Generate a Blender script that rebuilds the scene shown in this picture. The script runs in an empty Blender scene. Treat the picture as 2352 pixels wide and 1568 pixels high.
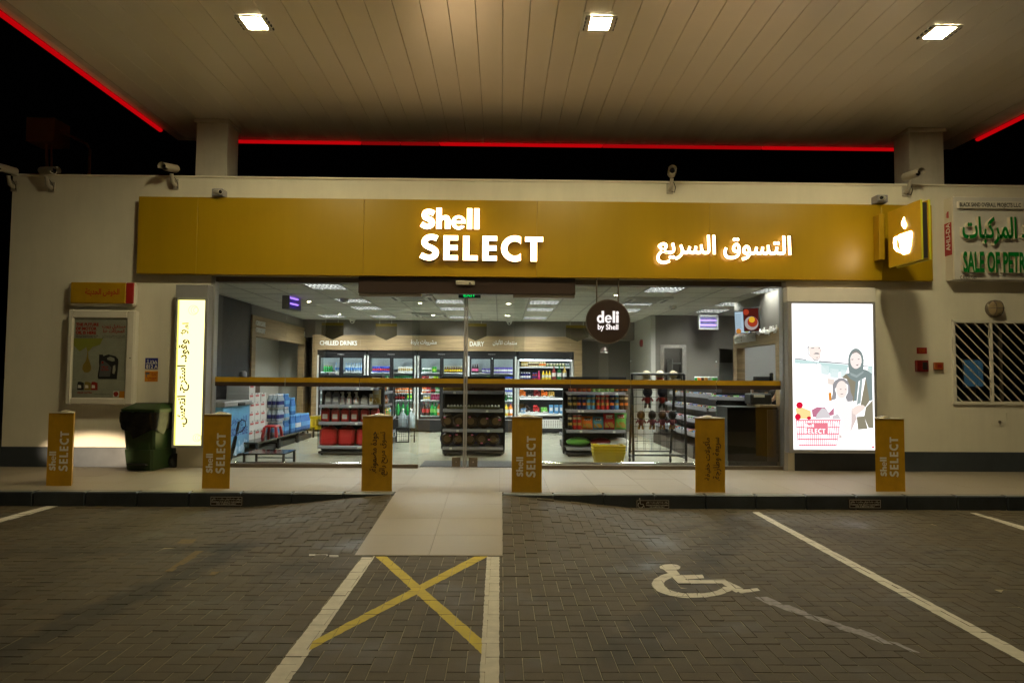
import bpy, math, random
from mathutils import Vector, Matrix
random.seed(7)
scene = bpy.context.scene
COL = scene.collection
PI = math.pi

# ------------------------------------------------------------------ camera
CAM = Vector((0.0, 0.0, 1.52))
SC = 4096 / 2352.0
FPX = 2870 / SC                                     # focal length in pixels of a 2352 wide picture
CX, CY = 1176.0, 784.0
_d = Vector(((1150 - CX) / FPX, (868 - CY) / FPX, 1.0)).normalized()      # world +Y seen by the camera (x right, y down, z ahead)
_x = Vector((1.0, 0.0072, 0.0)); _x = (_x - _d * _x.dot(_d)).normalized() # world +X seen by the camera
_z = _x.cross(_d); 
if _z.y > 0: _z = -_z
R = Matrix((_x, _d, _z))                            # rows: world axes expressed in camera axes
cam_x = Vector((R[0][0], R[1][0], R[2][0]))
cam_dn = Vector((R[0][1], R[1][1], R[2][1]))
cam_f = Vector((R[0][2], R[1][2], R[2][2]))
cd = bpy.data.cameras.new('camera'); cam = bpy.data.objects.new('camera', cd); COL.objects.link(cam)
cd.sensor_width = 36; cd.lens = 2870 / 4096 * 36; cd.clip_start = 0.05; cd.clip_end = 2000
M3 = Matrix((cam_x, -cam_dn, -cam_f)).transposed()
cam.matrix_world = Matrix.Translation(CAM) @ M3.to_4x4()
scene.camera = cam

# ------------------------------------------------------------------ night sky, exposure
w = bpy.data.worlds.new('World'); scene.world = w; w.use_nodes = True
nt = w.node_tree; nt.nodes.clear()
wo = nt.nodes.new('ShaderNodeOutputWorld'); bg = nt.nodes.new('ShaderNodeBackground'); sk = nt.nodes.new('ShaderNodeTexSky')
sk.sky_type = 'NISHITA'; sk.sun_disc = False; sk.sun_elevation = math.radians(-4); sk.sun_rotation = math.radians(200)
nt.links.new(sk.outputs[0], bg.inputs[0]); nt.links.new(bg.outputs[0], wo.inputs[0])
bg.inputs[1].default_value = 0.012
vs = scene.view_settings
scene.display_settings.display_device = 'sRGB'
vs.view_transform = 'Standard'; vs.look = 'None'; vs.gamma = 1; vs.exposure = 0.0; vs.use_curve_mapping = False
cy = scene.cycles
cy.use_denoising = True
scene.render.filter_size = 0.9
cy.max_bounces = 7; cy.diffuse_bounces = 4; cy.glossy_bounces = 4; cy.transmission_bounces = 4; cy.transparent_max_bounces = 24
cy.sample_clamp_indirect = 6.0; cy.caustics_reflective = False; cy.caustics_refractive = False
CANOPY_L, CEILING_L, COOLER_L = 545.0, 74.0, 3.5    # radiance of the canopy lamps, the ceiling panels and the cooler strips
CANOPY_C = (1.0, 0.86, 0.49)

# ------------------------------------------------------------------ picture point -> point of a plane of the place
def ray(x, y):
    v = Vector(((x - CX) / FPX, (y - CY) / FPX, 1.0))
    return cam_x * v.x + cam_dn * v.y + cam_f * v.z
def on_y(x, y, Y):
    r = ray(x, y); k = (Y - CAM.y) / r.y; return (CAM.x + r.x * k, CAM.z + r.z * k)
def on_z(x, y, Z):
    r = ray(x, y); k = (Z - CAM.z) / r.z; return (CAM.x + r.x * k, CAM.y + r.y * k)
def on_x(x, y, X):
    r = ray(x, y); k = (X - CAM.x) / r.x; return (CAM.y + r.y * k, CAM.z + r.z * k)

# ------------------------------------------------------------------ materials
MATS = {}
def mat(name, col, rough=0.6, metal=0.0, emit=None, es=1.0, var=0.0, vscale=6.0, bump=0.0, bscale=60.0, alpha=1.0, spec=0.5, coat=0.0, dirt=0.0, rvar=0.10):
    m = bpy.data.materials.new(name); m.use_nodes = True; n = m.node_tree; L = n.links
    b = n.nodes['Principled BSDF']
    b.inputs['Base Color'].default_value = (*col, 1); b.inputs['Roughness'].default_value = rough; b.inputs['Metallic'].default_value = metal
    b.inputs['Specular IOR Level'].default_value = spec; b.inputs['Alpha'].default_value = alpha; b.inputs['Coat Weight'].default_value = coat
    if emit is not None:
        b.inputs['Emission Color'].default_value = (*emit, 1); b.inputs['Emission Strength'].default_value = es
    if var or bump or dirt:
        tc = n.nodes.new('ShaderNodeNewGeometry')
    if var:
        t = n.nodes.new('ShaderNodeTexNoise'); t.inputs['Scale'].default_value = vscale; t.inputs['Detail'].default_value = 6; t.inputs['Roughness'].default_value = 0.65
        L.new(tc.outputs['Position'], t.inputs['Vector'])
        mr = n.nodes.new('ShaderNodeMapRange'); mr.inputs[1].default_value = 0.3; mr.inputs[2].default_value = 0.7
        mr.inputs[3].default_value = 1 - var; mr.inputs[4].default_value = 1 + var
        L.new(t.outputs[0], mr.inputs[0])
        mx = n.nodes.new('ShaderNodeMix'); mx.data_type = 'RGBA'; mx.blend_type = 'MULTIPLY'; mx.inputs[0].default_value = 1
        mx.inputs[6].default_value = (*col, 1); L.new(mr.outputs[0], mx.inputs[7]); L.new(mx.outputs[2], b.inputs['Base Color'])
        mr2 = n.nodes.new('ShaderNodeMapRange'); mr2.inputs[3].default_value = max(0.03, rough - rvar); mr2.inputs[4].default_value = min(1, rough + rvar)
        L.new(t.outputs[0], mr2.inputs[0]); L.new(mr2.outputs[0], b.inputs['Roughness'])
    if dirt:                                            # rain streaks and dust, fixed to the surface
        mp = n.nodes.new('ShaderNodeMapping'); mp.inputs['Scale'].default_value = (3.1, 3.1, 0.35)
        td = n.nodes.new('ShaderNodeTexNoise'); td.inputs['Scale'].default_value = 1.0; td.inputs['Detail'].default_value = 8; td.inputs['Roughness'].default_value = .7
        L.new(tc.outputs['Position'], mp.inputs[0]); L.new(mp.outputs[0], td.inputs['Vector'])
        rd = n.nodes.new('ShaderNodeMapRange'); rd.inputs[1].default_value = 0.36; rd.inputs[2].default_value = 0.56; rd.inputs[3].default_value = 1 - dirt; rd.inputs[4].default_value = 1.0
        L.new(td.outputs[0], rd.inputs[0]); md = n.nodes.new('ShaderNodeMix'); md.data_type = 'RGBA'; md.blend_type = 'MULTIPLY'; md.inputs[0].default_value = 1
        if var: L.new(mx.outputs[2], md.inputs[6])
        else: md.inputs[6].default_value = (*col, 1)
        L.new(rd.outputs[0], md.inputs[7]); L.new(md.outputs[2], b.inputs['Base Color'])
    if bump:
        t2 = n.nodes.new('ShaderNodeTexNoise'); t2.inputs['Scale'].default_value = bscale; t2.inputs['Detail'].default_value = 5
        L.new(tc.outputs['Position'], t2.inputs['Vector'])
        bp = n.nodes.new('ShaderNodeBump'); bp.inputs['Strength'].default_value = bump; bp.inputs['Distance'].default_value = 0.01
        L.new(t2.outputs[0], bp.inputs['Height']); L.new(bp.outputs[0], b.inputs['Normal'])
    MATS[name] = m
    return m
def emat(name, col, s):
    m = bpy.data.materials.new(name); m.use_nodes = True; n = m.node_tree; n.nodes.clear()
    o = n.nodes.new('ShaderNodeOutputMaterial'); e = n.nodes.new('ShaderNodeEmission')
    e.inputs[0].default_value = (*col, 1); e.inputs[1].default_value = s
    n.links.new(e.outputs[0], o.inputs[0]); MATS[name] = m; return m
def glassmat(name, tint=(0.96, 0.985, 0.975), base=0.035, rough=0.0):
    m = bpy.data.materials.new(name); m.use_nodes = True; n = m.node_tree; n.nodes.clear(); L = n.links
    o = n.nodes.new('ShaderNodeOutputMaterial'); mx = n.nodes.new('ShaderNodeMixShader')
    t = n.nodes.new('ShaderNodeBsdfTransparent'); g = n.nodes.new('ShaderNodeBsdfGlossy'); lw = n.nodes.new('ShaderNodeLayerWeight')
    t.inputs[0].default_value = (*tint, 1); g.inputs['Roughness'].default_value = rough
    p = n.nodes.new('ShaderNodeMath'); p.operation = 'POWER'; p.inputs[1].default_value = 5
    lw.inputs[0].default_value = 0.5
    L.new(lw.outputs['Facing'], p.inputs[0])
    ma = n.nodes.new('ShaderNodeMath'); ma.operation = 'MULTIPLY_ADD'; ma.inputs[1].default_value = 0.9; ma.inputs[2].default_value = base
    L.new(p.outputs[0], ma.inputs[0]); L.new(ma.outputs[0], mx.inputs[0]); L.new(t.outputs[0], mx.inputs[1]); L.new(g.outputs[0], mx.inputs[2])
    L.new(mx.outputs[0], o.inputs[0]); MATS[name] = m; return m
def woodmat(name, col):
    m = mat(name, col, 0.5); n = m.node_tree; L = n.links; b = n.nodes['Principled BSDF']
    g = n.nodes.new('ShaderNodeNewGeometry'); mp = n.nodes.new('ShaderNodeMapping'); mp.inputs['Scale'].default_value = (1.2, 1.2, 26)
    t = n.nodes.new('ShaderNodeTexNoise'); t.inputs['Scale'].default_value = 1.6; t.inputs['Detail'].default_value = 7; t.inputs['Distortion'].default_value = 0.6
    L.new(g.outputs['Position'], mp.inputs[0]); L.new(mp.outputs[0], t.inputs['Vector'])
    r = n.nodes.new('ShaderNodeValToRGB'); r.color_ramp.elements[0].position = 0.3; r.color_ramp.elements[1].position = 0.72
    r.color_ramp.elements[0].color = (*[c * 0.72 for c in col], 1); r.color_ramp.elements[1].color = (*[min(1, c * 1.2) for c in col], 1)
    L.new(t.outputs[0], r.inputs[0]); L.new(r.outputs[0], b.inputs['Base Color']); return m

# ------------------------------------------------------------------ mesh builder
_cb_cache = {}
def _cbox_topology():
    """24 corner points of a chamfered box (sign triple + axis kept full) and its faces."""
    pts = []
    for sx in (-1, 1):
        for sy in (-1, 1):
            for sz in (-1, 1):
                for ax in range(3): pts.append((sx, sy, sz, ax))
    idx = {p: i for i, p in enumerate(pts)}
    faces = []
    for ax in range(3):
        o1, o2 = [(1, 2), (2, 0), (0, 1)][ax]
        for s in (-1, 1):
            f = []
            for a, b in ((-1, -1), (1, -1), (1, 1), (-1, 1)):
                q = [0, 0, 0]; q[ax] = s; q[o1] = a; q[o2] = b; f.append(idx[(*q, ax)])
            faces.append(tuple(f if s > 0 else f[::-1]))
    for ax in range(3):                                   # edge chamfers run along ax
        o1, o2 = [(1, 2), (2, 0), (0, 1)][ax]
        for a in (-1, 1):
            for b in (-1, 1):
                q0 = [0, 0, 0]; q0[ax] = -1; q0[o1] = a; q0[o2] = b
                q1 = list(q0); q1[ax] = 1
                f = (idx[(*q0, o1)], idx[(*q1, o1)], idx[(*q1, o2)], idx[(*q0, o2)])
                faces.append(f if a * b < 0 else f[::-1])
    for sx in (-1, 1):
        for sy in (-1, 1):
            for sz in (-1, 1):
                f = tuple(idx[(sx, sy, sz, a)] for a in range(3))
                faces.append(f if sx * sy * sz > 0 else f[::-1])
    return pts, faces
_CBP, _CBF = _cbox_topology()
class MB:
    def __init__(s): s.v = []; s.f = []; s.mi = []; s.sm = []; s.m = 0
    def add(s, vs, fs, smooth=False):
        k = len(s.v); s.v.extend(tuple(v) for v in vs)
        for f in fs: s.f.append(tuple(i + k for i in f)); s.mi.append(s.m); s.sm.append(smooth)
        return s
    def box(s, x0, x1, y0, y1, z0, z1, c=0.0):
        if x0 > x1: x0, x1 = x1, x0
        if y0 > y1: y0, y1 = y1, y0
        if z0 > z1: z0, z1 = z1, z0
        if c <= 0:
            v = [(x0, y0, z0), (x1, y0, z0), (x1, y1, z0), (x0, y1, z0), (x0, y0, z1), (x1, y0, z1), (x1, y1, z1), (x0, y1, z1)]
            return s.add(v, [(3, 2, 1, 0), (4, 5, 6, 7), (0, 1, 5, 4), (1, 2, 6, 5), (2, 3, 7, 6), (3, 0, 4, 7)])
        c = min(c, (x1 - x0) * .45, (y1 - y0) * .45, (z1 - z0) * .45)
        mid = ((x0 + x1) / 2, (y0 + y1) / 2, (z0 + z1) / 2); h = ((x1 - x0) / 2, (y1 - y0) / 2, (z1 - z0) / 2)
        v = []
        for p in _CBP:
            ax = p[3]; v.append(tuple(mid[a] + p[a] * (h[a] - (0 if a == ax else c)) for a in range(3)))
        return s.add(v, _CBF)
    def quad(s, a, b, c, d): return s.add([a, b, c, d], [(0, 1, 2, 3)])
    def poly(s, pts): return s.add(pts, [tuple(range(len(pts)))])
    def tube(s, path, r, n=8, caps=True):
        path = [Vector(p) for p in path]; vs = []; fs = []
        up = Vector((0, 0, 1))
        for i, p in enumerate(path):
            t = (path[min(i + 1, len(path) - 1)] - path[max(i - 1, 0)]).normalized()
            a = t.cross(up if abs(t.z) < 0.95 else Vector((0, 1, 0))).normalized(); b = t.cross(a)
            rr = r[i] if isinstance(r, (list, tuple)) else r
            for k in range(n):
                q = 2 * PI * (k + .5) / n; vs.append(p + a * math.cos(q) * rr + b * math.sin(q) * rr)
        for i in range(len(path) - 1):
            for k in range(n): fs.append((i * n + k, i * n + (k + 1) % n, (i + 1) * n + (k + 1) % n, (i + 1) * n + k))
        s.add(vs, fs, n > 5)
        if caps:
            m = len(path) - 1
            s.add(vs[:n], [tuple(range(n))[::-1]]); s.add(vs[m * n:], [tuple(range(n))])
        return s
    def lathe(s, prof, c=(0, 0, 0), n=10, smooth=True, axis='z', sx=1.0, sy=1.0):
        vs = []; fs = []
        for r, z in prof:
            for k in range(n):
                q = 2 * PI * k / n; x, y = r * math.cos(q) * sx, r * math.sin(q) * sy
                if axis == 'z': vs.append((c[0] + x, c[1] + y, c[2] + z))
                elif axis == 'y': vs.append((c[0] + x, c[1] - z, c[2] + y))
                else: vs.append((c[0] + z, c[1] + x, c[2] + y))
        for i in range(len(prof) - 1):
            for k in range(n): fs.append((i * n + k, i * n + (k + 1) % n, (i + 1) * n + (k + 1) % n, (i + 1) * n + k))
        s.add(vs, fs, smooth)
        if prof[0][0] > 1e-6: s.add(vs[:n], [tuple(range(n))[::-1]])
        if prof[-1][0] > 1e-6: s.add(vs[-n:], [tuple(range(n))])
        return s
    def prism(s, pts, d0, d1, axis='y'):
        """pts in the plane, extruded along axis from d0 to d1."""
        n = len(pts)
        def P(p, d): return {'y': (p[0], d, p[1]), 'x': (d, p[0], p[1]), 'z': (p[0], p[1], d)}[axis]
        area = sum(pts[i][0] * pts[(i + 1) % n][1] - pts[(i + 1) % n][0] * pts[i][1] for i in range(n))
        flip = (area < 0) != (axis == 'y')
        vs = [P(p, d0) for p in pts] + [P(p, d1) for p in pts]
        fs = [tuple(range(n))[::-1], tuple(range(n, 2 * n))] + [(i, (i + 1) % n, n + (i + 1) % n, n + i) for i in range(n)]
        if (d1 < d0) != flip: fs = [f[::-1] for f in fs]
        return s.add(vs, fs)
    def frame(s, x0, x1, z0, z1, y0, y1, t, c=0.0):
        s.box(x0, x1, y0, y1, z1 - t, z1, c); s.box(x0, x1, y0, y1, z0, z0 + t, c)
        s.box(x0, x0 + t, y0, y1, z0 + t, z1 - t, c); s.box(x1 - t, x1, y0, y1, z0 + t, z1 - t, c); return s
    def blob(s, c, r, n=8, m=5, jit=0.0):
        vs = []; fs = []
        for i in range(m + 1):
            th = PI * i / m
            for k in range(n):
                q = 2 * PI * k / n; j = 1 + random.uniform(-jit, jit)
                vs.append((c[0] + r[0] * math.sin(th) * math.cos(q) * j, c[1] + r[1] * math.sin(th) * math.sin(q) * j, c[2] - r[2] * math.cos(th) * j))
        for i in range(m):
            for k in range(n): fs.append((i * n + k, i * n + (k + 1) % n, (i + 1) * n + (k + 1) % n, (i + 1) * n + k))
        return s.add(vs, fs, True)
    def xf(s, M, start=0):
        for i in range(start, len(s.v)): s.v[i] = tuple(M @ Vector(s.v[i]))
        return s
    def mesh(s, name, mats, off=(0, 0, 0)):
        me = bpy.data.meshes.new(name)
        me.from_pydata([(v[0] - off[0], v[1] - off[1], v[2] - off[2]) for v in s.v], [], s.f)
        if not isinstance(mats, (list, tuple)): mats = [mats]
        for m in mats: me.materials.append(MATS[m] if isinstance(m, str) else m)
        me.polygons.foreach_set('material_index', s.mi); me.polygons.foreach_set('use_smooth', s.sm)
        me.update(); return me
    def build(s, name, mats, parent=None, local=False, **props):
        """Link as one object. Coordinates are world ones unless local."""
        off = (0, 0, 0)
        if parent is not None and not local: off = base_of(parent)
        o = bpy.data.objects.new(name, s.mesh(name, mats, off)); COL.objects.link(o)
        if parent is not None: o.parent = parent
        for k, v in props.items(): o[k] = v
        return o
def base_of(o):
    p = Vector((0, 0, 0))
    while o is not None: p += o.location; o = o.parent
    return p
def thing(name, label, cat, loc=(0, 0, 0), rz=0.0, group=None):
    o = bpy.data.objects.new(name, None); COL.objects.link(o); o.location = loc; o.rotation_euler = (0, 0, rz); o.empty_display_size = 0.1
    o['label'] = label; o['category'] = cat
    if group: o['group'] = group
    return o
def tag(o, label, cat, group=None):
    o['label'] = label; o['category'] = cat
    if group: o['group'] = group
    return o
def solo(name, mb, mats, label, cat, group=None):
    """A thing that is one mesh; its origin sits at the middle of its foot."""
    xs = [v[0] for v in mb.v]; ys = [v[1] for v in mb.v]; zs = [v[2] for v in mb.v]
    c = ((min(xs) + max(xs)) / 2, (min(ys) + max(ys)) / 2, min(zs))
    o = bpy.data.objects.new(name, mb.mesh(name, mats, c)); COL.objects.link(o); o.location = c
    return tag(o, label, cat, group)
def copy_tree(o, parent=None):
    c = o.copy(); COL.objects.link(c)
    if parent is not None: c.parent = parent
    for ch in o.children: copy_tree(ch, c)
    return c

# ------------------------------------------------------------------ lettering
_AR = {'ا': (0xFE8D, 2), 'ب': (0xFE8F, 4), 'ة': (0xFE93, 2), 'ت': (0xFE95, 4), 'ث': (0xFE99, 4), 'ج': (0xFE9D, 4), 'ح': (0xFEA1, 4), 'خ': (0xFEA5, 4),
       'د': (0xFEA9, 2), 'ذ': (0xFEAB, 2), 'ر': (0xFEAD, 2), 'ز': (0xFEAF, 2), 'س': (0xFEB1, 4), 'ش': (0xFEB5, 4), 'ص': (0xFEB9, 4), 'ض': (0xFEBD, 4),
       'ط': (0xFEC1, 4), 'ع': (0xFEC9, 4), 'غ': (0xFECD, 4), 'ف': (0xFED1, 4), 'ق': (0xFED5, 4), 'ك': (0xFED9, 4), 'ل': (0xFEDD, 4), 'م': (0xFEE1, 4),
       'ن': (0xFEE5, 4), 'ه': (0xFEE9, 4), 'و': (0xFEED, 2), 'ي': (0xFEF1, 4), 'أ': (0xFE83, 2), 'ئ': (0xFE89, 4), 'ﻻ': (0xFEFB, 2), 'ﻷ': (0xFEF7, 2)}
def shape_arabic(t):
    t = t.replace('لا', 'ﻻ').replace('لأ', 'ﻷ'); out = []
    for i, ch in enumerate(t):
        if ch not in _AR: out.append(ch); continue
        b, n = _AR[ch]
        prev = i > 0 and t[i - 1] in _AR and _AR[t[i - 1]][1] == 4
        nxt = n == 4 and i + 1 < len(t) and t[i + 1] in _AR
        out.append(chr(b + (3 if prev and nxt else 1 if prev else 2 if nxt else 0)))
    s = ''.join(out[::-1])
    return s
_txt = {}
def text2d(body, bold=0.0, depth=0.0, space=1.0, line=1.0, align='CENTER'):
    key = (body, bold, depth, space, line, align)
    if key in _txt: return _txt[key]
    c = bpy.data.curves.new('lettering', 'FONT')
    c.body = '\n'.join(shape_arabic(l) if any(ch in _AR for ch in l) else l for l in body.split('\n'))
    c.size = 1; c.offset = bold; c.extrude = depth; c.resolution_u = 3; c.space_character = space; c.space_line = line; c.align_x = align
    o = bpy.data.objects.new('lettering', c); COL.objects.link(o)
    dg = bpy.context.evaluated_depsgraph_get(); dg.update()
    me = bpy.data.meshes.new_from_object(o.evaluated_get(dg))
    v = [tuple(p.co) for p in me.vertices]; f = [tuple(p.vertices) for p in me.polygons]
    bpy.data.objects.remove(o); bpy.data.curves.remove(c); bpy.data.meshes.remove(me)
    x0 = min(p[0] for p in v); x1 = max(p[0] for p in v); y0 = min(p[1] for p in v); y1 = max(p[1] for p in v)
    v = [((p[0] - x0) / (x1 - x0), (p[1] - y0) / (y1 - y0), p[2]) for p in v]
    _txt[key] = (v, f, (x1 - x0) / (y1 - y0)); return _txt[key]
def letters(mb, body, c, U, V, w, h, depth=0.001, bold=0.0, **kw):
    """Fit the text into a w x h field centred on c, in the plane of U (reading direction) and V (up); it stands depth proud."""
    v, f, asp = text2d(body, bold, 0.5 if depth > 0.0015 else 0.0, **kw)
    c = Vector(c); U = Vector(U); V = Vector(V); N = U.cross(V)
    if w is None: w = h * asp
    if h is None: h = w / asp
    mb.add([c + U * (p[0] - .5) * w + V * (p[1] - .5) * h + N * ((p[2] + .5) * depth if depth > 0.0015 else depth) for p in v], f)
    return mb
def islands(mb):
    """Split a builder into its connected pieces."""
    par = list(range(len(mb.v)))
    def find(a):
        while par[a] != a: par[a] = par[par[a]]; a = par[a]
        return a
    pos = {}
    for i, p in enumerate(mb.v):
        k = tuple(round(q, 4) for q in p)
        if k in pos: par[find(i)] = find(pos[k])
        else: pos[k] = i
    for f in mb.f:
        for a in f[1:]: par[find(a)] = find(f[0])
    groups = {}
    for f in mb.f: groups.setdefault(find(f[0]), []).append(f)
    out = []
    for fs in groups.values():
        used = sorted({i for f in fs for i in f}); ix = {a: b for b, a in enumerate(used)}
        m = MB(); m.add([mb.v[i] for i in used], [tuple(ix[i] for i in f) for f in fs]); out.append(m)
    return out
def _spl(pts, n=5):
    out = []
    for i in range(len(pts) - 1):
        a, b, c, d = pts[max(i - 1, 0)], pts[i], pts[i + 1], pts[min(i + 2, len(pts) - 1)]
        for k in range(n):
            t = k / n
            out.append(tuple(.5 * (2 * b[j] + (c[j] - a[j]) * t + (2 * a[j] - 5 * b[j] + 4 * c[j] - d[j]) * t * t + (3 * b[j] - a[j] - 3 * c[j] + d[j]) * t ** 3) for j in (0, 1)))
    return out + [pts[-1]]
def _ribbon(pts, w):
    pts = _spl(pts); L = []; Rr = []
    for i, p in enumerate(pts):
        a, b = pts[max(i - 1, 0)], pts[min(i + 1, len(pts) - 1)]; dx, dy = b[0] - a[0], b[1] - a[1]; q = math.hypot(dx, dy)
        L.append((p[0] - dy / q * w / 2, p[1] + dx / q * w / 2)); Rr.append((p[0] + dy / q * w / 2, p[1] - dx / q * w / 2))
    return [[L[i], L[i + 1], Rr[i + 1], Rr[i]] for i in range(len(pts) - 1)]
def _rc(x0, x1, y0, y1): return [(x0, y0), (x1, y0), (x1, y1), (x0, y1)]
def _arc(cx, cy_, rx, ry, a0, a1, n=18): return [(cx + rx * math.cos(math.radians(a0 + (a1 - a0) * i / n)), cy_ - ry * math.sin(math.radians(a0 + (a1 - a0) * i / n))) for i in range(n + 1)]
def _cc(cx, cy_, ro, ri, ao, ai, n=22):
    o_, i_ = _arc(cx, cy_, *ro, ao, 360 - ao, n), _arc(cx, cy_, *ri, ai, 360 - ai, n); return [[o_[k], o_[k + 1], i_[k + 1], i_[k]] for k in range(n)]
def _glyph_e(x):
    up_o, up_i = _arc(x + 113, 321, 113, 111, 12, 168, 16), _arc(x + 114, 296, 50, 44, 0, 180, 16)
    lo_o, lo_i = _arc(x + 113, 321, 113, 111, 189, 326, 16), _arc(x + 116, 334, 52, 52, 180, 320, 16)
    return [[up_o[k], up_o[k + 1], up_i[k + 1], up_i[k]] for k in range(16)] + [[up_i[16], up_o[16], (x + 1, 334), (x + 64, 334)], _rc(x + 64, x + 164, 296, 334), [(x + 164, 296), up_o[0], (x + 226, 334), (x + 164, 334)]] + [[lo_o[k], lo_o[k + 1], lo_i[k + 1], lo_i[k]] for k in range(16)]
HEAVY = {
 'Shell': [_ribbon([(368, 182), (318, 160), (272, 156), (232, 172), (218, 205), (226, 240), (268, 262), (315, 284), (340, 312), (338, 345), (310, 376), (265, 388), (222, 380), (172, 350)], 84),
    [_rc(405, 490, 95, 422), [(490, 235), (508, 219), (495, 290), (490, 315)], [(508, 219), (545, 209), (580, 212), (543, 300), (535, 283), (515, 275), (495, 290)], [(580, 212), (610, 232), (625, 270), (627, 310), (543, 310), (543, 300)], _rc(543, 627, 310, 422)],
    _glyph_e(645), [_rc(890, 970, 97, 423)], [_rc(1003, 1085, 97, 424)]],
 'SELECT': [_ribbon([(424, 580), (372, 560), (315, 558), (262, 578), (228, 632), (238, 680), (285, 714), (345, 742), (394, 778), (406, 818), (388, 864), (340, 892), (295, 898), (240, 888), (172, 856)], 92),
    [_rc(525, 618, 530, 935), _rc(618, 750, 530, 607), _rc(618, 745, 690, 770), _rc(618, 750, 857, 935)], [_rc(830, 927, 532, 935), _rc(927, 1060, 857, 935)], [_rc(1133, 1228, 533, 937), _rc(1228, 1360, 533, 610), _rc(1228, 1353, 690, 772), _rc(1228, 1358, 860, 937)],
    _cc(1640, 735, (215, 215), (120, 122), 64, 40), [_rc(1800, 2080, 540, 617), _rc(1887, 1985, 617, 942)]],
 'deli': [_cc(108, 321, (108, 111), (44, 52), 67, 22) + [_rc(150, 228, 97, 424)], _glyph_e(255), [_rc(510, 588, 97, 424)], [_rc(622, 700, 205, 424), _arc(661, 148, 46, 46, 0, 345, 23)]]}
def heavy(word, c, U, V, w, h, depth=.001):
    """Thick round-ended lettering drawn as polygons, one builder per letter, fitted into a w x h field."""
    G = HEAVY[word]; al = [p for g in G for q in g for p in q]
    x0, x1, y0, y1 = min(p[0] for p in al), max(p[0] for p in al), min(p[1] for p in al), max(p[1] for p in al)
    c = Vector(c); U = Vector(U); V = Vector(V); N = U.cross(V); out = []
    for g in G:
        m = MB()
        for q in g:
            if sum(q[i][0] * q[(i + 1) % len(q)][1] - q[(i + 1) % len(q)][0] * q[i][1] for i in range(len(q))) > 0: q = q[::-1]
            k = len(q); f = [c + U * (((p[0] - x0) / (x1 - x0) - .5) * w) + V * ((.5 - (p[1] - y0) / (y1 - y0)) * h) for p in q]
            m.add([v + N * depth for v in f] + ([v for v in f] if depth > .0015 else []), [tuple(range(k))] + ([(i, k + i, k + (i + 1) % k, (i + 1) % k) for i in range(k)] if depth > .0015 else []))
        out.append(m)
    return out
def heavy_one(mb, word, c, U, V, w, h, depth=.001):
    for m in heavy(word, c, U, V, w, h, depth): mb.add(m.v, m.f)
    return mb
XV, ZV, NXV = (1, 0, 0), (0, 0, 1), (-1, 0, 0)
def facing(mb, body, x0, x1, y0, y1, Y, **kw):
    """Lettering on a plane that faces the street, between two picture columns and rows."""
    a = on_y(x0, y0, Y); b = on_y(x1, y1, Y)
    return letters(mb, body, ((a[0] + b[0]) / 2, Y, (a[1] + b[1]) / 2), XV, ZV, abs(b[0] - a[0]), abs(b[1] - a[1]), **kw)
# ================================================================== materials of the place
mat('white_wall', (0.73, 0.69, 0.58), 0.75, var=0.05, vscale=1.3, bump=0.12, bscale=70, dirt=0.055)
mat('plinth_paint', (0.045, 0.055, 0.07), 0.32, var=0.18, vscale=2.5, bump=0.08, bscale=30)
mat('yellow_panel', (0.37, 0.228, 0.004), 0.32, var=0.02, vscale=1.0, rvar=0.02, dirt=0.06)
mat('yellow_sheet', (0.43, 0.25, 0.005), 0.42, var=0.08, vscale=7.0, dirt=0.12)
mat('bollard_yellow', (0.60, 0.325, 0.007), 0.45, var=0.10, vscale=9.0, dirt=0.14)
mat('lime_edge', (0.42, 0.40, 0.02), 0.4)
mat('soffit_white', (0.84, 0.78, 0.67), 0.33, var=0.03, vscale=0.9, spec=0.9, rvar=0.02); MATS['soffit_white'].node_tree.nodes['Principled BSDF'].inputs['IOR'].default_value = 2.0
mat('column_white', (0.58, 0.56, 0.50), 0.5, var=0.08, vscale=4, dirt=0.15)
mat('grey_metal', (0.34, 0.34, 0.36), 0.42, 0.35, var=0.05)
mat('aluminium', (0.56, 0.56, 0.57), 0.33, 0.85)
mat('bronze_metal', (0.17, 0.14, 0.11), 0.35, 0.6)
mat('chrome', (0.75, 0.75, 0.76), 0.12, 1.0)
mat('brown_panel', (0.035, 0.020, 0.016), 0.35, var=0.08)
mat('dark_plastic', (0.018, 0.018, 0.020), 0.45)
mat('black_metal', (0.012, 0.012, 0.013), 0.4)
mat('black_gloss', (0.008, 0.008, 0.009), 0.12)
mat('lens_black', (0.006, 0.006, 0.008), 0.08)
mat('camera_shell', (0.42, 0.39, 0.33), 0.45)
mat('camera_grey', (0.27, 0.26, 0.29), 0.5)
mat('kerb_paint', (0.040, 0.050, 0.062), 0.38, var=0.3, vscale=4, bump=0.15, bscale=25)
mat('kerb_top', (0.16, 0.165, 0.155), 0.45, var=0.2, vscale=6)
mat('walk_tile', (0.285, 0.245, 0.19), 0.52, var=0.07, vscale=2.2)
mat('grout', (0.13, 0.11, 0.09), 0.9)
mat('sand_joint', (0.33, 0.285, 0.19), 0.95, var=0.25, vscale=30)
mat('line_white', (0.58, 0.55, 0.48), 0.7, var=0.14, vscale=11)
mat('line_yellow', (0.52, 0.40, 0.015), 0.65, var=0.15, vscale=10)
mat('line_orange_worn', (0.150, 0.098, 0.03), 0.8, var=0.35, vscale=25)
mat('line_grey_worn', (0.28, 0.26, 0.28), 0.8, var=0.35, vscale=20)
mat('white_print', (0.78, 0.76, 0.70), 0.6)
mat('grey_print', (0.92, 0.88, 0.78), 0.6)
mat('brown_print', (0.03, 0.014, 0.010), 0.6)
mat('black_print', (0.012, 0.012, 0.016), 0.6)
mat('red_print', (0.36, 0.015, 0.012), 0.5)
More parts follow.
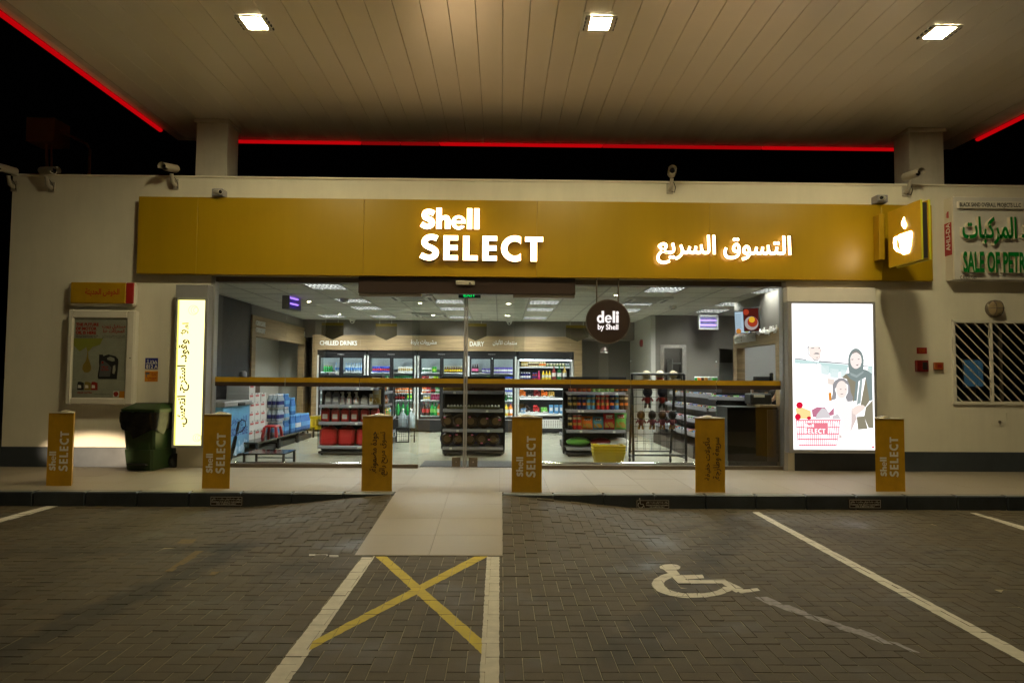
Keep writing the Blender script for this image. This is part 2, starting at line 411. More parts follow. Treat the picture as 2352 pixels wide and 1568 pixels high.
mat('blue_plate', (0.02, 0.03, 0.22), 0.4)
mat('orange_plate', (0.62, 0.24, 0.015), 0.5)
mat('green_letter', (0.0, 0.19, 0.025), 0.4)
mat('cream_side', (0.66, 0.60, 0.48), 0.5)
mat('sign_grey', (0.60, 0.58, 0.55), 0.5, var=0.06, vscale=3)
mat('white_frame', (0.66, 0.63, 0.56), 0.35)
mat('poster_paper', (0.36, 0.38, 0.31), 0.32, var=0.12, vscale=5, bump=0.3, bscale=5)
mat('poster_green', (0.30, 0.33, 0.06), 0.4)
mat('oil_gold', (0.33, 0.24, 0.05), 0.3)
mat('jug_black', (0.02, 0.022, 0.026), 0.3)
mat('jug_grey', (0.12, 0.12, 0.13), 0.35)
mat('red_box', (0.22, 0.012, 0.010), 0.4)
mat('orange_box', (0.30, 0.07, 0.012), 0.45)
mat('bin_green', (0.018, 0.042, 0.012), 0.42, var=0.1, vscale=8)
mat('bag_black', (0.006, 0.006, 0.006), 0.25, bump=0.6, bscale=14)
mat('rubber', (0.01, 0.01, 0.01), 0.7)
mat('dome_clear', (0.42, 0.38, 0.28), 0.2)
mat('rust_brown', (0.55, 0.26, 0.07), 0.7)
mat('roof_grey', (0.2, 0.2, 0.2), 0.9)
mat('blue_room', (0.05, 0.10, 0.16), 0.7)
emat('red_glow', (1.0, 0.002, 0.006), 0.46); emat('red_glow_dim', (1.0, 0.008, 0.010), 0.20); emat('red_glow_mid', (1.0, 0.004, 0.008), 0.33)
emat('letter_glow', (1.0, 0.64, 0.31), 10.0)
emat('cup_glow', (1.0, 0.74, 0.42), 15.0); emat('deli_glow', (1.0, 0.92, 0.88), 1.12)
emat('canopy_lamp_glow', CANOPY_C, CANOPY_L)
glassmat('clear_glass', base=0.055); glassmat('poster_glass', (0.98, 0.98, 0.98), 0.05)

# brick paving: per-paver tone, oil stains and tyre marks fixed to the ground
def paver_material():
    m = mat('paver', (0.1, 0.085, 0.06), 0.7); n = m.node_tree; L = n.links; b = n.nodes['Principled BSDF']
    g = n.nodes.new('ShaderNodeNewGeometry'); at = n.nodes.new('ShaderNodeAttribute'); at.attribute_name = 'tint'; oi = n.nodes.new('ShaderNodeObjectInfo')
    ad = n.nodes.new('ShaderNodeMath'); ad.operation = 'ADD'; L.new(at.outputs['Fac'], ad.inputs[0]); L.new(oi.outputs['Random'], ad.inputs[1])
    fr = n.nodes.new('ShaderNodeMath'); fr.operation = 'FRACT'; L.new(ad.outputs[0], fr.inputs[0])
    ramp = n.nodes.new('ShaderNodeValToRGB'); e = ramp.color_ramp.elements
    e[0].position = 0.0; e[0].color = (0.0532, 0.0422, 0.0239, 1); e[1].position = 1.0; e[1].color = (0.0814, 0.0596, 0.0308, 1)
    k = e.new(0.12); k.color = (0.0640, 0.0517, 0.0308, 1); k = e.new(0.55); k.color = (0.0717, 0.0547, 0.0301, 1); k = e.new(0.93); k.color = (0.0760, 0.0576, 0.0308, 1)
    L.new(fr.outputs[0], ramp.inputs[0])
    def noise(scale, det, lo, hi, a, c, stretch=None, rough=0.6):
        t = n.nodes.new('ShaderNodeTexNoise'); t.inputs['Scale'].default_value = scale; t.inputs['Detail'].default_value = det; t.inputs['Roughness'].default_value = rough
        if stretch:
            mp = n.nodes.new('ShaderNodeMapping'); mp.inputs['Scale'].default_value = stretch; mp.inputs['Rotation'].default_value = (0, 0, 0.12)
            L.new(g.outputs['Position'], mp.inputs[0]); L.new(mp.outputs[0], t.inputs['Vector'])
        else: L.new(g.outputs['Position'], t.inputs['Vector'])
        r = n.nodes.new('ShaderNodeMapRange'); r.inputs[1].default_value = lo; r.inputs[2].default_value = hi; r.inputs[3].default_value = a; r.inputs[4].default_value = c
        L.new(t.outputs[0], r.inputs[0]); return r.outputs[0]
    def mul(a, bb):
        x = n.nodes.new('ShaderNodeMath'); x.operation = 'MULTIPLY'; L.new(a, x.inputs[0]); L.new(bb, x.inputs[1]); return x.outputs[0]
    f = mul(mul(noise(1.1, 5, 0.30, 0.46, 0.62, 1.0), noise(130, 3, 0.25, 0.75, 0.80, 1.2)), mul(noise(0.7, 4, 0.33, 0.45, 0.70, 1.0, (3.2, 0.5, 1)), noise(9, 5, 0.3, 0.7, 0.86, 1.12)))
    def M_(op, a, bb=None, cc=None):
        x = n.nodes.new('ShaderNodeMath'); x.operation = op
        for i, v in enumerate((a, bb, cc)):
            if v is None: continue
            if isinstance(v, (int, float)): x.inputs[i].default_value = v
            else: L.new(v, x.inputs[i])
        return x.outputs[0]
    wob = n.nodes.new('ShaderNodeTexNoise'); wob.inputs['Scale'].default_value = 6; wob.inputs['Detail'].default_value = 6; L.new(g.outputs['Position'], wob.inputs['Vector'])
    def streak(a, c, wid, dark, fade=.3):
        nonlocal f
        A_, C_ = Vector((*on_z(*a, 0), 0)), Vector((*on_z(*c, 0), 0)); d = (C_ - A_); ln = d.length; d /= ln
        s = n.nodes.new('ShaderNodeVectorMath'); s.operation = 'SUBTRACT'; L.new(g.outputs['Position'], s.inputs[0]); s.inputs[1].default_value = A_
        uv = []
        for q in (d, Vector((-d.y, d.x, 0))):
            k = n.nodes.new('ShaderNodeVectorMath'); k.operation = 'DOT_PRODUCT'; L.new(s.outputs[0], k.inputs[0]); k.inputs[1].default_value = q; uv.append(k.outputs['Value'])
        v = M_('ABSOLUTE', uv[1]); v = M_('ADD', v, M_('MULTIPLY', M_('SUBTRACT', wob.outputs[0], .5), wid * 2.2))
        mk = n.nodes.new('ShaderNodeMapRange'); mk.interpolation_type = 'SMOOTHSTEP'; mk.inputs[1].default_value = wid; mk.inputs[2].default_value = wid * .25; L.new(v, mk.inputs[0])
        m1 = n.nodes.new('ShaderNodeMapRange'); m1.interpolation_type = 'SMOOTHSTEP'; m1.inputs[1].default_value = -fade; m1.inputs[2].default_value = 0; L.new(uv[0], m1.inputs[0])
        m2 = n.nodes.new('ShaderNodeMapRange'); m2.interpolation_type = 'SMOOTHSTEP'; m2.inputs[1].default_value = ln + fade; m2.inputs[2].default_value = ln; L.new(uv[0], m2.inputs[0])
        f = mul(f, M_('MULTIPLY_ADD', mul(mul(mk.outputs[0], m1.outputs[0]), m2.outputs[0]), -dark, 1.0))
    streak((-40, 1520), (560, 1255), .22, .62); streak((400, 1262), (540, 1258), .20, .68, .15); streak((0, 1270), (330, 1262), .25, .30); streak((640, 1310), (780, 1290), .35, .32); streak((1350, 1340), (1480, 1290), .3, .22); streak((900, 1330), (1060, 1310), .25, .25); streak((700, 1300), (840, 1330), .22, .22); streak((1440, 1500), (1700, 1205), .24, .48); streak((2140, 1268), (2190, 1264), .06, .5, .1); streak((1840, 1215), (2000, 1235), .2, .25); streak((60, 1330), (260, 1210), .3, .2); streak((1560, 1215), (1690, 1190), .1, .3)
    mx = n.nodes.new('ShaderNodeMix'); mx.data_type = 'RGBA'; mx.blend_type = 'MULTIPLY'; mx.inputs[0].default_value = 1
    L.new(ramp.outputs[0], mx.inputs[6]); L.new(f, mx.inputs[7]); L.new(mx.outputs[2], b.inputs['Base Color'])
    t = n.nodes.new('ShaderNodeTexNoise'); t.inputs['Scale'].default_value = 180; t.inputs['Detail'].default_value = 4; L.new(g.outputs['Position'], t.inputs['Vector'])
    bp = n.nodes.new('ShaderNodeBump'); bp.inputs['Strength'].default_value = 0.35; bp.inputs['Distance'].default_value = 0.004
    L.new(t.outputs[0], bp.inputs['Height']); L.new(bp.outputs[0], b.inputs['Normal'])
    L.new(noise(1.1, 5, 0.30, 0.46, 0.45, 0.72), b.inputs['Roughness'])
paver_material()

# ================================================================== the setting
YF, YK, ZW = 10.8, 8.5, 0.165          # shop front, kerb face, walkway level
ZC = 2.95                              # shop ceiling
RX0, RX1, RY = -1.235, 0.03, 6.22      # tiled ramp
def gz(x, y):
    """Height of the paving: level, but flared up to the walkway on both sides of the ramp."""
    t = min(1, max(0, (y - RY) / (YK - RY))); dx = max(0, RX0 - x, x - RX1)
    k = max(0, 1 - dx / 1.75); k = k * k * (3 - 2 * k) * .5 + k * .5
    return 0.150 * t * k
mb = MB(); mb.box(-200, 200, -200, 260, -0.40, -0.035)
ground = mb.build('ground', 'sand_joint'); ground['kind'] = 'structure'
# bedding sand seen in the joints
mb = MB(); xs = [-9.6 + i * 0.15 for i in range(131)]; ys = [0.6 + i * 0.158 for i in range(51)]
mb.add([(x, y, gz(x, y) - (0.0034 if gz(x, y) < .003 else 0.010)) for y in ys for x in xs], [(j * 131 + i, j * 131 + i + 1, (j + 1) * 131 + i + 1, (j + 1) * 131 + i) for j in range(50) for i in range(130)
       if not (RX0 + .04 < xs[i] and xs[i + 1] < RX1 - .04 and ys[j] > RY + .04)])
mb.build('bedding_sand', 'sand_joint', ground)
# herringbone pavers
def brick_geo(w, l):
    j, c = 0.0022, 0.0016
    x0, x1, y0, y1 = j, w - j, j, l - j
    v = [(x0 + c, y0 + c, 0), (x1 - c, y0 + c, 0), (x1 - c, y1 - c, 0), (x0 + c, y1 - c, 0), (x0, y0, -c * .8), (x1, y0, -c * .8), (x1, y1, -c * .8), (x0, y1, -c * .8), (x0, y0, -.03), (x1, y0, -.03), (x1, y1, -.03), (x0, y1, -.03)]
    f = [(0, 1, 2, 3)] + [(4 + i, 4 + (i + 1) % 4, (i + 1) % 4, i) for i in range(4)] + [(8 + i, 8 + (i + 1) % 4, 4 + (i + 1) % 4, 4 + i) for i in range(4)]
    return v, f
P = 0.1
bricks = []
for iy in range(int(0.7 / P), int(YK / P) + 1):
    y = iy * P
    lim = 0.714 * max(y, 2) + 1.6
    for ix in range(int(-lim / P) - 1, int(lim / P) + 1):
        k = (ix - iy) % 4
        if k not in (0, 3): continue
        x = ix * P + 0.03
        wd, ln = (2 * P, P) if k == 0 else (P, 2 * P)
        cx, cyy = x + wd / 2, y + ln / 2
        if y + ln > YK + 0.101 or x < -9.5 or x + wd > 9.7: continue
        if x > RX0 - 0.006 and x + wd < RX1 + 0.006 and y > RY - 0.006: continue
        px = cx / cyy * FPX + 1150
        bricks.append((x, y, wd, ln, cx, cyy, cyy > 3.62 and -20 < px < 2372))
order = sorted((b for b in bricks if b[6]), key=lambda b: b[5])[:300]
near = {(b[0], b[1]) for b in order}
paver_mesh = {}
for wd, ln in ((2 * P, P), (P, 2 * P)):
    m = MB(); v, f = brick_geo(wd, ln); m.add([(a - wd / 2, c - ln / 2, d) for a, c, d in v], f); paver_mesh[(wd, ln)] = m.mesh('paver', 'paver')
brick_top = {}
mb = MB(); tints = []
for x, y, wd, ln, cx, cyy, vis in bricks:
    h = random.gauss(0, 0.0009); tx, ty = random.gauss(0, 0.006), random.gauss(0, 0.006)
    if (x, y) in near:
        o = bpy.data.objects.new('paver', paver_mesh[(wd, ln)]); COL.objects.link(o); o.parent = ground
        o.location = (cx, cyy, gz(cx, cyy) + h); o.rotation_euler = (ty, -tx, 0)
        brick_top[(x, y)] = (h, tx, ty)
    else:
        sl = 1.0 if gz(cx, cyy) > 0.004 else 0.0
        if sl: h *= 2.4
        v, f = brick_geo(wd, ln)
        mb.add([(x + a, y + c, gz(x + a, y + c) + h + (a - wd / 2) * tx + (c - ln / 2) * ty + d) for a, c, d in v], f)
        tints += [random.random()] * len(f); brick_top[(x, y)] = (h, tx, ty)
rest = mb.build('paver_field', 'paver', ground); rest['kind'] = 'stuff'
at = rest.data.attributes.new('tint', 'FLOAT', 'FACE'); at.data.foreach_set('value', tints)
# plain paving beyond the herringbone that the picture shows
mb = MB(); 
mb.box(-60, 60, -60, 0.68, -0.03, -0.003); mb.box(-60, -9.6, 0.7, YK, -0.03, -0.003); mb.box(9.8, 60, 0.7, YK, -0.03, -0.003)
o = mb.build('outer_paving', 'paver', ground); o['kind'] = 'stuff'

# painted markings: each stroke is cut to the tops of the pavers it lies on, so the joints stay open
def clip(poly, x0, x1, y0, y1):
    for ax, lim, sg in ((0, x0, 1), (0, x1, -1), (1, y0, 1), (1, y1, -1)):
        out = []
        for i in range(len(poly)):
            a, b = poly[i], poly[(i + 1) % len(poly)]
            da, db = (a[ax] - lim) * sg, (b[ax] - lim) * sg
            if da >= 0: out.append(a)
            if da * db < 0:
                t = da / (da - db); out.append((a[0] + (b[0] - a[0]) * t, a[1] + (b[1] - a[1]) * t))
        poly = out
        if len(poly) < 3: return []
    return poly
def ragged(p, step=0.03, amp=0.0016):
    out = []
    for i in range(len(p)):
        a, b = p[i], p[(i + 1) % len(p)]; d = math.dist(a, b); k = max(1, int(d / step))
        for j in range(k):
            t = j / k; out.append((a[0] + (b[0] - a[0]) * t + random.gauss(0, amp), a[1] + (b[1] - a[1]) * t + random.gauss(0, amp)))
    return out
def paint(name, polys, m, label, cat='road marking', group=None, drop=0.0, convex=True, lift=0.0016):
    mb = MB()
    for kk, pl in enumerate(polys):
        if kk and name != 'worn_line': lift += .0005 if len(polys) < 4 else .00004
        pl = [on_z(x, y, 0) for x, y in pl]
        pl = ragged(pl)
        bx0, bx1 = min(p[0] for p in pl), max(p[0] for p in pl); by0, by1 = min(p[1] for p in pl), max(p[1] for p in pl)
        for x, y, wd, ln, cx, cyy, vis in bricks:
            if x > bx1 or x + wd < bx0 or y > by1 or y + ln < by0: continue
            if drop and random.random() < drop: continue
            e = 0.0012
            q = clip(pl, x + e, x + wd - e, y + e, y + ln - e)
            if len(q) < 3: continue
            h, tx, ty = brick_top[(x, y)]
            mb.add([(a, c, gz(a, c) + h + (a - cx) * tx + (c - cyy) * ty + lift) for a, c in q], [tuple(range(len(q)))])
    if mb.v:
        for i, f in enumerate(mb.f):
            a = sum(mb.v[f[k]][0] * mb.v[f[(k + 1) % len(f)]][1] - mb.v[f[(k + 1) % len(f)]][0] * mb.v[f[k]][1] for k in range(len(f)))
            if a < 0: mb.f[i] = f[::-1]
        o = solo(name, mb, m, label, cat, group)
        if name == 'worn_line': o['kind'] = 'stuff'
        return o
paint('parking_line', [[(834, 1276), (862, 1276), (663, 1568), (640, 1602), (582, 1602), (608, 1568)]], 'line_white', 'white bay line from the ramp foot at the lower tail of the yellow cross', group='white parking lines')
paint('parking_line', [[(1118, 1278), (1147, 1278), (1146, 1602), (1099, 1602)]], 'line_white', 'white bay line between the yellow cross and the wheelchair symbol', group='white parking lines')
paint('parking_line', [[(1727, 1175.5), (1743, 1175.5), (2352, 1496), (2400, 1520), (2400, 1549), (2352, 1522)]], 'line_white', 'long slanting white line beyond the wheelchair symbol, running to the kerb', group='white parking lines')
paint('parking_line', [[(2227, 1177), (2241, 1177), (2400, 1222), (2400, 1232)]], 'line_white', 'short white line by the kerb under the barred window', group='white parking lines')
paint('parking_line', [[(106, 1162), (134, 1162), (0, 1199), (-70, 1219), (-70, 1209), (0, 1190)]], 'line_white', 'white line by the kerb near the bollard lit by headlights', group='white parking lines')
mk = paint('yellow_cross', [[(862, 1277), (888, 1277), (1107, 1468), (1107, 1502)], [(1090, 1277), (1122, 1277), (746, 1474), (708, 1494), (719, 1472), (746, 1457)]], 'line_yellow', 'yellow painted cross between the two white bay lines below the ramp')
# wheelchair symbol
def ell(cx, cyy, rx, ry, a0=0, a1=360, n=28): return [(cx + rx * math.cos(math.radians(a0 + (a1 - a0) * i / n)), cyy - ry * math.sin(math.radians(a0 + (a1 - a0) * i / n))) for i in range(n + (0 if a1 - a0 == 360 else 1))]
def c3(p): return [((2596 + x * .6378) / SC, (1830 + y * .6378) / SC) for x, y in p]
arc_o = ell(282, 792, 264, 88, 128, 345); arc_i = ell(285, 792, 190, 62, 128, 345)
segs = [[arc_o[i], arc_o[i + 1], arc_i[i + 1], arc_i[i]] for i in range(len(arc_o) - 1)]
paint('wheelchair_symbol', [c3(p) for p in [ell(132, 686, 66, 19), [(90, 700), (165, 694), (196, 733), (132, 738)], [(132, 738), (335, 733), (346, 755), (226, 762), (232, 768), (460, 764), (482, 786), (182, 788)], [(425, 764), (478, 764), (592, 822), (545, 846)], [(548, 829), (680, 818), (698, 834), (575, 850)]] + segs], 'line_white', 'white painted wheelchair symbol on the brick paving')
paint('worn_line', [[(372, 1316), (390, 1316), (470, 1265), (449, 1265)], [(480, 1321), (513, 1321), (512, 1312), (486, 1312)], [(405, 1248), (442, 1248), (452, 1239), (418, 1238)]], 'line_orange_worn', 'worn remains of an orange line on the paving in front of the second bollard', drop=0.35)
def c3l(p): return [((2596 + x * .6378) / SC, (1830 + y * .6378) / SC) for x, y in p]
paint('worn_line', [c3l(p) for p in ([(660, 872), (740, 872), (840, 915), (760, 925)], [(760, 918), (880, 922), (990, 968), (1000, 1000), (850, 955)], [(930, 960), (1090, 1005), (1210, 1040), (1180, 1062), (990, 1005)], [(1090, 1015), (1170, 1030), (1310, 1078), (1200, 1078)], [(1210, 1082), (1330, 1075), (1430, 1112), (1350, 1118)], [(1340, 1118), (1440, 1118), (1530, 1172), (1470, 1165)], [(1500, 1150), (1560, 1160), (1700, 1222), (1640, 1215)])], 'line_grey_worn', 'worn grey streak of old paint on the paving beside the wheelchair symbol')
paint('worn_line', [[(710, 1273), (752, 1273), (752, 1276.5), (710, 1276.5)], [(757, 1275), (778, 1275), (778, 1278), (757, 1278)]], 'line_white', 'short stub of white paint on the paving left of the ramp foot')

# kerb of painted stones, open at the ramp
kerb = bpy.data.objects.new('kerb', None); COL.objects.link(kerb); kerb['kind'] = 'structure'; kerb.location = (0, YK, 0)
def kerb_run(xa, xb):
    n = max(1, round(abs(xb - xa) / 0.6)); d = (xb - xa) / n
    for i in range(n):
        a, b = sorted((xa + d * i, xa + d * (i + 1)))
        m = MB(); m.box(a + .0025, b - .0025, YK, YK + 0.13, -0.06, ZW, 0.014); m.v = [(v[0], v[1] + random.gauss(0, .0004), v[2]) for v in m.v]
        m.mi = [1 if abs(sum(m.v[k][2] for k in f) / len(f) - ZW) < 0.002 else 0 for f in m.f]
        m.build('kerb_stone', ['kerb_paint', 'kerb_top'], kerb)
kerb_run(RX0 - .0, -13.2); kerb_run(RX1 + .0, 14.4)
# tiled walkway and ramp
walk = MB().box(-13.2, 14.4, YK + .131, YF + .3, -0.06, ZW - .006).build('walkway', 'grout'); walk['kind'] = 'structure'
tile = {}
def tile_mesh(a, b):
    k = (round(a, 3), round(b, 3))
    if k not in tile: tile[k] = MB().box(-a / 2, a / 2, -b / 2, b / 2, -.012, 0, .0015).mesh('floor_tile', 'walk_tile')
    return tile[k]
ty = [YK + .131, YK + .731, YK + 1.331, YK + 1.931, YF + .28]
x = -9.0 + 0.598
for i in range(-14, 16):
    for a, b in zip(ty, ty[1:]):
        xx = RX0 + .632 + i * 0.6
        o = bpy.data.objects.new('floor_tile', tile_mesh(0.598, b - a - .002)); COL.objects.link(o); o.parent = walk; o.location = (xx + .3, (a + b) / 2, ZW + random.gauss(0, .0004))
ramp = bpy.data.objects.new('ramp', MB().add([(RX0, RY, -.02), (RX1, RY, -.02), (RX1, RY, 0.0015), (RX0, RY, 0.0015), (RX0, YK + .13, -.02), (RX1, YK + .13, -.02), (RX1, YK + .13, ZW - .005), (RX0, YK + .13, ZW - .005)],
        [(0, 1, 2, 3), (3, 2, 6, 7), (1, 5, 6, 2), (4, 0, 3, 7)]).mesh('ramp', 'grout')); COL.objects.link(ramp); ramp['kind'] = 'structure'
rl = YK + .13 - RY; sl = math.atan2(ZW - .004, rl); L_ = math.hypot(rl, ZW) / 4
for i in range(2):
    wv = (RX1 - RX0) / 2
    for j in range(4):
        o = bpy.data.objects.new('ramp_tile', tile_mesh(wv - .003, L_ - .0006)); COL.objects.link(o); o.parent = ramp
        k = (j + .5) * L_; o.location = (RX0 + wv * (i + .5), RY + k * math.cos(sl), .0065 + k * math.sin(sl)); o.rotation_euler = (sl, 0, 0)

# ================================================================== shop building
X0, X1 = -7.38, 12.5; ZT = 4.51
OX0, OX1 = -4.36, 4.33; OZ = 3.0
bld = thing('shop_building', 'low white filling station shop with a wide glazed front', 'building', (0, YF, 0))
wall = MB()
wall.box(X0, OX0, YF, YF + .25, ZW, ZT); wall.box(OX1, 5.95, YF, YF + .25, ZW, ZT); wall.box(OX0, OX1, YF, YF + .25, OZ + .02, ZT)
wx0, wz1 = on_y(2189, 739, YF); wz0 = on_y(2189, 924, YF)[1]; wx1 = wx0 + 1.62
wall.box(5.95, wx0, YF, YF + .25, ZW, ZT); wall.box(wx0, wx1, YF, YF + .25, ZW, wz0); wall.box(wx0, wx1, YF, YF + .25, wz1, ZT); wall.box(wx1, X1, YF, YF + .25, ZW, ZT)
wall.build('front_wall', 'white_wall', bld)
MB().box(X0, X0 + .25, YF + .25, 20, ZW, ZT).box(X1 - .25, X1, YF + .25, 20, ZW, ZT).box(X0 + .25, X1 - .25, 19.8, 20, ZW, ZT).build('side_wall', 'white_wall', bld)
MB().box(X0 + .25, X1 - .25, YF + .25, 19.8, 3.6, 3.75).build('roof', 'roof_grey', bld)
for a, b in ((X0 - .012, OX0 - .45), (OX1 + .1, X1 + .01)):
    h = on_y(200, 1026, YF)[1]
    MB().box(a, b, YF - .014, YF + .02, ZW - .01, h, .006).build('plinth', 'plinth_paint', bld)
MB().box(X0 - .02, X1 + .02, YF - .02, YF + .28, ZT, ZT + .03, .006).build('parapet_coping', 'white_wall', bld)

# fascia of yellow panels with lit lettering
fs = thing('fascia_sign', 'long yellow fascia board with glowing white shop name above the glass front', 'sign', (0, YF, 3.03))
fz0, fz1 = 3.03, 4.185; fx0, fx1 = -5.42, 6.52; FY = YF - .13
cuts = [fx0] + [on_y(c, 550, FY)[0] for c in (452, 835, 1233, 1630, 2025)] + [fx1]
for a, b in zip(cuts, cuts[1:]):
    MB().box(a + .001, b - .001, FY, YF - .004, fz0, fz1, .003).build('fascia_panel', 'yellow_panel', fs)
def glow_letters(fronts, rears):
    for a, b in zip(fronts, rears):
        l = b.build('letter', 'brown_panel', fs); a.build('letter_face', 'letter_glow', l)
for body, x0, x1, y0, y1, dp in (('Shell', 966, 1101, 479, 529, .035), ('SELECT', 966, 1246, 541, 604, .10)):
    a, b = on_y(x0, y0, FY), on_y(x1, y1, FY); c = ((a[0] + b[0]) / 2, (a[1] + b[1]) / 2); sz = (b[0] - a[0], a[1] - b[1])
    glow_letters(heavy(body, (c[0], FY - .004 - dp, c[1]), XV, ZV, *sz, .012), heavy(body, (c[0], FY - .001, c[1]), XV, ZV, *sz, dp))
m = facing(MB(), 'التسوق السريع', 1508, 1817, 539, 609, FY - .065, depth=.012, bold=.014); r = facing(MB(), 'التسوق السريع', 1508, 1817, 539, 609, FY - .001, depth=.06, bold=.014)
glow_letters(*[sorted(islands(k), key=lambda q: min(v[0] for v in q.v)) for k in (m, r)])

# projecting cup sign
cs = thing('cup_sign', 'square yellow projecting sign with a glowing white steaming cup', 'sign', (5.55, YF - .4, 3.1))
def cupP(x, y):                                    # picture point on the slanted visible board
    A = Vector((5.635, 10.50, on_y(2039, 486, 10.50)[1]))
    B = Vector((5.665, 9.74, on_y(2112, 461, 9.74)[1]))
    n = Vector((B.y - A.y, -(B.x - A.x), 0)).normalized(); r = ray(x, y); k = (A - CAM).dot(n) / r.dot(n); return CAM + r * k
q = [cupP(2039, 486), cupP(2112, 461), cupP(2120, 592), cupP(2043, 617)]
u = (q[1] - q[0]); u.z = 0; u.normalize(); nrm = Vector((u.y, -u.x, 0))
if nrm.dot(CAM - q[0]) < 0: nrm = -nrm
A = Vector((q[0].x, q[0].y, (q[2].z + q[3].z) / 2)); wS = ((q[1] - q[0]).dot(u) + (q[2] - q[3]).dot(u)) / 2; hS = ((q[0].z + q[1].z) / 2 - A.z)
def board(d0, d1, inset=0.0):
    m = MB(); pts = []
    for d in (d0, d1):
        for a, b in ((inset, inset), (wS - inset, inset), (wS - inset, hS - inset), (inset, hS - inset)): pts.append(A + u * a + Vector((0, 0, b)) - nrm * d)
    m.add(pts, [(0, 1, 2, 3), (7, 6, 5, 4), (0, 4, 5, 1), (1, 5, 6, 2), (2, 6, 7, 3), (3, 7, 4, 0)]); return m
m = board(0, .028); m.mi = [0, 0, 1, 1, 1, 1]; m.build('front_board', ['yellow_sheet', 'lime_edge'], cs)
board(.03, .11, .03).build('core', 'dark_plastic', cs)
m = board(.112, .14); m.mi = [0, 0, 1, 1, 1, 1]; m.build('back_board', ['yellow_sheet', 'lime_edge'], cs)
def cupface(polys, name, par):
    m = MB()
    for p in polys:
        pts = [cupP((3440 + x * .2789) / SC, (750 + y * .2789) / SC) for x, y in p]; pts = [a + nrm * .004 for a in pts]
        k = len(pts); m.add(pts + [a + nrm * .008 for a in pts], [tuple(range(k, 2 * k))] + [(i, (i + 1) % k, k + (i + 1) % k, k + i) for i in range(k)])
    return m.build(name, 'cup_glow', par)
cupface([[(562, 682), (735, 622), (749, 634), (750, 704), (735, 840), (715, 920), (700, 942), (634, 962), (610, 945), (588, 870), (572, 780)]], 'cup_emblem', cs)
cupface([[(552, 700), (556, 742), (532, 752), (520, 785), (528, 850), (556, 888), (590, 905), (597, 940), (530, 912), (500, 876), (488, 800), (492, 735), (508, 708)]], 'cup_handle', cs)
cupface([[(638, 425), (643, 440), (643, 475), (668, 515), (674, 550), (666, 560), (652, 590), (642, 592), (632, 575), (608, 545), (605, 500), (620, 470)]], 'steam_emblem', cs)
jx, jz = on_y(2035, 550, YF - .2)
MB().box(5.62, 5.70, YF - .30, YF - .132, 3.32, 4.0, .004).build('wall_bracket', 'yellow_sheet', cs)

# licence sign on the right
lx0 = on_y(2186, 452, 10.61)[0]; lz1 = on_y(2192, 452, 10.61)[1]; lz0 = on_y(2200, 642, 10.61)[1]; LY = 10.61; lx1 = lx0 + 2.2
ls = thing('licence_sign', 'grey sign box with raised green letters on the white wall', 'sign', (lx0, LY, lz0))
MB().box(lx0 + .02, lx1, LY, YF, lz0, lz1, .008).build('sign_box', 'sign_grey', ls)
MB().box(lx0 - .002, lx0 + .018, LY + .004, YF, lz0 + .002, lz1 - .002).build('side_panel', 'cream_side', ls)
MB().box(lx0 - .006, lx0 - .0025, LY + .02, YF - .0, lz0 + .38, lz1 - .38).build('red_side_print', 'red_print', ls)
m = letters(MB(), 'AHLI-DA', (lx0 - .007, LY + .10, lz0 + .66), (0, 0, 1), (0, 1, 0), .42, .10, bold=.014); m.build('side_lettering', 'white_print', ls)
MB().lathe([(.075, .0), (.072, .0012), (0, .0014)], (0, 0, 0), 20, axis='x').xf(Matrix.Translation((lx0 - .0082, LY + .10, lz0 + 1.0))).build('side_emblem', 'cream_side', ls)
MB().box(lx0 - .0105, lx0 - .0090, LY + .07, LY + .11, lz0 + .95, lz0 + 1.05).box(lx0 - .0105, lx0 - .0090, LY + .12, LY + .132, lz0 + .96, lz0 + 1.03).build('side_emblem_print', 'red_print', ls)
a, b = on_y(2201, 462, LY - .04), on_y(2348, 480, LY - .04)
MB().box(a[0], b[0], LY - .05, LY, b[1], a[1], .004).build('name_bar', 'white_frame', ls)
facing(MB(), 'BLACK SAND OVERALL PROJECTS L.L.C', 2204, 2345, 465, 479, LY - .052, bold=.03).build('lettering', 'black_print', ls)
def raised(body, x0, x1, y0, y1, bold):
    m = facing(MB(), body, x0, x1, y0, y1, LY, depth=.07, bold=bold)
    for p in sorted(islands(m), key=lambda q: min(v[0] for v in q.v)):
        p.mi = [0 if abs(sum(p.v[i][1] for i in f) / len(f) - (LY - .07)) < .002 else 1 for f in p.f]
        p.build('letter', ['green_letter', 'cream_side'], ls)
raised('وقود المركبات', 2203, 2405, 499, 566, .026)
raised('SALE OF PETROL', 2205, 2378, 579, 629, .03)
facing(MB(), 'C.R.1317389', 2205, 2243, 633, 642, LY, bold=.02).build('registration_number', 'black_print', ls)
# lamp, window, boxes on the right wall
c = on_y(2281, 709, YF)
t = thing('bulkhead_lamp', 'unlit round caged wall lamp above the barred window', 'lamp', (c[0], YF, c[1]))
MB().lathe([(0.13, 0), (0.13, .05), (.12, .055)], (c[0], YF, c[1]), 20, axis='y').build('lamp_base', 'bronze_metal', t)
MB().lathe([(.115, .05), (.11, .09), (.085, .13), (.045, .152), (0, .158)], (c[0], YF, c[1]), 18, axis='y').build('lamp_shade', mat('frosted', (.33, .25, .14), .3), t)
m = MB()
for k in (-.05, .05): m.tube([(c[0] + k, YF - .05 - .11 * math.sin(PI * i / 8), c[1] - .115 * math.cos(PI * i / 8)) for i in range(9)], .006, 5)
m.tube([(c[0] - .115 * math.cos(PI * i / 8), YF - .05 - .115 * math.sin(PI * i / 8), c[1]) for i in range(9)], .006, 5); m.build('cage', 'bronze_metal', t)
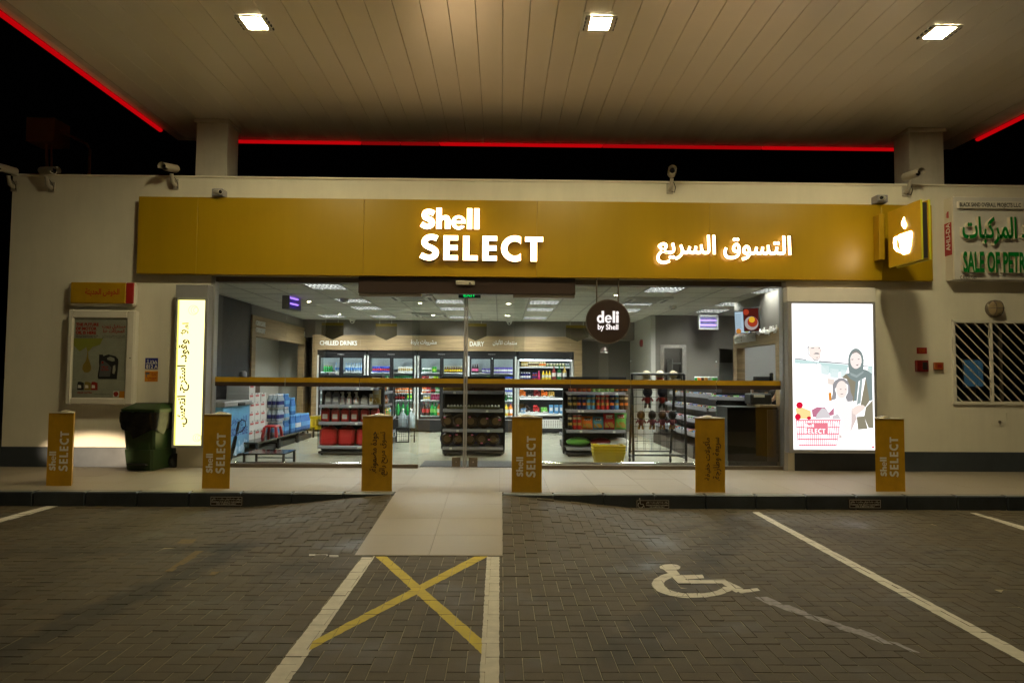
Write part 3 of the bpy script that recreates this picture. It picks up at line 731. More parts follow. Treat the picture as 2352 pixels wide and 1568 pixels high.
t = thing('barred_window', 'office window behind slanting white security bars', 'window', (wx0, YF, wz0))
MB().frame(wx0 - .03, wx1 + .03, wz0 - .03, wz1 + .03, YF - .03, YF + .02, .045, .004).build('grille_frame', 'white_frame', t)
mxv = on_y(2277, 800, YF - .02)[0]
MB().box(mxv - .02, mxv + .02, YF - .028, YF + .01, wz0 + .016, wz1 - .016).build('grille_post', 'white_frame', t)
hW = wz1 - wz0
for i in range(-8, 12):
    x = wx0 + i * .152
    q0, q1 = 0.0, 1.0; dx = 1.18
    if x < wx0: q0 = (wx0 - x) / dx
    if x + dx > wx1: q1 = (wx1 - x) / dx
    if q1 - q0 < .05: continue
    p0 = (x + dx * q0, YF - .012, wz1 - hW * q0); p1 = (x + dx * q1, YF - .012, wz1 - hW * q1)
    MB().tube([p0, p1], .0105, 4).build('bar', 'white_frame', t)
MB().frame(wx0, wx1, wz0, wz1, YF + .10, YF + .14, .03).box(wx0 + .78, wx0 + .82, YF + .10, YF + .14, wz0 + .03, wz1 - .03).build('sash', 'bronze_metal', t)
MB().box(wx0 + .03, wx1 - .03, YF + .118, YF + .122, wz0 + .03, wz1 - .03).build('pane', 'clear_glass', t)
MB().box(wx0 - .3, wx1 + .5, YF + 2.2, YF + 2.25, ZW, 3.4).box(wx0 - .32, wx0 - .28, YF + .26, YF + 2.2, ZW, 3.4).box(wx1 + .48, wx1 + .52, YF + .26, YF + 2.2, ZW, 3.4).box(wx0 - .28, wx1 + .48, YF + .26, YF + 2.2, 3.1, 3.14).build('office_wall', 'blue_room', bld)
t = thing('desk_screen', 'pale screen seen inside the barred office window', 'monitor', (wx0 + .42, YF + 1.2, 1.0))
x, z = on_y(2230, 850, YF + 1.2)
MB().box(x - .14, x + .22, YF + 1.2, YF + 1.23, z - .3, z + .2, .008).build('housing', 'camera_grey', t)
MB().box(x - .12, x + .20, YF + 1.192, YF + 1.198, z - .27, z + .17).build('screen', emat('office_screen', (.12, .30, .42), .12), t)
MB().box(x, x + .08, YF + 1.2, YF + 1.3, .85, z - .3).build('stand', 'camera_grey', t)
MB().box(x - .8, x + 1.0, YF + .9, YF + 1.6, .80, .84).box(x - .8, x - .75, YF + .9, YF + 1.6, ZW, .80).box(x + .95, x + 1.0, YF + .9, YF + 1.6, ZW, .80).build('office_desk', 'roof_grey', bld)
def wall_box(name, x0, x1, y0, y1, d, m, label, cat, ch=.006):
    a, b = on_y(x0, y1, YF - d), on_y(x1, y0, YF - d); t = thing(name, label, cat, (a[0], YF, a[1]))
    MB().box(a[0], b[0], YF - d, YF - .001, a[1], b[1], ch).build('housing', m, t); return t, a, b
t, a, b = wall_box('fire_notice', 2106, 2129, 798, 812, .006, 'red_print', 'flat dark red notice on the wall above the red alarm box', 'notice', 0)
letters(MB(), 'BREAK\nGLASS', ((a[0] + b[0]) / 2, YF - .007, (a[1] + b[1]) / 2), XV, ZV, .1, .05).build('lettering', 'orange_plate', t)
t, a, b = wall_box('alarm_box', 2107, 2133, 827, 853, .07, 'red_box', 'red alarm box with a dark face under the red notice', 'alarm box')
MB().box(a[0] + .08, b[0] - .02, YF - .078, YF - .071, a[1] + .03, b[1] - .03, .003).build('face', 'dark_plastic', t)
t, a, b = wall_box('switch_box', 2148, 2168, 832, 849, .05, 'orange_box', 'small orange call box beside the barred window', 'call box')
MB().box(a[0] + .035, b[0] - .035, YF - .055, YF - .051, a[1] + .03, b[1] - .03).build('button', 'red_box', t)
a, b = on_y(2276, 976, YF), on_y(2313, 947, YF)
t = thing('wall_hatch', 'small square white hatch with a dark knob below the barred window', 'hatch', (a[0], YF, a[1]))
MB().frame(a[0], b[0], a[1], b[1], YF - .008, YF - .0005, .012).box(a[0] + .014, b[0] - .014, YF - .005, YF - .0005, a[1] + .014, b[1] - .014).build('panel', 'white_wall', t)
MB().lathe([(.02, 0), (.02, .02), (.012, .028), (0, .03)], ((a[0] + b[0]) / 2, YF - .006, a[1] + .05), 10, axis='y').build('knob', 'bronze_metal', t)
# ================================================================== left wall: lit sign, poster, plates
def zx(x, y, Y): return on_y(x, y, Y)
BY = YF - .20
a, b = zx(393, 1028, BY), zx(479, 654, BY)
emat('amber_lit', (1.0, 0.90, 0.34), 2.4); emat('amber_edge', (1.0, 0.86, 0.13), 1.3); emat('amber_swirl', (1.0, .88, .28), 1.15)
t = thing('lit_pylon', 'tall narrow light box glowing yellow with brown vertical Arabic lettering', 'light box', (a[0], YF, a[1]))
l0, l1 = zx(398, 1022, BY), zx(471, 689, BY)
m = MB().box(a[0], l0[0], BY, YF - .001, a[1], l1[1] + .02, .003).box(l1[0], b[0], BY, YF - .001, a[1], l1[1] + .02, .003).box(l0[0], l1[0], BY, YF - .001, a[1], l0[1]).box(l0[0], l1[0], BY + .05, YF - .001, l0[1], l1[1])
m.build('housing', 'grey_metal', t)
MB().box(a[0], b[0] + .0, BY - .012, YF - .001, l1[1] + .022, b[1], .006).build('header', 'grey_metal', t)
MB().box(l0[0] + .001, l1[0] - .001, BY + .012, BY + .048, l0[1] + .001, l1[1] - .001).build('lit_panel', 'amber_lit', t)
yy = BY + .010
m = MB().box(l0[0] + .001, l0[0] + .022, yy, yy + .001, l0[1] + .001, l1[1] - .001)
for k in range(2):
    for i in range(9): pass
m.build('lit_edge', 'amber_edge', t)
cx, cz = zx(418, 860, yy)
h = abs(zx(418, 743, yy)[1] - zx(418, 981, yy)[1])
emat('amber_text', (.16, .05, .002), .3)
for body, v0, v1 in (('املأ', 741, 771), ('وقود.', 779, 831), ('استرح.', 838, 902), ('انتعش.', 908, 980)):
    z0, z1 = zx(418, v1, yy)[1], zx(418, v0, yy)[1]; letters(MB(), body, (zx(421, 860, yy)[0], yy, (z0 + z1) / 2), ZV, NXV, z1 - z0, None, bold=.03).build('lettering', 'amber_text', t)
m = MB()
for ox, oz, r in ((444, 712, .07), (452, 1005, .055)):
    c = zx(ox, oz, yy)
    for k in range(3): m.tube([(c[0] + r * (1 - .25 * k) * math.cos(2 * PI * i / 16) + .02 * k, yy, c[1] + r * (1 - .2 * k) * math.sin(2 * PI * i / 16)) for i in range(17)], .003, 4, False)
m.build('swirl_print', 'amber_swirl', t)

a, b = zx(155, 702, YF - .12), zx(310, 648, YF - .12)
t = thing('station_name_sign', 'white framed yellow and red sign with Arabic lettering above the oil poster', 'sign', (a[0], YF, a[1]))
MB().box(a[0], b[0], YF - .12, YF - .001, a[1], b[1], .03).build('frame', 'white_frame', t)
p0, p1 = zx(161, 696, YF - .14), zx(308, 649, YF - .14); xs_ = zx(289, 670, YF - .14)[0]
MB().box(p0[0], xs_, YF - .145, YF - .121, p0[1], p1[1], .01).build('yellow_face', 'yellow_sheet', t)
MB().box(xs_ + .001, p1[0], YF - .145, YF - .121, p0[1], p1[1], .01).build('red_face', 'red_print', t)
facing(MB(), 'الخوض الحديثة', 196, 274, 662, 681, YF - .147, bold=.025).build('lettering', 'red_print', t)

PY = YF - .14
a, b = zx(150, 929, PY), zx(312, 712, PY); a = (zx(152, 820, PY)[0], a[1]); b = (zx(307, 820, PY)[0], b[1])
t = thing('oil_poster_case', 'white wall case holding a grey motor oil poster with a black jug', 'poster case', (a[0], YF, a[1]))
o = MB(); g0, g1 = (a[0] + .085, a[1] + .105), (b[0] - .125, b[1] - .13)
o.box(a[0], g0[0], PY, YF - .001, a[1], b[1], .02).box(g1[0], b[0], PY, YF - .001, a[1], b[1], .02).box(g0[0] - .02, g1[0] + .02, PY, YF - .001, a[1], g0[1], .02).box(g0[0] - .02, g1[0] + .02, PY, YF - .001, g1[1], b[1], .02)
o.build('case_frame', 'white_frame', t)
MB().box(g0[0], g1[0], PY + .03, PY + .04, g0[1], g1[1]).build('poster', 'poster_paper', t)
MB().box(g0[0], g1[0], PY + .012, PY + .015, g0[1], g1[1]).build('pane', 'poster_glass', t)
MB().lathe([(.01, 0), (.008, .006), (0, .007)], ((g1[0] + b[0]) / 2 + .01, PY, zx(295, 822, PY)[1]), 8, axis='y').build('lock', 'dark_plastic', t)
yy = PY + .028
W_, H_ = g1[0] - g0[0], g1[1] - g0[1]
def PP(u, v): return (g0[0] + u * W_, yy, g1[1] - v * H_)
def pflat(name, polys, m, lift=0.0):
    k = MB()
    for p in polys: k.add([(q[0], q[1] - lift, q[2]) for q in (PP(*u) for u in p)], [tuple(range(len(p)))])
    k.build(name, m, t)
def ptext(name, body, u0, u1, v0, v1, m, bold=.03, lift=.001, **kw):
    c = PP((u0 + u1) / 2, (v0 + v1) / 2); letters(MB(), body, (c[0], c[1] - lift, c[2]), XV, ZV, (u1 - u0) * W_, (v1 - v0) * H_, bold=bold, **kw).build(name, m, t)
ptext('headline', 'THE FUTURE\nOF MOTOR\nOIL IS HERE', .03, .46, .055, .20, 'red_print', .05, align='LEFT')
ptext('headline', 'مستقبل زيوت\nالمحركات هنا', .53, .97, .07, .19, 'red_print', .03)
ptext('subline', 'THE FIRST SYNTHETIC MOTOR OIL\nDESIGNED FROM NATURAL GAS', .03, .46, .21, .245, 'jug_black', .02, align='LEFT')
ptext('subline', 'أول زيت محركات اصطناعي\nتم تصميمه من الغاز الطبيعي', .53, .97, .205, .25, 'jug_black', .02)
pflat('splash_print', [[(.0, .25), (.55, .25), (.5, .33), (.36, .36), (.27, .43), (.24, .36), (.12, .42), (.0, .34)]], 'poster_green')
pflat('drop_print', [[(.27, .36), (.29, .50), (.33, .57), (.35, .62), (.34, .66), (.29, .685), (.22, .68), (.18, .64), (.19, .59), (.24, .54), (.26, .48)]], 'oil_gold', .001)
pflat('jug_print', [[(.49, .455), (.56, .455), (.57, .475), (.66, .452), (.80, .475), (.85, .51), (.86, .55), (.84, .765), (.80, .765), (.49, .765), (.475, .73), (.50, .60), (.49, .55)]], 'jug_black', .001)
pflat('jug_print', [[(.64, .50), (.70, .48), (.78, .50), (.79, .535), (.74, .54), (.65, .52)], [(.76, .60), (.80, .585), (.81, .65), (.79, .70), (.75, .69)]], 'poster_paper', .002)
pflat('jug_label', [[(.53, .535), (.58, .53), (.68, .58), (.73, .62), (.71, .735), (.50, .735)]], 'jug_grey', .002)
ptext('jug_lettering', 'HELIX\nULTRA', .535, .685, .60, .66, 'red_print', .03, .003)
pflat('jug_badge', [[(.56 + .022 * math.cos(i * PI / 6), .555 + .016 * math.sin(i * PI / 6)) for i in range(12)]], 'red_print', .003)
for u, mm in ((.10, 'jug_black'), (.235, 'oil_gold'), (.36, 'red_print')):
    pflat('small_jug_print', [[(u + .01, .80), (u + .06, .80), (u + .12, .815), (u + .125, .905), (u, .905), (u, .83)]], mm, .001)
    pflat('small_jug_label', [[(u + .015, .84), (u + .07, .845), (u + .075, .88), (u + .012, .88)]], 'white_print', .002)
ptext('product_line', 'HELIX ULTRA', .10, .38, .925, .95, 'red_print', .03)
ptext('product_line', 'www.motoroils.com', .42, .72, .95, .96, 'jug_black', .01)
pflat('corner_print', [[(.90, .915), (1, .915), (1, 1), (.89, 1)]], 'orange_plate')
pflat('shell_badge', [[(.78, .915), (.89, .915), (.885, .99), (.775, .99)]], 'white_print')
pflat('shell_badge', [[(.832 + .048 * math.cos(PI * (i / 14.)), .952 - .03 * math.sin(PI * (i / 14.))) for i in range(15)] + [(.80, .975), (.815, .985), (.85, .985), (.865, .975)]], 'red_print', .001)

t, a, b = wall_box('number_plate', 333, 363, 822, 847, .008, 'blue_plate', 'blue wall plate numbered 812 A in two scripts', 'number plate', .001)
yy = YF - .009
facing(MB(), '٨١٢ أ', 337, 361, 825, 834, yy, bold=.02).build('lettering', 'white_print', t)
facing(MB(), '812 A', 336, 362, 837, 846, yy, bold=.02).build('lettering', 'white_print', t)
MB().box(a[0] + .01, b[0] - .01, yy - .001, yy + .0005, (a[1] + b[1]) / 2 - .004, (a[1] + b[1]) / 2 + .004).build('divider', 'white_print', t)
t, a, b = wall_box('camera_notice', 332, 363, 852, 876, .006, 'orange_plate', 'orange notice plate with a small camera picture below the blue plate', 'notice', .001)
yy = YF - .0075
facing(MB(), 'Site Monitored\nby CCTV', 336, 359, 866, 874, yy, bold=.03).build('lettering', 'red_print', t)
facing(MB(), 'الموقع مراقب\nبالكاميرات', 346, 361, 855, 863, yy, bold=.02).build('lettering', 'red_print', t)
a = zx(334, 861, yy); MB().box(a[0], a[0] + .06, yy - .001, yy, a[1] + .01, a[1] + .04).box(a[0] + .01, a[0] + .025, yy - .001, yy, a[1] - .03, a[1] + .01).build('camera_picture', 'jug_grey', t)

# ================================================================== lit family poster on the right
BY = YF - .16
a, b = zx(1813, 1040, BY), zx(2010, 661, BY)
t = thing('lit_poster', 'large white glowing poster box showing a family behind a red basket', 'light box', (a[0], YF, a[1]))
l0, l1 = zx(1823, 1032, BY), zx(2005, 698, BY)
def fr(x0, x1, z0, z1): return MB().box(x0, x1, BY, YF - .001, z0, z1, .004)
m = MB(); m.box(a[0], l0[0], BY, YF - .001, a[1], l1[1] + .02, .004).box(l1[0], b[0], BY, YF - .001, a[1], l1[1] + .02, .004).box(l0[0], l1[0], BY, YF - .001, a[1], l0[1], .004).box(l0[0], l1[0], BY, YF - .001, l1[1], l1[1] + .02, .002)
m.build('housing', 'grey_metal', t)
MB().box(a[0] - .005, b[0], BY - .01, YF - .001, l1[1] + .022, b[1], .006).build('header', 'sign_grey', t)
MB().box(l0[0] + .001, l1[0] - .001, BY + .015, YF - .002, l0[1] + .001, l1[1] - .001).build('lit_panel', emat('poster_white', (1.0, 0.985, 0.98), 1.7), t)
def fp(x, y, lift): p = zx((3150 + x * .3953) / SC, (1200 + y * .3953) / SC, BY + .013 - lift); return (p[0], BY + .013 - lift, p[1])
def fprint(name, polys, col, lift=0.0):
    nm = 'poster_ink_%d' % len(MATS); emat(nm, col, 1.0)
    m = MB()
    for p in polys:
        if len(polys) > 6: m.add([fp(x, y, lift) for x, y in p], [tuple(range(len(p)))])
        else: MB().add([fp(x, y, lift) for x, y in p], [tuple(range(len(p)))]).build(name, nm, t)
    if m.v: m.build(name, nm, t)['kind'] = 'stuff'
def el(cx, cy_, rx, ry, a0=0, a1=360, n=20): return ell(cx, cy_, rx, ry, a0, a1, n)
def ring(cx, cy_, rx, ry, tx, ty_, a0, a1, n=14):
    o_ = el(cx, cy_, rx, ry, a0, a1, n); i_ = el(cx, cy_, rx - tx, ry - ty_, a0, a1, n)
    return [[o_[k], o_[k + 1], i_[k + 1], i_[k]] for k in range(n)]
fprint('shelf_print', [[(340, 660), (420, 668), (420, 760), (345, 740)], [(430, 690), (520, 700), (515, 790), (430, 780)], [(540, 700), (600, 706), (590, 760), (540, 790)]], (.80, .93, .92))
fprint('shelf_print', [[(405, 790), (475, 800), (470, 860), (410, 850)], [(800, 690), (860, 700), (862, 740), (815, 715)]], (.92, .80, .72))
fprint('robe_print', [[(160, 604), (250, 612), (290, 645), (330, 640), (395, 690), (410, 860), (415, 1020), (330, 1060), (240, 1090), (150, 1030), (80, 1000), (75, 700)]], (1.02, 1.02, 1.04), -.0004)
fprint('skin_print', [[(214, 470), (330, 466), (340, 500), (330, 585), (300, 605), (262, 598), (222, 560)]], (1.05, .90, .82), .0005)
fprint('skin_print', [el(692, 612, 57, 82)], (1.06, .92, .86), .0022)
fprint('skin_print', [el(548, 905, 58, 90)], (1.06, .90, .83), .0022)
fprint('dress_print', [[(470, 1012), (520, 1000), (580, 1000), (650, 1020), (680, 1060), (650, 1110), (652, 1320), (560, 1330), (545, 1200), (470, 1085)]], (1.05, 1.0, .99), .0012)
fprint('skin_print', [[(652, 1100), (700, 1065), (765, 1060), (790, 1080), (770, 1110), (700, 1160), (660, 1150)]], (1.0, .84, .76), .0024)
fprint('rail_print', [[(72, 585), (190, 598), (190, 608), (72, 596)], [(318, 613), (620, 640), (620, 650), (318, 627)], [(760, 662), (862, 668), (862, 676), (760, 670)]], (.22, .25, .27))
fprint('window_print', [[(72, 598), (330, 625), (330, 640), (72, 640)], [(330, 630), (618, 655), (600, 720), (420, 740), (330, 640)], [(815, 668), (862, 672), (862, 760), (815, 720)]], (.62, .82, .80))
fprint('man_hair_print', [[(198, 480), (205, 466), (222, 462), (213, 480), (214, 545), (240, 580), (270, 600), (300, 606), (325, 590), (332, 540), (338, 500), (345, 497), (347, 512), (338, 520), (330, 590), (305, 615), (268, 612), (230, 575), (205, 545), (206, 500)]], (.42, .45, .46), .001)
fprint('man_face_print', [[(262, 545), (285, 532), (312, 534), (326, 545), (312, 546), (285, 545)], [(237, 484), (270, 480), (268, 488), (240, 490)], [(312, 484), (335, 480), (334, 488), (314, 490)], [(283, 580), (312, 578), (300, 586)]], (.22, .22, .23), .0034)
fprint('man_collar_print', [[(246, 610), (290, 640), (305, 622), (296, 648), (250, 618)]], (.5, .58, .62), .001)
fprint('hijab_print', ring(692, 610, 78, 122, 20, 40, -10, 190) + [[(614, 600), (636, 600), (650, 660), (690, 692), (735, 672), (756, 610), (772, 600), (768, 700), (800, 706), (855, 745), (862, 1010), (830, 1020), (792, 780), (720, 820), (700, 1020), (672, 1020), (690, 825), (640, 800), (592, 745), (625, 735), (616, 680)]], (.25, .31, .30), .001)
fprint('hair_print', [[(645, 530), (690, 505), (735, 530), (745, 560), (700, 530), (660, 545)]], (.30, .29, .27), .002)
fprint('scarf_print', [[(630, 730), (700, 758), (770, 715), (768, 735), (700, 785), (640, 760)], [(735, 800), (760, 790), (740, 1040), (700, 1060)]], (.38, .45, .44), .002)
fprint('abaya_print', [[(592, 745), (640, 800), (690, 825), (672, 1020), (690, 1060), (650, 1000), (628, 870), (600, 800), (552, 782)], [(792, 1085), (862, 1010), (870, 1295), (820, 1290), (775, 1180)], [(700, 1180), (775, 1172), (812, 1300), (714, 1308)], [(792, 780), (830, 1020), (790, 1080), (740, 1058)]], (.30, .27, .19), .0005)
fprint('woman_face_print', [[(640, 598), (672, 596), (656, 606)], [(706, 596), (734, 592), (722, 603)], [(690, 655), (722, 648), (708, 664)]], (.25, .22, .22), .0034)
fprint('girl_hair_print', [[(455, 860), (480, 815), (520, 790), (570, 790), (612, 820), (630, 870), (640, 930), (664, 985), (655, 1020), (610, 1025), (585, 985), (612, 930), (612, 860), (575, 832), (515, 850), (480, 900), (495, 950), (490, 1000), (440, 1015), (455, 950)]], (.36, .35, .36), .002)
fprint('girl_face_print', [[(525, 898), (550, 896), (540, 906)], [(575, 900), (598, 898), (590, 908)], [(530, 948), (570, 945), (550, 955)]], (.3, .26, .26), .0034)
fprint('arm_print', [[(650, 1110), (690, 1160), (700, 1200), (655, 1300), (640, 1330), (650, 1240)], [(672, 1150), (720, 1165), (690, 1160)], [(525, 1350), (556, 1380), (540, 1396), (520, 1392)]], (.80, .66, .62), .002)
fprint('goods_print', [[(415, 935), (445, 935), (445, 1018), (420, 1015)]], (.8, .30, .04), .001)
fprint('goods_print', [[(245, 1110), (300, 1080), (380, 1085), (420, 1140), (470, 1085), (470, 1160), (350, 1190), (255, 1180)]], (.60, .22, .32), .001)
fprint('goods_print', [[(80, 1090), (150, 1085), (235, 1120), (240, 1200), (100, 1200)]], (1.0, .80, .35), .0015)
fprint('goods_print', [[(300, 1150), (350, 1090), (400, 1105), (440, 1190), (280, 1200)], [(455, 1170), (510, 1150), (540, 1200), (450, 1205)]], (.75, .70, .72), .002)
fprint('rose_print', [el(122, 1062, 34, 33), el(104, 1180, 30, 32), el(218, 1192, 22, 16)], (.75, .01, .045), .003)
fprint('basket_print', [[(80, 1208), (540, 1208), (538, 1222), (84, 1222)], [(190, 1240), (405, 1240), (400, 1345), (195, 1345)], [(96, 1345), (522, 1345), (521, 1358), (98, 1358)], [(106, 1400), (510, 1400), (508, 1412), (108, 1412)], [(112, 1462), (498, 1462), (494, 1476), (118, 1476)], [(88, 1280), (190, 1280), (190, 1290), (89, 1290)], [(405, 1280), (530, 1280), (529, 1290), (405, 1290)]]
       + [[(86 + 23 * i + (20 - i * 2) * 0, 1222), (95 + 23 * i, 1222), (112 + 20.5 * i, 1465), (104 + 20.5 * i, 1465)] for i in range(20)], (.90, .24, .31), .003)
m = MB(); c = fp(274, 1302, .005); heavy_one(m, 'Shell', (c[0] - .085, c[1], c[2] + .05), XV, ZV, .15, .05); heavy_one(m, 'SELECT', (c[0], c[1], c[2] - .03), XV, ZV, .32, .075); m.build('basket_lettering', emat('print_white', (1, 1, 1), 1.3), t)
fprint('corner_print', [[(850, 1478), (876, 1474), (876, 1498), (858, 1492)]], (.9, .05, .10), .001)

# ================================================================== security cameras on the wall
def bullet(loc, yaw, pitch, label, drop=.17, s=1.0):
    """Housing on a bracket; loc is the bracket foot on the wall."""
    t = thing('security_camera', label, 'camera', loc, group='security cameras on the shop wall')
    MB().box(-.05, .05, -.02, 0, -.08, .08, .006).tube([(0, -.02, -.02), (0, -.11, .0), (0, -.15, .07 * s + drop * .3)], [.035, .03, .026], 8).build('bracket', 'camera_shell', t, local=True)
    Rm = Matrix.Translation((0, -.15, .10 + drop * .3)) @ Matrix.Rotation(yaw, 4, 'Z') @ Matrix.Rotation(pitch, 4, 'X')
    m = MB(); m.lathe([(.044, -.14), (.053, -.115), (.053, .15), (.050, .17), (.044, .17)], (0, 0, .05), 14, axis='y', sx=1.0, sy=.95); m.xf(Rm); m.build('body', 'camera_shell', t, local=True)
    m = MB(); v = []
    for y in (-.25, .12):
        for i in range(9): q = math.radians(200 - i * 27.5); v.append((.064 * math.cos(q), y, .054 + .062 * math.sin(q)))
    m.add(v, [(i, i + 1, 10 + i, 9 + i) for i in range(8)], True); m.xf(Rm); m.build('sun_shield', 'camera_shell', t, local=True)
    m = MB(); m.lathe([(.042, .165), (.040, .172), (0, .174)], (0, 0, .05), 14, axis='y'); m.xf(Rm); m.build('lens', 'lens_black', t, local=True)
    m = MB(); m.tube([(.02, -.02, -.04), (.06, -.06, -.07), (.07, -.09, .0), (.03, -.12, .08)], .006, 5); m.build('cable', 'dark_plastic', t, local=True)
    return t
def wp(x, y): p = on_y(x, y, YF); return (p[0], YF, p[1])
bullet(wp(404, 424), -.12, .18, 'bullet camera with a shadow under it, above the fascia corner beside a column')
bullet(wp(1538, 434), -.20, .06, 'bullet camera facing straight out on the parapet above the Arabic shop name')
bullet(wp(2078, 440), .12, .05, 'bullet camera pointing sideways on the wall in front of the column nearest the licence sign')
bullet(wp(34, 428), -.15, .05, 'bullet camera at the very corner of the building wall')
bullet(wp(120, 430), 1.1, .1, 'bullet camera casting a shadow under the rusty box lamp, next to the corner camera')
def small_cam(x, y, sgn, label):
    p = wp(x, y); t = thing('security_camera', label, 'camera', (p[0], YF - .132, p[2]), group='small grey box cameras on the fascia')
    MB().box(-.085, .085, -.05, .13, -.055, .06, .01).build('junction_box', 'camera_grey', t, local=True)
    Rm = Matrix.Translation((.0, -.06, .005)) @ Matrix.Rotation(sgn * 1.0, 4, 'Z') @ Matrix.Rotation(.15, 4, 'X')
    m = MB(); m.lathe([(.034, -.08), (.037, -.05), (.037, .09), (.031, .09)], (0, 0, 0), 12, axis='y'); m.xf(Rm); m.build('body', 'camera_shell', t, local=True)
    m = MB(); m.lathe([(.029, .085), (.027, .092), (0, .093)], (0, 0, 0), 12, axis='y'); m.xf(Rm); m.build('lens', 'lens_black', t, local=True)
small_cam(510, 449, .9, 'small camera on a grey box at the fascia edge below the bullet camera')
small_cam(2013, 463, -.7, 'small camera on a grey box at the fascia edge beside the cup sign')
# lamp box on a bent pole behind the roof
p = on_y(92, 298, 13.5)
t = thing('pole_box', 'unlit rusty box on a bent pole standing behind the parapet', 'pole box', (p[0], 13.5, 3.7))
MB().box(p[0] - .27, p[0] + .27, 13.5, 14.0, p[1] - .22, p[1] + .24, .01).build('box_body', 'rust_brown', t)
e1 = on_y(198, 330, 13.6); MB().tube([(p[0] + .25, 13.7, p[1] + .05), (e1[0] - .05, 13.7, e1[1] + .03), (e1[0] + .02, 13.7, e1[1] - .08), (e1[0] + .02, 13.7, 3.7)], .028, 6).build('bent_pole', 'rust_brown', t)
MB().tube([(p[0] + .0, 13.7, p[1] - .2), (p[0] + .14, 13.7, 3.75)], .03, 6).tube([(p[0] + .06, 13.75, p[1] - .2), (p[0] + .19, 13.75, 3.75)], .02, 6).build('strut', 'rust_brown', t)

# ================================================================== waste bin
c = on_z(318, 1081, ZW)
t = thing('waste_bin', 'dark green wheeled pedal bin with a black bag hanging over its rim', 'bin', (c[0], c[1] + .0, ZW), rz=-.16)
def taper(m, z0, z1, w0, w1, d0, d1, c=.03, yo0=0, yo1=0):
    v = []
    for z, w_, d, yo in ((z0, w0, d0, yo0), (z1, w1, d1, yo1)):
        for sx, sy in ((-1, -1), (1, -1), (1, 1), (-1, 1)):
            for k in ((0, 1) if sx * sy > 0 else (1, 0)):
                v.append((sx * (w_ / 2 - (c if k else 0)), yo + sy * (d / 2 - (0 if k else c)) + d0 / 2, z))
    f = [(i, (i + 1) % 8, 8 + (i + 1) % 8, 8 + i) for i in range(8)] + [tuple(range(8))[::-1], tuple(range(8, 16))]
    m.add(v, f); return m
m = MB(); taper(m, .01, .30, .41, .45, .45, .52); taper(m, .302, .60, .46, .495, .535, .60); taper(m, .602, .82, .505, .53, .61, .66); m.box(-.17, .17, -.012, .05, .10, .52, .01); m.build('body', 'bin_green', t, local=True)
m = MB(); taper(m, .83, .875, .60, .61, .72, .74, .05, -.05, -.05); taper(m, .875, .95, .61, .42, .74, .48, .05, -.05, -.02); m.build('lid', 'bin_green', t, local=True)
m = MB(); m.box(-.19, .19, .14, .40, .945, .958, .004); m.build('lid_opening', 'dark_plastic', t, local=True)
m = MB(); n = 40; v = []
for r in range(6):
    for i in range(n):
        q = 2 * PI * i / n; cxs = max(-1, min(1, 1.35 * math.cos(q))); sns = max(-1, min(1, 1.35 * math.sin(q)))
        hang = .20 + .07 * math.sin(3 * q + 1) + (.12 if math.sin(q) < -.2 and math.cos(q) > -.2 else 0)
        wv = 1 + .02 * math.sin(11 * q + r) + random.gauss(0, .006)
        v.append((cxs * .288 * wv * (1 - r * .004), .27 + sns * .352 * wv * (1 - r * .006), .835 - hang * r / 5 + random.gauss(0, .004)))
m.add(v, [(r * n + i, (r + 1) * n + i, (r + 1) * n + (i + 1) % n, r * n + (i + 1) % n) for r in range(5) for i in range(n)], True); m.build('bin_bag', 'bag_black', t, local=True)
for s in (-1, 1):
    m = MB(); m.lathe([(.02, -.03), (.10, -.03), (.105, -.02), (.105, .02), (.10, .03), (.02, .03)], (s * .25, .46, .105), 18, axis='x'); m.build('wheel', 'rubber', t, local=True)
MB().box(-.15, .15, -.07, .02, .085, .11, .008).box(-.17, .17, .0, .03, .02, .15, .004).build('pedal', 'dark_plastic', t, local=True)

# ================================================================== bollards
def bollard(xl, xr, yb, text, label, grp):
    a = on_z(xl, yb, ZW); b = on_z(xr, yb + .5, ZW)
    w_ = b[0] - a[0]; cx = (a[0] + b[0]) / 2; Y = (a[1] + b[1]) / 2; H = .885
    t = thing('bollard', label, 'bollard', (cx, Y, ZW), group=grp)
    dp = w_ * .87; tri = [(-w_ / 2, 0), (w_ / 2, 0), (.012, dp), (-.012, dp)]
    MB().prism(tri, 0, H, 'z').build('post', 'bollard_yellow', t, local=True)
    MB().prism([(-w_ / 2 - .004, -.004), (w_ / 2 + .004, -.004), (.012, dp + .005), (-.012, dp + .005)], H + .0005, H + .010, 'z').build('cap', 'cream_side', t, local=True)
    m = MB(); m.lathe([(.07, 0), (.066, .008), (.045, .018), (.02, .023), (0, .024)], (0, dp * .36, H + .010), 14); m.build('lamp_dome', 'dome_clear', t, local=True)
    if text == 'en':
        for body, x0, zc, ww, hh in (('Shell', -.085, .30, .235, .085), ('SELECT', .048, .42, .49, .115)):
            heavy_one(MB(), body, (x0, -.0008, zc), ZV, NXV, ww, hh).build('lettering', 'grey_print', t, local=True)
    else:
        for (body, x0, zc, ww, hh) in text: letters(MB(), body, (x0, -.0008, zc), ZV, NXV, ww, hh, bold=.012).build('lettering', 'brown_print', t, local=True)
    return t
g = 'yellow bollards along the kerb'
bt = bollard(106, 163, 1115, 'en', 'yellow bollard with English lettering lit orange by headlights, before the waste bin', g)
letters(MB(), 'تسوق مريح', (.115, .17, .62), ZV, Vector((-.5, .87, 0)).normalized(), .2, .05, bold=.02).build('side_lettering', 'brown_print', bt, local=True)
bollard(464, 527, 1121, 'en', 'yellow bollard with English lettering in front of the ice freezer', g)
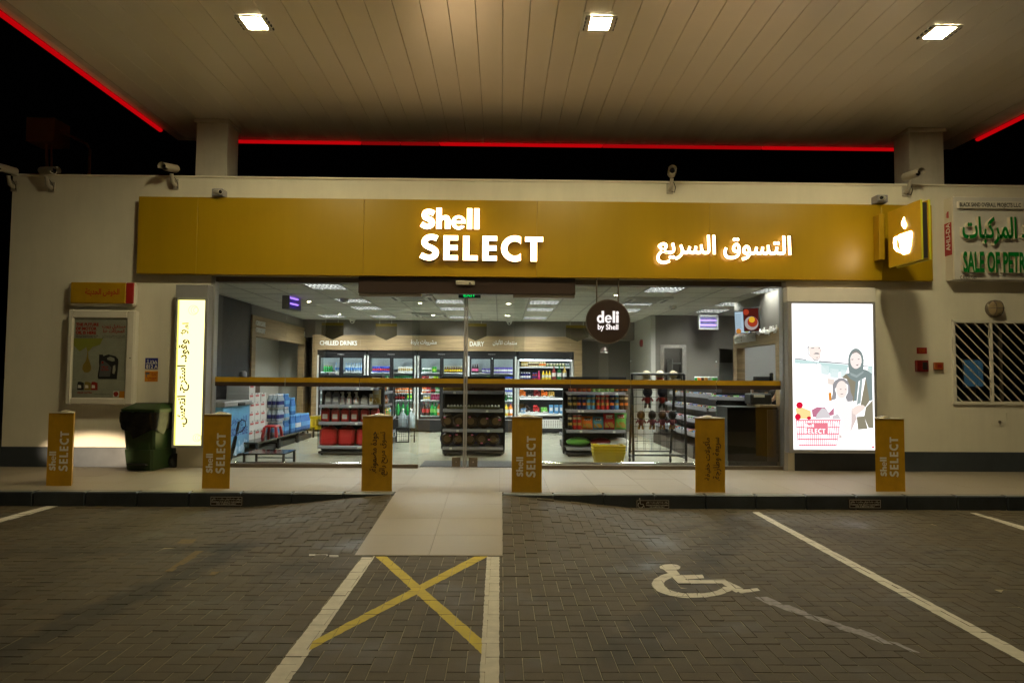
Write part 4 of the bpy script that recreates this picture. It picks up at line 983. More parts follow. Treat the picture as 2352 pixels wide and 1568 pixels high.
bollard(830, 900, 1127, [('جودة مضمونة.', -.035, .46, .49, .105), ('تسوق مريح رائع.', .075, .44, .53, .105)], 'yellow bollard with Arabic lettering beside the ramp', g)
bollard(1175, 1244.5, 1130, 'en', 'yellow bollard with English lettering standing at the ramp, opposite the bollard with Arabic text', g)
bollard(1597, 1666, 1130, [('مأكولات خفيفة', -.035, .40, .51, .10), ('سريعة وطازجة.', .085, .40, .52, .105)], 'yellow bollard with Arabic lettering in front of the snack counter', g)
bollard(2011.5, 2080, 1128, 'en', 'yellow bollard with English lettering beside the lit family poster', g)

# ================================================================== kerb notices
def kerb_plate(x0, x1, y0, y1, label, wheel=False):
    Y = YK - .012; a, b = on_y(x0, y1, Y), on_y(x1, y0, Y); w_, h_ = b[0] - a[0], b[1] - a[1]
    t = thing('kerb_plate', label, 'notice', (a[0], Y, a[1]), group='parking notices on the kerb')
    MB().box(a[0], b[0], Y, YK - .0005, a[1], b[1], .002).build('plate', 'brown_print', t)
    MB().frame(a[0] + .008, b[0] - .008, a[1] + .008, b[1] - .008, Y - .0015, Y - .0005, .004).build('border', 'white_print', t)
    cx = (a[0] + b[0]) / 2 + (.05 if wheel else 0); ww = w_ * (.66 if wheel else .9)
    letters(MB(), 'مواقف خاصة لزبائن سلكت ١٠ دقائق', (cx, Y, b[1] - h_ * .32), XV, ZV, ww, h_ * .24, bold=.02).build('lettering', 'white_print', t)
    letters(MB(), 'PARKING FOR SELECT CUSTOMERS\nFOR 10 MINUTES ONLY', (cx, Y, a[1] + h_ * .31), XV, ZV, ww, h_ * .34, bold=.02, line=1.0).build('lettering', 'white_print', t)
    if wheel:
        m = MB(); ox, oz = a[0] + .055, a[1] + h_ * .42
        m.tube([(ox + .032 * math.cos(math.radians(q)), Y - .001, oz + .032 * math.sin(math.radians(q))) for q in range(120, 350, 20)], .004, 4)
        m.tube([(ox - .01, Y - .001, oz + .06), (ox - .004, Y - .001, oz + .012), (ox + .028, Y - .001, oz + .01), (ox + .042, Y - .001, oz - .025)], .004, 4); m.lathe([(.009, 0), (0, .002)], (ox - .012, Y, oz + .072), 8, axis='y'); m.build('wheelchair_picture', 'white_print', t)
kerb_plate(482, 558, 1139, 1161, 'small parking notice on the kerb below the ice freezer')
kerb_plate(1461, 1538, 1147, 1168, 'small parking notice with a wheelchair picture on the dark kerb', True)
kerb_plate(1950, 2024, 1146, 1167, 'small parking notice on the dark kerb below the lit family poster')

# ================================================================== canopy over the forecourt
ZS = 5.57; KX0, KX1, KY0, KY1 = -5.60, 7.88, -7.0, 12.28
can = thing('fuel_canopy', 'flat white panelled canopy edged with red light strips on two white columns', 'canopy', (1.0, 11.2, ZS))
pitch = 0.3; n = int((KX1 - KX0 - .36) / pitch); sx0 = -0.009 - 0.3 * round((-0.009 - KX0 - .18) / .3)
m = MB(); w2 = pitch / 2; gpx = .006
prof = [(-w2 + .0015, .012), (-w2 + gpx, 0), (w2 - gpx, 0), (w2 - .0015, .012), (w2 - .0015, .03), (-w2 + .0015, .03)]
m.prism(prof, KY0, KY1 - .14, 'y'); pm = m.mesh('soffit_panel', 'soffit_white')
LAMPS = [on_z(585, 51, ZS), on_z(1378, 52, ZS), on_z(2157, 73, ZS)]
px_ = sx0 + w2
while px_ + w2 < KX1 - .1:
    o = bpy.data.objects.new('soffit_panel', pm); COL.objects.link(o); o.parent = can; o.location = (px_ - 1.0, -11.2, random.gauss(0, .0006)); px_ += pitch
fz = .95
MB().box(KX0, KX0 + .12, KY0, KY1, ZS + .002, ZS + fz).box(KX1 - .12, KX1, KY0, KY1, ZS + .002, ZS + fz).box(KX0 + .12, KX1 - .12, KY1 - .12, KY1, ZS + .002, ZS + fz).box(KX0 + .12, KX1 - .12, KY0, KY0 + .12, ZS + .002, ZS + fz).build('canopy_fascia', 'white_wall', can)
MB().box(KX0 + .13, KX1 - .13, KY0 + .13, KY1 - .13, ZS + .06, ZS + .5).build('canopy_deck', 'roof_grey', can)
MB().box(KX0 + .10, sx0 + .001, KY0 + .12, KY1 - .13, ZS - .004, ZS + .02).box(px_ - w2 - .001, KX1 - .10, KY0 + .12, KY1 - .13, ZS - .004, ZS + .02).box(sx0, px_ - w2, KY1 - .138, KY1 - .121, ZS - .004, ZS + .02).build('edge_trim', 'column_white', can)
def strip(x0, x1, y0, y1, m_):
    m = MB()
    if abs(x1 - x0) > abs(y1 - y0): m.box(x0, x1, y0 + .02, y0 + .09, ZS - .044, ZS - .004, .010)
    else: m.box(x0 + .02, x0 + .09, y0, y1, ZS - .060, ZS - .006, .018)
    return m.build('light_strip', m_, can)
bx = [on_z(v, 334, ZS - .04)[0] for v in (500, 831, 920, 1010, 1385, 1760)] + [7.2]
for a, b, mm in zip(bx, bx[1:], ('red_glow', 'red_glow_dim', 'red_glow_dim', 'red_glow', 'red_glow_mid', 'red_glow')): strip(a + .004, b - .004, KY1 - .10, KY1, mm)
ends = [on_z(375, 303, ZS - .05)[1]]; y = ends[0]; k = 0
while y > KY0 + .3:
    y2 = max(KY0 + .2, y - 2.4); strip(KX0 - .07, KX0, y2 + .004, y - .004, 'red_glow'); y = y2
y = on_z(2217, 324, ZS - .05)[1]
while y > KY0 + .3:
    y2 = max(KY0 + .2, y - 2.4); strip(KX1 - .03, KX1, y2 + .004, y - .004, 'red_glow'); y = y2
for xa, xb, Y0 in ((on_y(450, 330, 11.2)[0], on_y(523, 330, 11.2)[0], 11.2), (on_y(2083, 340, 11.2)[0] + .04, on_y(2168, 340, 11.2)[0], 11.2)):
    col = MB().box(xa, xb, Y0, Y0 + .46, 3.75, ZS + .05, .012).build('column', 'column_white', can)
    MB().box(xa - .03, xb + .03, Y0 - .03, Y0 + .49, ZS - .07, ZS - .005, .01).build('collar', 'column_white', col)
    zz = 4.62; MB().box(xa - .004, xb + .004, Y0 - .004, Y0 + .464, 3.76, zz, .003).build('base_cover', 'column_white', col)
    for q in (xa + .04, xb - .04): MB().lathe([(.014, 0), (.01, .008), (0, .01)], (q, Y0 - .004, zz - .05), 8, axis='y').build('bolt', 'bronze_metal', col)
# lamps let into the soffit
for i, (x, y) in enumerate(LAMPS):
    t = thing('canopy_lamp', ('square white lamp in the canopy soffit nearest the red strip on the pole box side', 'square white lamp in the canopy soffit above the shop door', 'square white lamp in the canopy soffit on the licence sign side')[i], 'lamp', (x, y, ZS), group='square lamps in the canopy soffit')
    MB().frame(-.235, .235, -.225, .225, -.010, -.001, .055, .003).xf(Matrix.Rotation(-PI / 2, 4, 'X')).build('trim_plate', 'white_frame', t, local=True)
    m = MB()
    for a, b, c_, d in ((-.178, -.112, -.168, .168), (.112, .178, -.168, .168), (-.112, .112, -.168, -.137), (-.112, .112, .137, .168)): m.box(a, b, c_, d, -.022, -.003, .006)
    m.build('housing', 'white_frame', t, local=True)
    m = MB()
    for s in (-1, 1):
        for k in range(4): m.box(s * .172 - .007, s * .172 + .007, -.14 + k * .08, -.09 + k * .08, -.024, -.004)
    m.build('fin', 'dark_plastic', t, local=True)['kind'] = 'stuff'
    MB().box(-.11, .11, -.135, .135, -.014, -.008).build('diffuser', 'canopy_lamp_glow', t, local=True)
    m = MB(); m.lathe([(.008, 0), (0, .001)], (.04, .12, -.020), 8); m.build('indicator', emat('green_led%d' % i, (.05, 1, .15), 3), t, local=True)
# the pump canopy across the forecourt: its lamps are mirrored in the shop glass
t2 = thing('pump_canopy', 'second canopy over the pumps across the forecourt, seen only mirrored in the glass', 'canopy', (-2.2, -20, 5.6))
MB().box(-14, 9.5, -30, -10.5, 5.6, 6.5, .01).build('roof_slab', 'soffit_white', t2)
for x in (-10.5, 6): MB().box(x - .25, x + .25, -20.3, -19.8, -.003, 5.599, .01).build('column', 'column_white', t2)
src = [o for o in COL.objects if o.get('category') == 'lamp' and o.name.startswith('canopy_lamp')][0]
for q, (x, y) in enumerate([(-4.4, -13), (5.6, -13)] + [(x, y) for y in (-17.4, -25) for x in (-10.5, -4.45, .4, 6.0)]):
    c = copy_tree(src); c.location = (x, y, 5.6); c['group'] = 'square lamps of the pump canopy'; c['label'] = 'square lamp of the pump canopy, mirrored small and white in the shop glass'
# headlamp glow of a car waiting off to one side
ld = bpy.data.lights.new('car_headlamp_beam', 'SPOT'); lo = bpy.data.objects.new('car_headlamp_beam', ld); COL.objects.link(lo)
ld.energy = 7500; ld.color = (1, .76, .48); ld.spot_size = math.radians(4.4); ld.spot_blend = .75; lo.scale = (2.7, 1, 1); ld.shadow_soft_size = .05
lo.location = (-7.2, 2.2, .62); lo.rotation_euler = (Vector((-6.0, 10.8, .38)) - Vector(lo.location)).to_track_quat('-Z', 'Y').to_euler()

# ================================================================== glazed front
def pane_thing(name, xa, xb, label, z0=ZW + .055, z1=OZ - .06, Y=YF + .08, cat='glass panel', grp=None):
    t = thing(name, label, cat, ((xa + xb) / 2, Y, ZW), group=grp)
    MB().box(xa, xb, Y, Y + .012, z0, z1).build('pane', 'clear_glass', t)
    s0 = on_y(600, 877, Y)[1]
    MB().box(xa + .001, xb - .001, Y - .0015, Y - .0005, s0, s0 + .072).build('yellow_stripe', 'yellow_sheet', t)
    MB().box(xa + .001, xb - .001, Y - .0015, Y - .0005, s0 - .062, s0 - .0005).build('brown_stripe', 'brown_print', t)
    return t
gx = lambda x: on_y(x, 870, YF + .08)[0]
fr_ = thing('shopfront_frame', 'slim metal frame around the glazed shop front', 'frame', (0, YF + .05, ZW))
MB().box(OX0, OX0 + .06, YF - .01, YF + .14, ZW, OZ, .004).build('jamb', 'aluminium', fr_); MB().box(OX1 - .06, OX1, YF - .01, YF + .14, ZW, OZ, .004).build('jamb', 'aluminium', fr_)
MB().box(OX0 + .06, OX1 - .06, YF + .02, YF + .14, OZ - .06, OZ + .018).build('head_rail', 'bronze_metal', fr_)
d0, d1 = gx(963), gx(1180)
MB().box(OX0 + .06, d0, YF + .04, YF + .13, ZW + .0005, ZW + .055, .003).box(d1, OX1 - .06, YF + .04, YF + .13, ZW + .0005, ZW + .055, .003).build('sill_channel', 'bronze_metal', fr_)
L0, L1 = OX0 + .062, OX1 - .062
e = [L0, gx(655), gx(826), d0]
for i, (a, b) in enumerate(zip(e, e[1:])):
    pane_thing('glass_panel', a + .002, b - .002, ('fixed glass panel in front of the ice freezer', 'narrow fixed glass panel between the freezer panel and the door cover, before the bottled water', 'fixed glass panel beside the door, in front of the oil shelves')[i], z1=OZ - .06 if i < 2 else 2.72, grp='glass panels of the shop front')
e = [d1, gx(1310), gx(1449), gx(1645), L1]
for i, (a, b) in enumerate(zip(e, e[1:])):
    pane_thing('glass_panel', a + .002, b - .002, ('fixed glass panel beside the door, in front of the open chiller', 'narrow glass panel behind the round deli sign', 'glass panel in front of the wire toy rack', 'glass panel in front of the black counter')[i], z1=OZ - .06 if i > 0 else 2.72, grp='glass panels of the shop front')
dm = gx(1069)
for i, (a, b) in enumerate(((d0 - .12, dm - .003), (dm + .003, d1 + .16))):
    t = pane_thing('sliding_door', a, b, ('glass leaf of the sliding door on the freezer side', 'glass leaf of the sliding door on the deli side')[i], z0=ZW + .012, z1=2.74, Y=YF + .115, cat='door', grp='leaves of the sliding door')
    x = b - .034 if i == 0 else a
    MB().box(x + (.007 if i == 0 else .001), x + (.033 if i == 0 else .026), YF + .104, YF + .138, ZW + .012, 2.75, .003).build('stile', 'grey_metal', t)
    q = b - .19 if i == 0 else a + .06
    MB().box(q, q + .13, YF + .100, YF + .114, ZW + .014, ZW + .16, .003).build('floor_lock', 'bronze_metal', t)
    MB().lathe([(.012, 0), (.010, .005), (0, .006)], (q + .065, YF + .100, ZW + .09), 8, axis='y').build('lock_cylinder', 'chrome', t)
h0, h1 = on_y(824, 676, YF + .0), on_y(1321, 638, YF)
t = thing('door_cover', 'dark brown drive cover above the sliding door', 'door cover', ((h0[0] + h1[0]) / 2, YF, 2.74))
MB().box(h0[0], h1[0], YF - .05, YF + .07, 2.78, OZ + .024, .006).build('cover', 'brown_panel', t)
MB().box(h0[0] + .01, d0 + .02, YF - .03, YF + .07, 2.735, 2.779).box(d1 - .02, h1[0] - .01, YF - .03, YF + .07, 2.735, 2.779).build('rail', 'bronze_metal', t)
a, b = on_y(1047, 655, YF - .06), on_y(1091, 645, YF - .06)
t = thing('motion_sensor', 'pale motion sensor bar on the brown door cover', 'sensor', (a[0], YF - .06, a[1]))
MB().box(a[0], b[0], YF - .10, YF - .0505, a[1], b[1], .012).build('housing', 'camera_shell', t); MB().box(b[0] - .09, b[0] - .06, YF - .103, YF - .099, a[1] + .02, a[1] + .035).build('window', 'lens_black', t)
for i, (xa, xb, ps) in enumerate(((538, 828, (542, 653, 825)), (1245, 1600, (1250, 1427, 1598)))):
    Y = YF + .22; a = on_y(xa, 1064, Y); b = on_y(xb, 1066, Y); zz = on_y((xa + xb) / 2, 1064.5, Y)[1]
    t = thing('guard_rail', ('low chrome guard rail inside the glass in front of the black table', 'low chrome guard rail inside the glass in front of the yellow baskets')[i], 'rail', ((a[0] + b[0]) / 2, Y, ZW), group='chrome guard rails inside the glass')
    MB().tube([(a[0], Y, zz), (b[0], Y, zz)], .024, 10).build('rail', 'chrome', t)
    for p in ps:
        x = on_y(p, 1066, Y)[0]; MB().tube([(x, Y, ZW), (x, Y, zz)], .009, 6).lathe([(.03, 0), (.03, .008), (.012, .012)], (x, Y, ZW), 10).blob((x, Y, zz + .022), (.02, .02, .016)).build('post', 'chrome', t)
# round deli sign
DY = YF - .11; c = on_y(1397, 738, DY); r = on_y(1446, 738, DY)[0] - c[0]
t = thing('deli_sign', 'round dark hanging sign with glowing white deli lettering', 'sign', (c[0], DY, c[1]))
MB().lathe([(r, 0), (r, .06), (r - .01, .066)], (c[0], DY + .066, c[1]), 48, smooth=False, axis='y').build('disc', 'brown_panel', t)
m = MB(); m.lathe([(r + .012, 0), (r + .012, .07), (r, .07), (r, .0)], (c[0], DY + .068, c[1]), 48, axis='y'); m.build('rim', 'bronze_metal', t)
for x in (1371, 1421): xx = on_y(x, 700, DY)[0]; MB().tube([(xx, DY + .03, c[1] + math.sqrt(max(0, r * r - (xx - c[0]) ** 2)) - .01), (xx, DY + .03, 3.029)], .012, 6).build('rod', 'bronze_metal', t)
for body, x0, x1, y0, y1 in (('deli', 1371, 1421, 714, 742), ('by Shell', 1373, 1420, 744, 761)):
    if body == 'deli':
        p, q = on_y(x0, y0, DY), on_y(x1, y1, DY)
        for g in heavy('deli', ((p[0] + q[0]) / 2, DY - .004, (p[1] + q[1]) / 2), XV, ZV, q[0] - p[0], p[1] - q[1], .012): g.build('letter', 'deli_glow', t)
    else: facing(MB(), body, x0, x1, y0, y1, DY - .004, depth=.012, bold=.018).build('lettering', 'deli_glow', t)
# ================================================================== shop interior: materials
mat('taupe_wall', (0.16, 0.145, 0.125), 0.7, var=0.03)
mat('dark_wall', (0.022, 0.018, 0.019), 0.45, var=0.05)
mat('pale_wall', (0.42, 0.41, 0.37), 0.7, var=0.02)
woodmat('pale_wood', (0.33, 0.235, 0.125))
mat('shop_tile', (0.35, 0.345, 0.27), 0.22, var=0.03, vscale=2)
mat('ceiling_white', (0.62, 0.62, 0.56), 0.85, var=0.03, vscale=40, bump=.1, bscale=200)
mat('grid_white', (0.36, 0.36, 0.33), 0.6)
mat('louver', (0.018, 0.018, 0.018), 0.5, spec=0.1)
mat('off_white', (0.6, 0.6, 0.57), 0.5); mat('sign_white', (0.88, 0.88, 0.86), 0.4)
mat('mat_grey', (0.055, 0.057, 0.065), 0.95, var=0.3, vscale=120)
mat('fridge_black', (0.014, 0.014, 0.016), 0.35)
mat('fridge_inner', (0.42, 0.46, 0.46), 0.5)
mat('shelf_white', (0.65, 0.67, 0.68), 0.4)
mat('shelf_rail', (0.30, 0.30, 0.34), 0.35, 0.3)
mat('price_card', (0.75, 0.75, 0.72), 0.6)
mat('wire_black', (0.015, 0.015, 0.016), 0.4)
mat('freezer_blue', (0.12, 0.34, 0.60), 0.35, var=0.15, vscale=4)
mat('ice_print', (0.42, 0.58, 0.78), 0.35, var=0.4, vscale=14)
mat('deep_blue_print', (0.015, 0.06, 0.30), 0.5)
mat('carton_white', (0.62, 0.62, 0.60), 0.7)
mat('carton_brown', (0.10, 0.06, 0.035), 0.8)
mat('basket_yellow', (0.72, 0.55, 0.01), 0.4)
mat('stool_red', (0.42, 0.02, 0.02), 0.35)
mat('sign_wood', (0.060, 0.048, 0.024), 0.6, spec=.2); mat('sign_yellow', (0.16, 0.110, 0.005), 0.5, spec=.2)
mat('steel', (0.42, 0.40, 0.37), 0.25, 0.9)
mat('fluff_cream', (0.55, 0.47, 0.32), 0.95, var=0.2, vscale=60)
for nm, c in dict(red=(.45, .02, .02), dred=(.20, .01, .012), green=(.04, .32, .05), dgreen=(.01, .12, .03), blue=(.03, .06, .42), lblue=(.10, .32, .62), navy=(.012, .018, .14), purple=(.11, .07, .38),
                  orange=(.72, .18, .02), yellow=(.72, .52, .03), lime=(.34, .55, .04), pink=(.55, .10, .22), magenta=(.50, .02, .12), white=(.68, .68, .66), cream=(.60, .50, .28), brown=(.10, .045, .02),
                  cola=(.018, .008, .006), grey=(.30, .30, .32), silver=(.55, .56, .58), skin=(.30, .17, .10), black=(.012, .012, .013), gold=(.42, .27, .05), lgreen=(.18, .50, .10)).items():
    mat('p_' + nm, c, .3)
mat('pet_clear', (.62, .72, .78), .12, alpha=.55); mat('pet_blue', (.10, .26, .62), .12, alpha=.75); mat('pet_green', (.02, .34, .07), .12, alpha=.9)
emat('panel_glow', (1.0, 1.0, .93), CEILING_L); emat('cooler_glow', (.86, .97, 1.0), COOLER_L * 4); emat('violet_glow', (.42, .22, 1.0), 3.2); emat('violet_reflector_glow', (.10, .035, .6), .55)
emat('exit_glow', (0.0, 1.0, .16), .9)
glassmat('door_glass', (.97, .985, .98), .03)

# ================================================================== shop shell
XL, XR, YB, YD = -4.95, 4.36, 18.6, 16.0
flr = MB().box(-5.7, 5.8, YF + .29, 20, -.06, ZW - .004).build('shop_floor', 'grout'); flr['kind'] = 'structure'
for i in range(19):
    for j in range(13):
        x, y = -5.7 + .6 * i + .3, YF + .28 + .6 * j + .3
        if x > 5.8 or y > 19.4: continue
        o = bpy.data.objects.new('floor_tile', tile.get('shop') or tile.setdefault('shop', MB().box(-.2994, .2994, -.2994, .2994, -.008, 0).mesh('floor_tile', 'shop_tile'))); COL.objects.link(o); o.parent = flr; o.location = (x, y, ZW)
CW, CR = 0.6, 0.695
LIGHTS = [(750, 660.8), (806.6, 693), (833, 709), (753.6, 726.5), (866.5, 727.8), (1028.7, 694.8), (1036, 710.7), (1045.7, 729), (1252.5, 696.5), (1242, 712), (1230, 730.7), (1530.6, 670), (1473, 698), (1455, 714), (1764.7, 670.5), (1691, 699), (1644, 714.6)]
AC = [(964, 685), (1021, 722.7), (1467.6, 687)]
gx0, gy0 = -.09 - CW * 9, YF + .28
def cell(p): x, y = on_z(*p, ZC); return (math.floor((x - gx0) / CW), max(0, min(10, round((y - gy0) / CR - .5))))
lit = [cell(p) for p in LIGHTS]; acs = {cell(p) for p in AC}; acs = {a for a in acs if a not in lit}
ceil = MB().box(-5.7, 5.8, YF + .27, 20, ZC + .12, ZC + .16).build('shop_ceiling', 'ceiling_white'); ceil['kind'] = 'structure'
tm = MB().box(-CW / 2 + .014, CW / 2 - .014, -CR / 2 + .014, CR / 2 - .014, 0, .012, .004).mesh('ceiling_tile', 'ceiling_white')
m = MB()
for i in range(20): x = gx0 + i * CW; m.box(x - .013, x + .013, YF + .27, 20, ZC - .002, ZC + .02)
for j in range(14): y = gy0 + j * CR; m.box(-5.7, 5.8, y - .0125, y + .0125, ZC - .0015, ZC + .019)
m.build('ceiling_grid', 'grid_white', ceil)
for i in range(-1, 20):
    for j in range(0, 13):
        if (i, j) in lit or (i, j) in acs: continue
        x, y = gx0 + (i + .5) * CW, gy0 + (j + .5) * CR
        if x < -5.6 or x > 5.7 or y > 19.5: continue
        o = bpy.data.objects.new('ceiling_tile', tm); COL.objects.link(o); o.parent = ceil; o.location = (x, y, ZC + .001 + random.gauss(0, .0006))
# louvred ceiling lights
m = MB()
for k in range(9): a = -.27 + k * .0675; m.box(a - .003, a + .003, -.31, .31, .0, .028)
for k in range(4): b = -.31 + k * .2067; m.box(-.27, .27, b - .003, b + .003, .001, .027)
lvm = m.mesh('louver', 'louver'); glm = MB().box(-.28, .28, -.32, .32, .07, .08).mesh('tube_panel', 'panel_glow'); frm = MB().frame(-.287, .287, -.333, .333, -.002, .09, .012).xf(Matrix(((1, 0, 0, 0), (0, 0, 1, 0), (0, 1, 0, 0), (0, 0, 0, 1)))).mesh('light_frame', 'off_white')
cols = sorted({c[0] for c in lit}); cname = {}
for i, (a, b) in enumerate(sorted(lit, key=lambda c: (c[0], c[1]))):
    same = sorted(c[1] for c in lit if c[0] == a); r = same.index(b)
    where = 'louvred ceiling light, %s from the glass in the %s row from the freezer' % (('nearest', 'second', 'third', 'fourth')[r], ('first', 'second', 'third', 'fourth', 'fifth', 'sixth', 'seventh', 'eighth', 'ninth')[cols.index(a)])
    t = thing('ceiling_light', where, 'ceiling light', (gx0 + (a + .5) * CW, gy0 + (b + .5) * CR, ZC), group='louvred ceiling lights')
    for nm, me in (('louver', lvm), ('tube_panel', glm), ('light_frame', frm)):
        o = bpy.data.objects.new(nm, me); COL.objects.link(o); o.parent = t
for i, (a, b) in enumerate(sorted(acs)):
    x, y = gx0 + (a + .5) * CW, gy0 + (b + .5) * CR
    t = thing('air_conditioner', ('square ceiling cassette blower near the exit sign', 'square ceiling cassette blower in the back of the shop', 'square ceiling cassette blower behind the deli sign')[i], 'air conditioner', (x, y, ZC), group='ceiling cassette blowers')
    MB().box(-.40, .40, -.42, .42, -.032, -.004, .01).build('cassette', 'off_white', t, local=True)
    MB().box(-.22, .22, -.22, .22, -.038, -.0325, .004).build('grille', 'grid_white', t, local=True)
    for k in range(4): MB().box(-.25, .25, -.345, -.29, -.036, -.0325).xf(Matrix.Rotation(k * PI / 2, 4, 'Z')).build('slot', 'dark_plastic', t, local=True)
for i, (p, nm, lab, cat) in enumerate((((813.5, 733), 'dome_camera', 'white dome camera on the ceiling between two shield signs at the back', 'camera'), ((1169.6, 735.5), 'dome_camera', 'white dome camera on the ceiling above the dairy lettering', 'camera'), ((1546, 702), 'ceiling_speaker', 'small white ceiling speaker beside the lights on the deli side', 'speaker'), ((791, 685), 'smoke_detector', 'round smoke detector on the ceiling beside the second light', 'detector'))):
    x, y = on_z(*p, ZC); y = min(y, 17.6); t = thing(nm, lab, cat, (x, y, ZC))
    MB().lathe([(.075, -.003), (.078, -.04), (.065, -.055)][::-1], n=16).build('base', 'off_white', t, local=True)
    if nm == 'dome_camera': MB().lathe([(0, -.125), (.03, -.118), (.055, -.09), (.06, -.056)], n=14).build('dome', 'off_white', t, local=True); MB().blob((.0, -.045, -.09), (.022, .022, .022)).build('lens', 'lens_black', t, local=True)
    else: MB().lathe([(0, -.075), (.04, -.072), (.05, -.056)], n=14).build('cover', 'grid_white', t, local=True)

def wallobj(name, mb, m): o = mb.build(name, m); o['kind'] = 'structure'; return o
# back wall with the wooden chiller surround
WY = 17.9
zb0, zb1 = on_y(1000, 805, WY)[1], on_y(1000, 771, WY)[1]
bw = wallobj('back_wall', MB().box(-5.7, 3.36, YB, YB + .12, ZW, ZC + .1).box(-5.7, 3.36, WY + .1, YB, zb1 - .06, ZC + .1), 'taupe_wall')
xa, xb = on_y(716, 850, WY)[0], on_y(1337, 850, WY)[0]
MB().box(xa, xb, WY, WY + .095, zb0, zb1, .003).build('wood_band', 'pale_wood', bw)
MB().box(xa, xa + .12, WY + .002, YB - .01, ZW, zb0 - .001, .002).build('wood_post', 'pale_wood', bw); MB().box(xb - .20, xb, WY + .002, YB - .01, ZW, zb0 - .001, .002).build('wood_post', 'pale_wood', bw)
def signwall(body, x0, x1, y0, y1, bold=.01): facing(MB(), body, x0, x1, y0, y1, WY, depth=.02, bold=bold).build('lettering', 'sign_white', bw)
signwall('CHILLED DRINKS', 735, 820, 782, 793, .02); signwall('مشروبات باردة', 944, 1003, 780, 793); signwall('DAIRY', 1079, 1112, 784, 795, .02); signwall('منتجات الألبان', 1132, 1187, 780, 794)
# freezer-side wall, with a wood framed recess
YP0, YP1 = on_x(575, 800, XL)[0], on_x(714, 800, XL)[0]; YP1 = min(YP1, 18.2)
zt, zb_ = on_x(575, 722, XL)[1], on_x(581, 771, XL)[1]
sw = wallobj('freezer_side_wall', MB().box(XL - .1, XL, YP0, YP1, zt, ZC + .1).box(XL - .1, XL, YP1, WY + .7, ZW, ZC + .1), 'taupe_wall')
MB().box(XL - .75, XL - .65, YP0, YP1, ZW, zt).box(XL - .65, XL - .1, YP1 + .0, YP1 + .1, ZW, zt).box(XL - .65, XL - .1, YP0, YP1, zt, zt + .1).build('recess_wall', 'pale_wall', sw)  # paler than the wall around it: the recess lighting is put into the colour
MB().box(XL - .7, XL - .002, YF + .26, YP0 - .001, ZW, ZC + .1).build('dark_pillar', 'dark_wall', sw)
MB().box(XL - .12, XL + .03, YP0, YP1, zb_, zt + .0, .003).build('wood_band', 'pale_wood', sw)
MB().box(XL - .12, XL + .03, YP0, YP0 + .22, ZW, zb_ - .001, .003).build('wood_post', 'pale_wood', sw); MB().box(XL - .12, XL + .03, YP1 - .22, YP1, ZW, zb_ - .001, .003).build('wood_post', 'pale_wood', sw)
def on_wall(body, Xp, xl, xr, ym_l, hm, sgn, parent, m='sign_white', bold=.02, depth=.02):
    """Lettering on a side wall between two picture columns; sgn +1 faces the door side."""
    ya, z = on_x(xl, ym_l, Xp); yb2 = on_x(xr, ym_l, Xp)[0]; U = (0, sgn, 0)
    letters(MB(), body, (Xp, (ya + yb2) / 2, z), U, ZV, abs(yb2 - ya), hm, depth=depth, bold=min(bold, .012)).build('lettering', m, parent)
on_wall('CAR CARE\nGROCERY', XL + .031, 587, 608, 749, .24, 1, sw, bold=.03); on_wall('العناية بالسيارة\nبقالة', XL + .031, 698, 711, 772, .24, 1, sw)
a = on_x(678, 941, XL - .64); MB().box(XL - .65, XL - .635, a[0] - .09, a[0] + .09, a[1] - .05, a[1] + .05, .003).build('socket_plate', 'off_white', sw)
# rear wall of the deli side
XS = 3.36
rw = wallobj('deli_rear_wall', MB().box(XS, XS + .1, YD, YB, ZW, ZC + .1), 'pale_wall')
dxa, dxb = on_y(1516, 800, YD)[0], on_y(1576, 800, YD)[0]; dz = on_y(1540, 799, YD)[1]; pxa, pxb, pz = on_y(1652, 800, YD)[0], on_y(1700, 800, YD)[0] + .4, on_y(1650, 801, YD)[1]
MB().box(XS + .1, dxa, YD, YD + .12, ZW, ZC + .1).box(dxa, dxb, YD, YD + .12, dz, ZC + .1).box(dxb, pxa, YD, YD + .12, ZW, ZC + .1).box(pxa, 5.7, YD, YD + .12, pz, ZC + .1).build('wall_face', 'taupe_wall', rw)
MB().box(XS + .1, 5.8, 17.6, 17.7, ZW, ZC + .1).box(5.7, 5.8, YF + .26, 17.6, ZW, ZC + .1).box(dxb + .25, dxb + .3, YD + .12, 17.6, ZW, ZC + .1).build('back_room_wall', 'taupe_wall', rw)
t = thing('steel_doorway', 'steel framed doorway to a back room behind the toy rack', 'door frame', ((dxa + dxb) / 2, YD, ZW))
MB().box(dxa, dxa + .09, YD - .02, YD + .13, ZW, dz).build('jamb', 'steel', t); MB().box(dxb - .09, dxb, YD - .02, YD + .13, ZW, dz).build('jamb', 'steel', t); MB().box(dxa - .0, dxb, YD - .021, YD + .131, dz, dz + .07).build('head', 'steel', t)
x, z = on_y(1565, 830, 17.0); t = thing('back_room_shelf', 'pale shelf unit seen through the steel doorway', 'shelf', (x, 17.0, ZW))
MB().box(x - .22, x - .2, 17.0, 17.5, ZW, 2.0).box(x + .2, x + .22, 17.0, 17.5, ZW, 2.0).build('upright', 'off_white', t)
for k in range(5): MB().box(x - .2, x + .2, 17.0, 17.5, ZW + .2 + k * .38, ZW + .23 + k * .38).build('shelf_board', 'off_white', t)
x, z = on_y(1677, 860, 17.5); t = thing('white_door', 'white inner door beside the wooden counter post', 'door', (x, 17.55, ZW)); MB().box(x - .3, x + .5, 17.54, 17.598, ZW, on_y(1677, 833, 17.5)[1], .004).build('leaf', 'off_white', t)
MB().tube([(x + .08, 17.53, 1.1), (x + .08, 17.49, 1.1), (x + .08, 17.49, 1.4), (x + .08, 17.53, 1.4)], .012, 6).build('handle', 'dark_plastic', t)
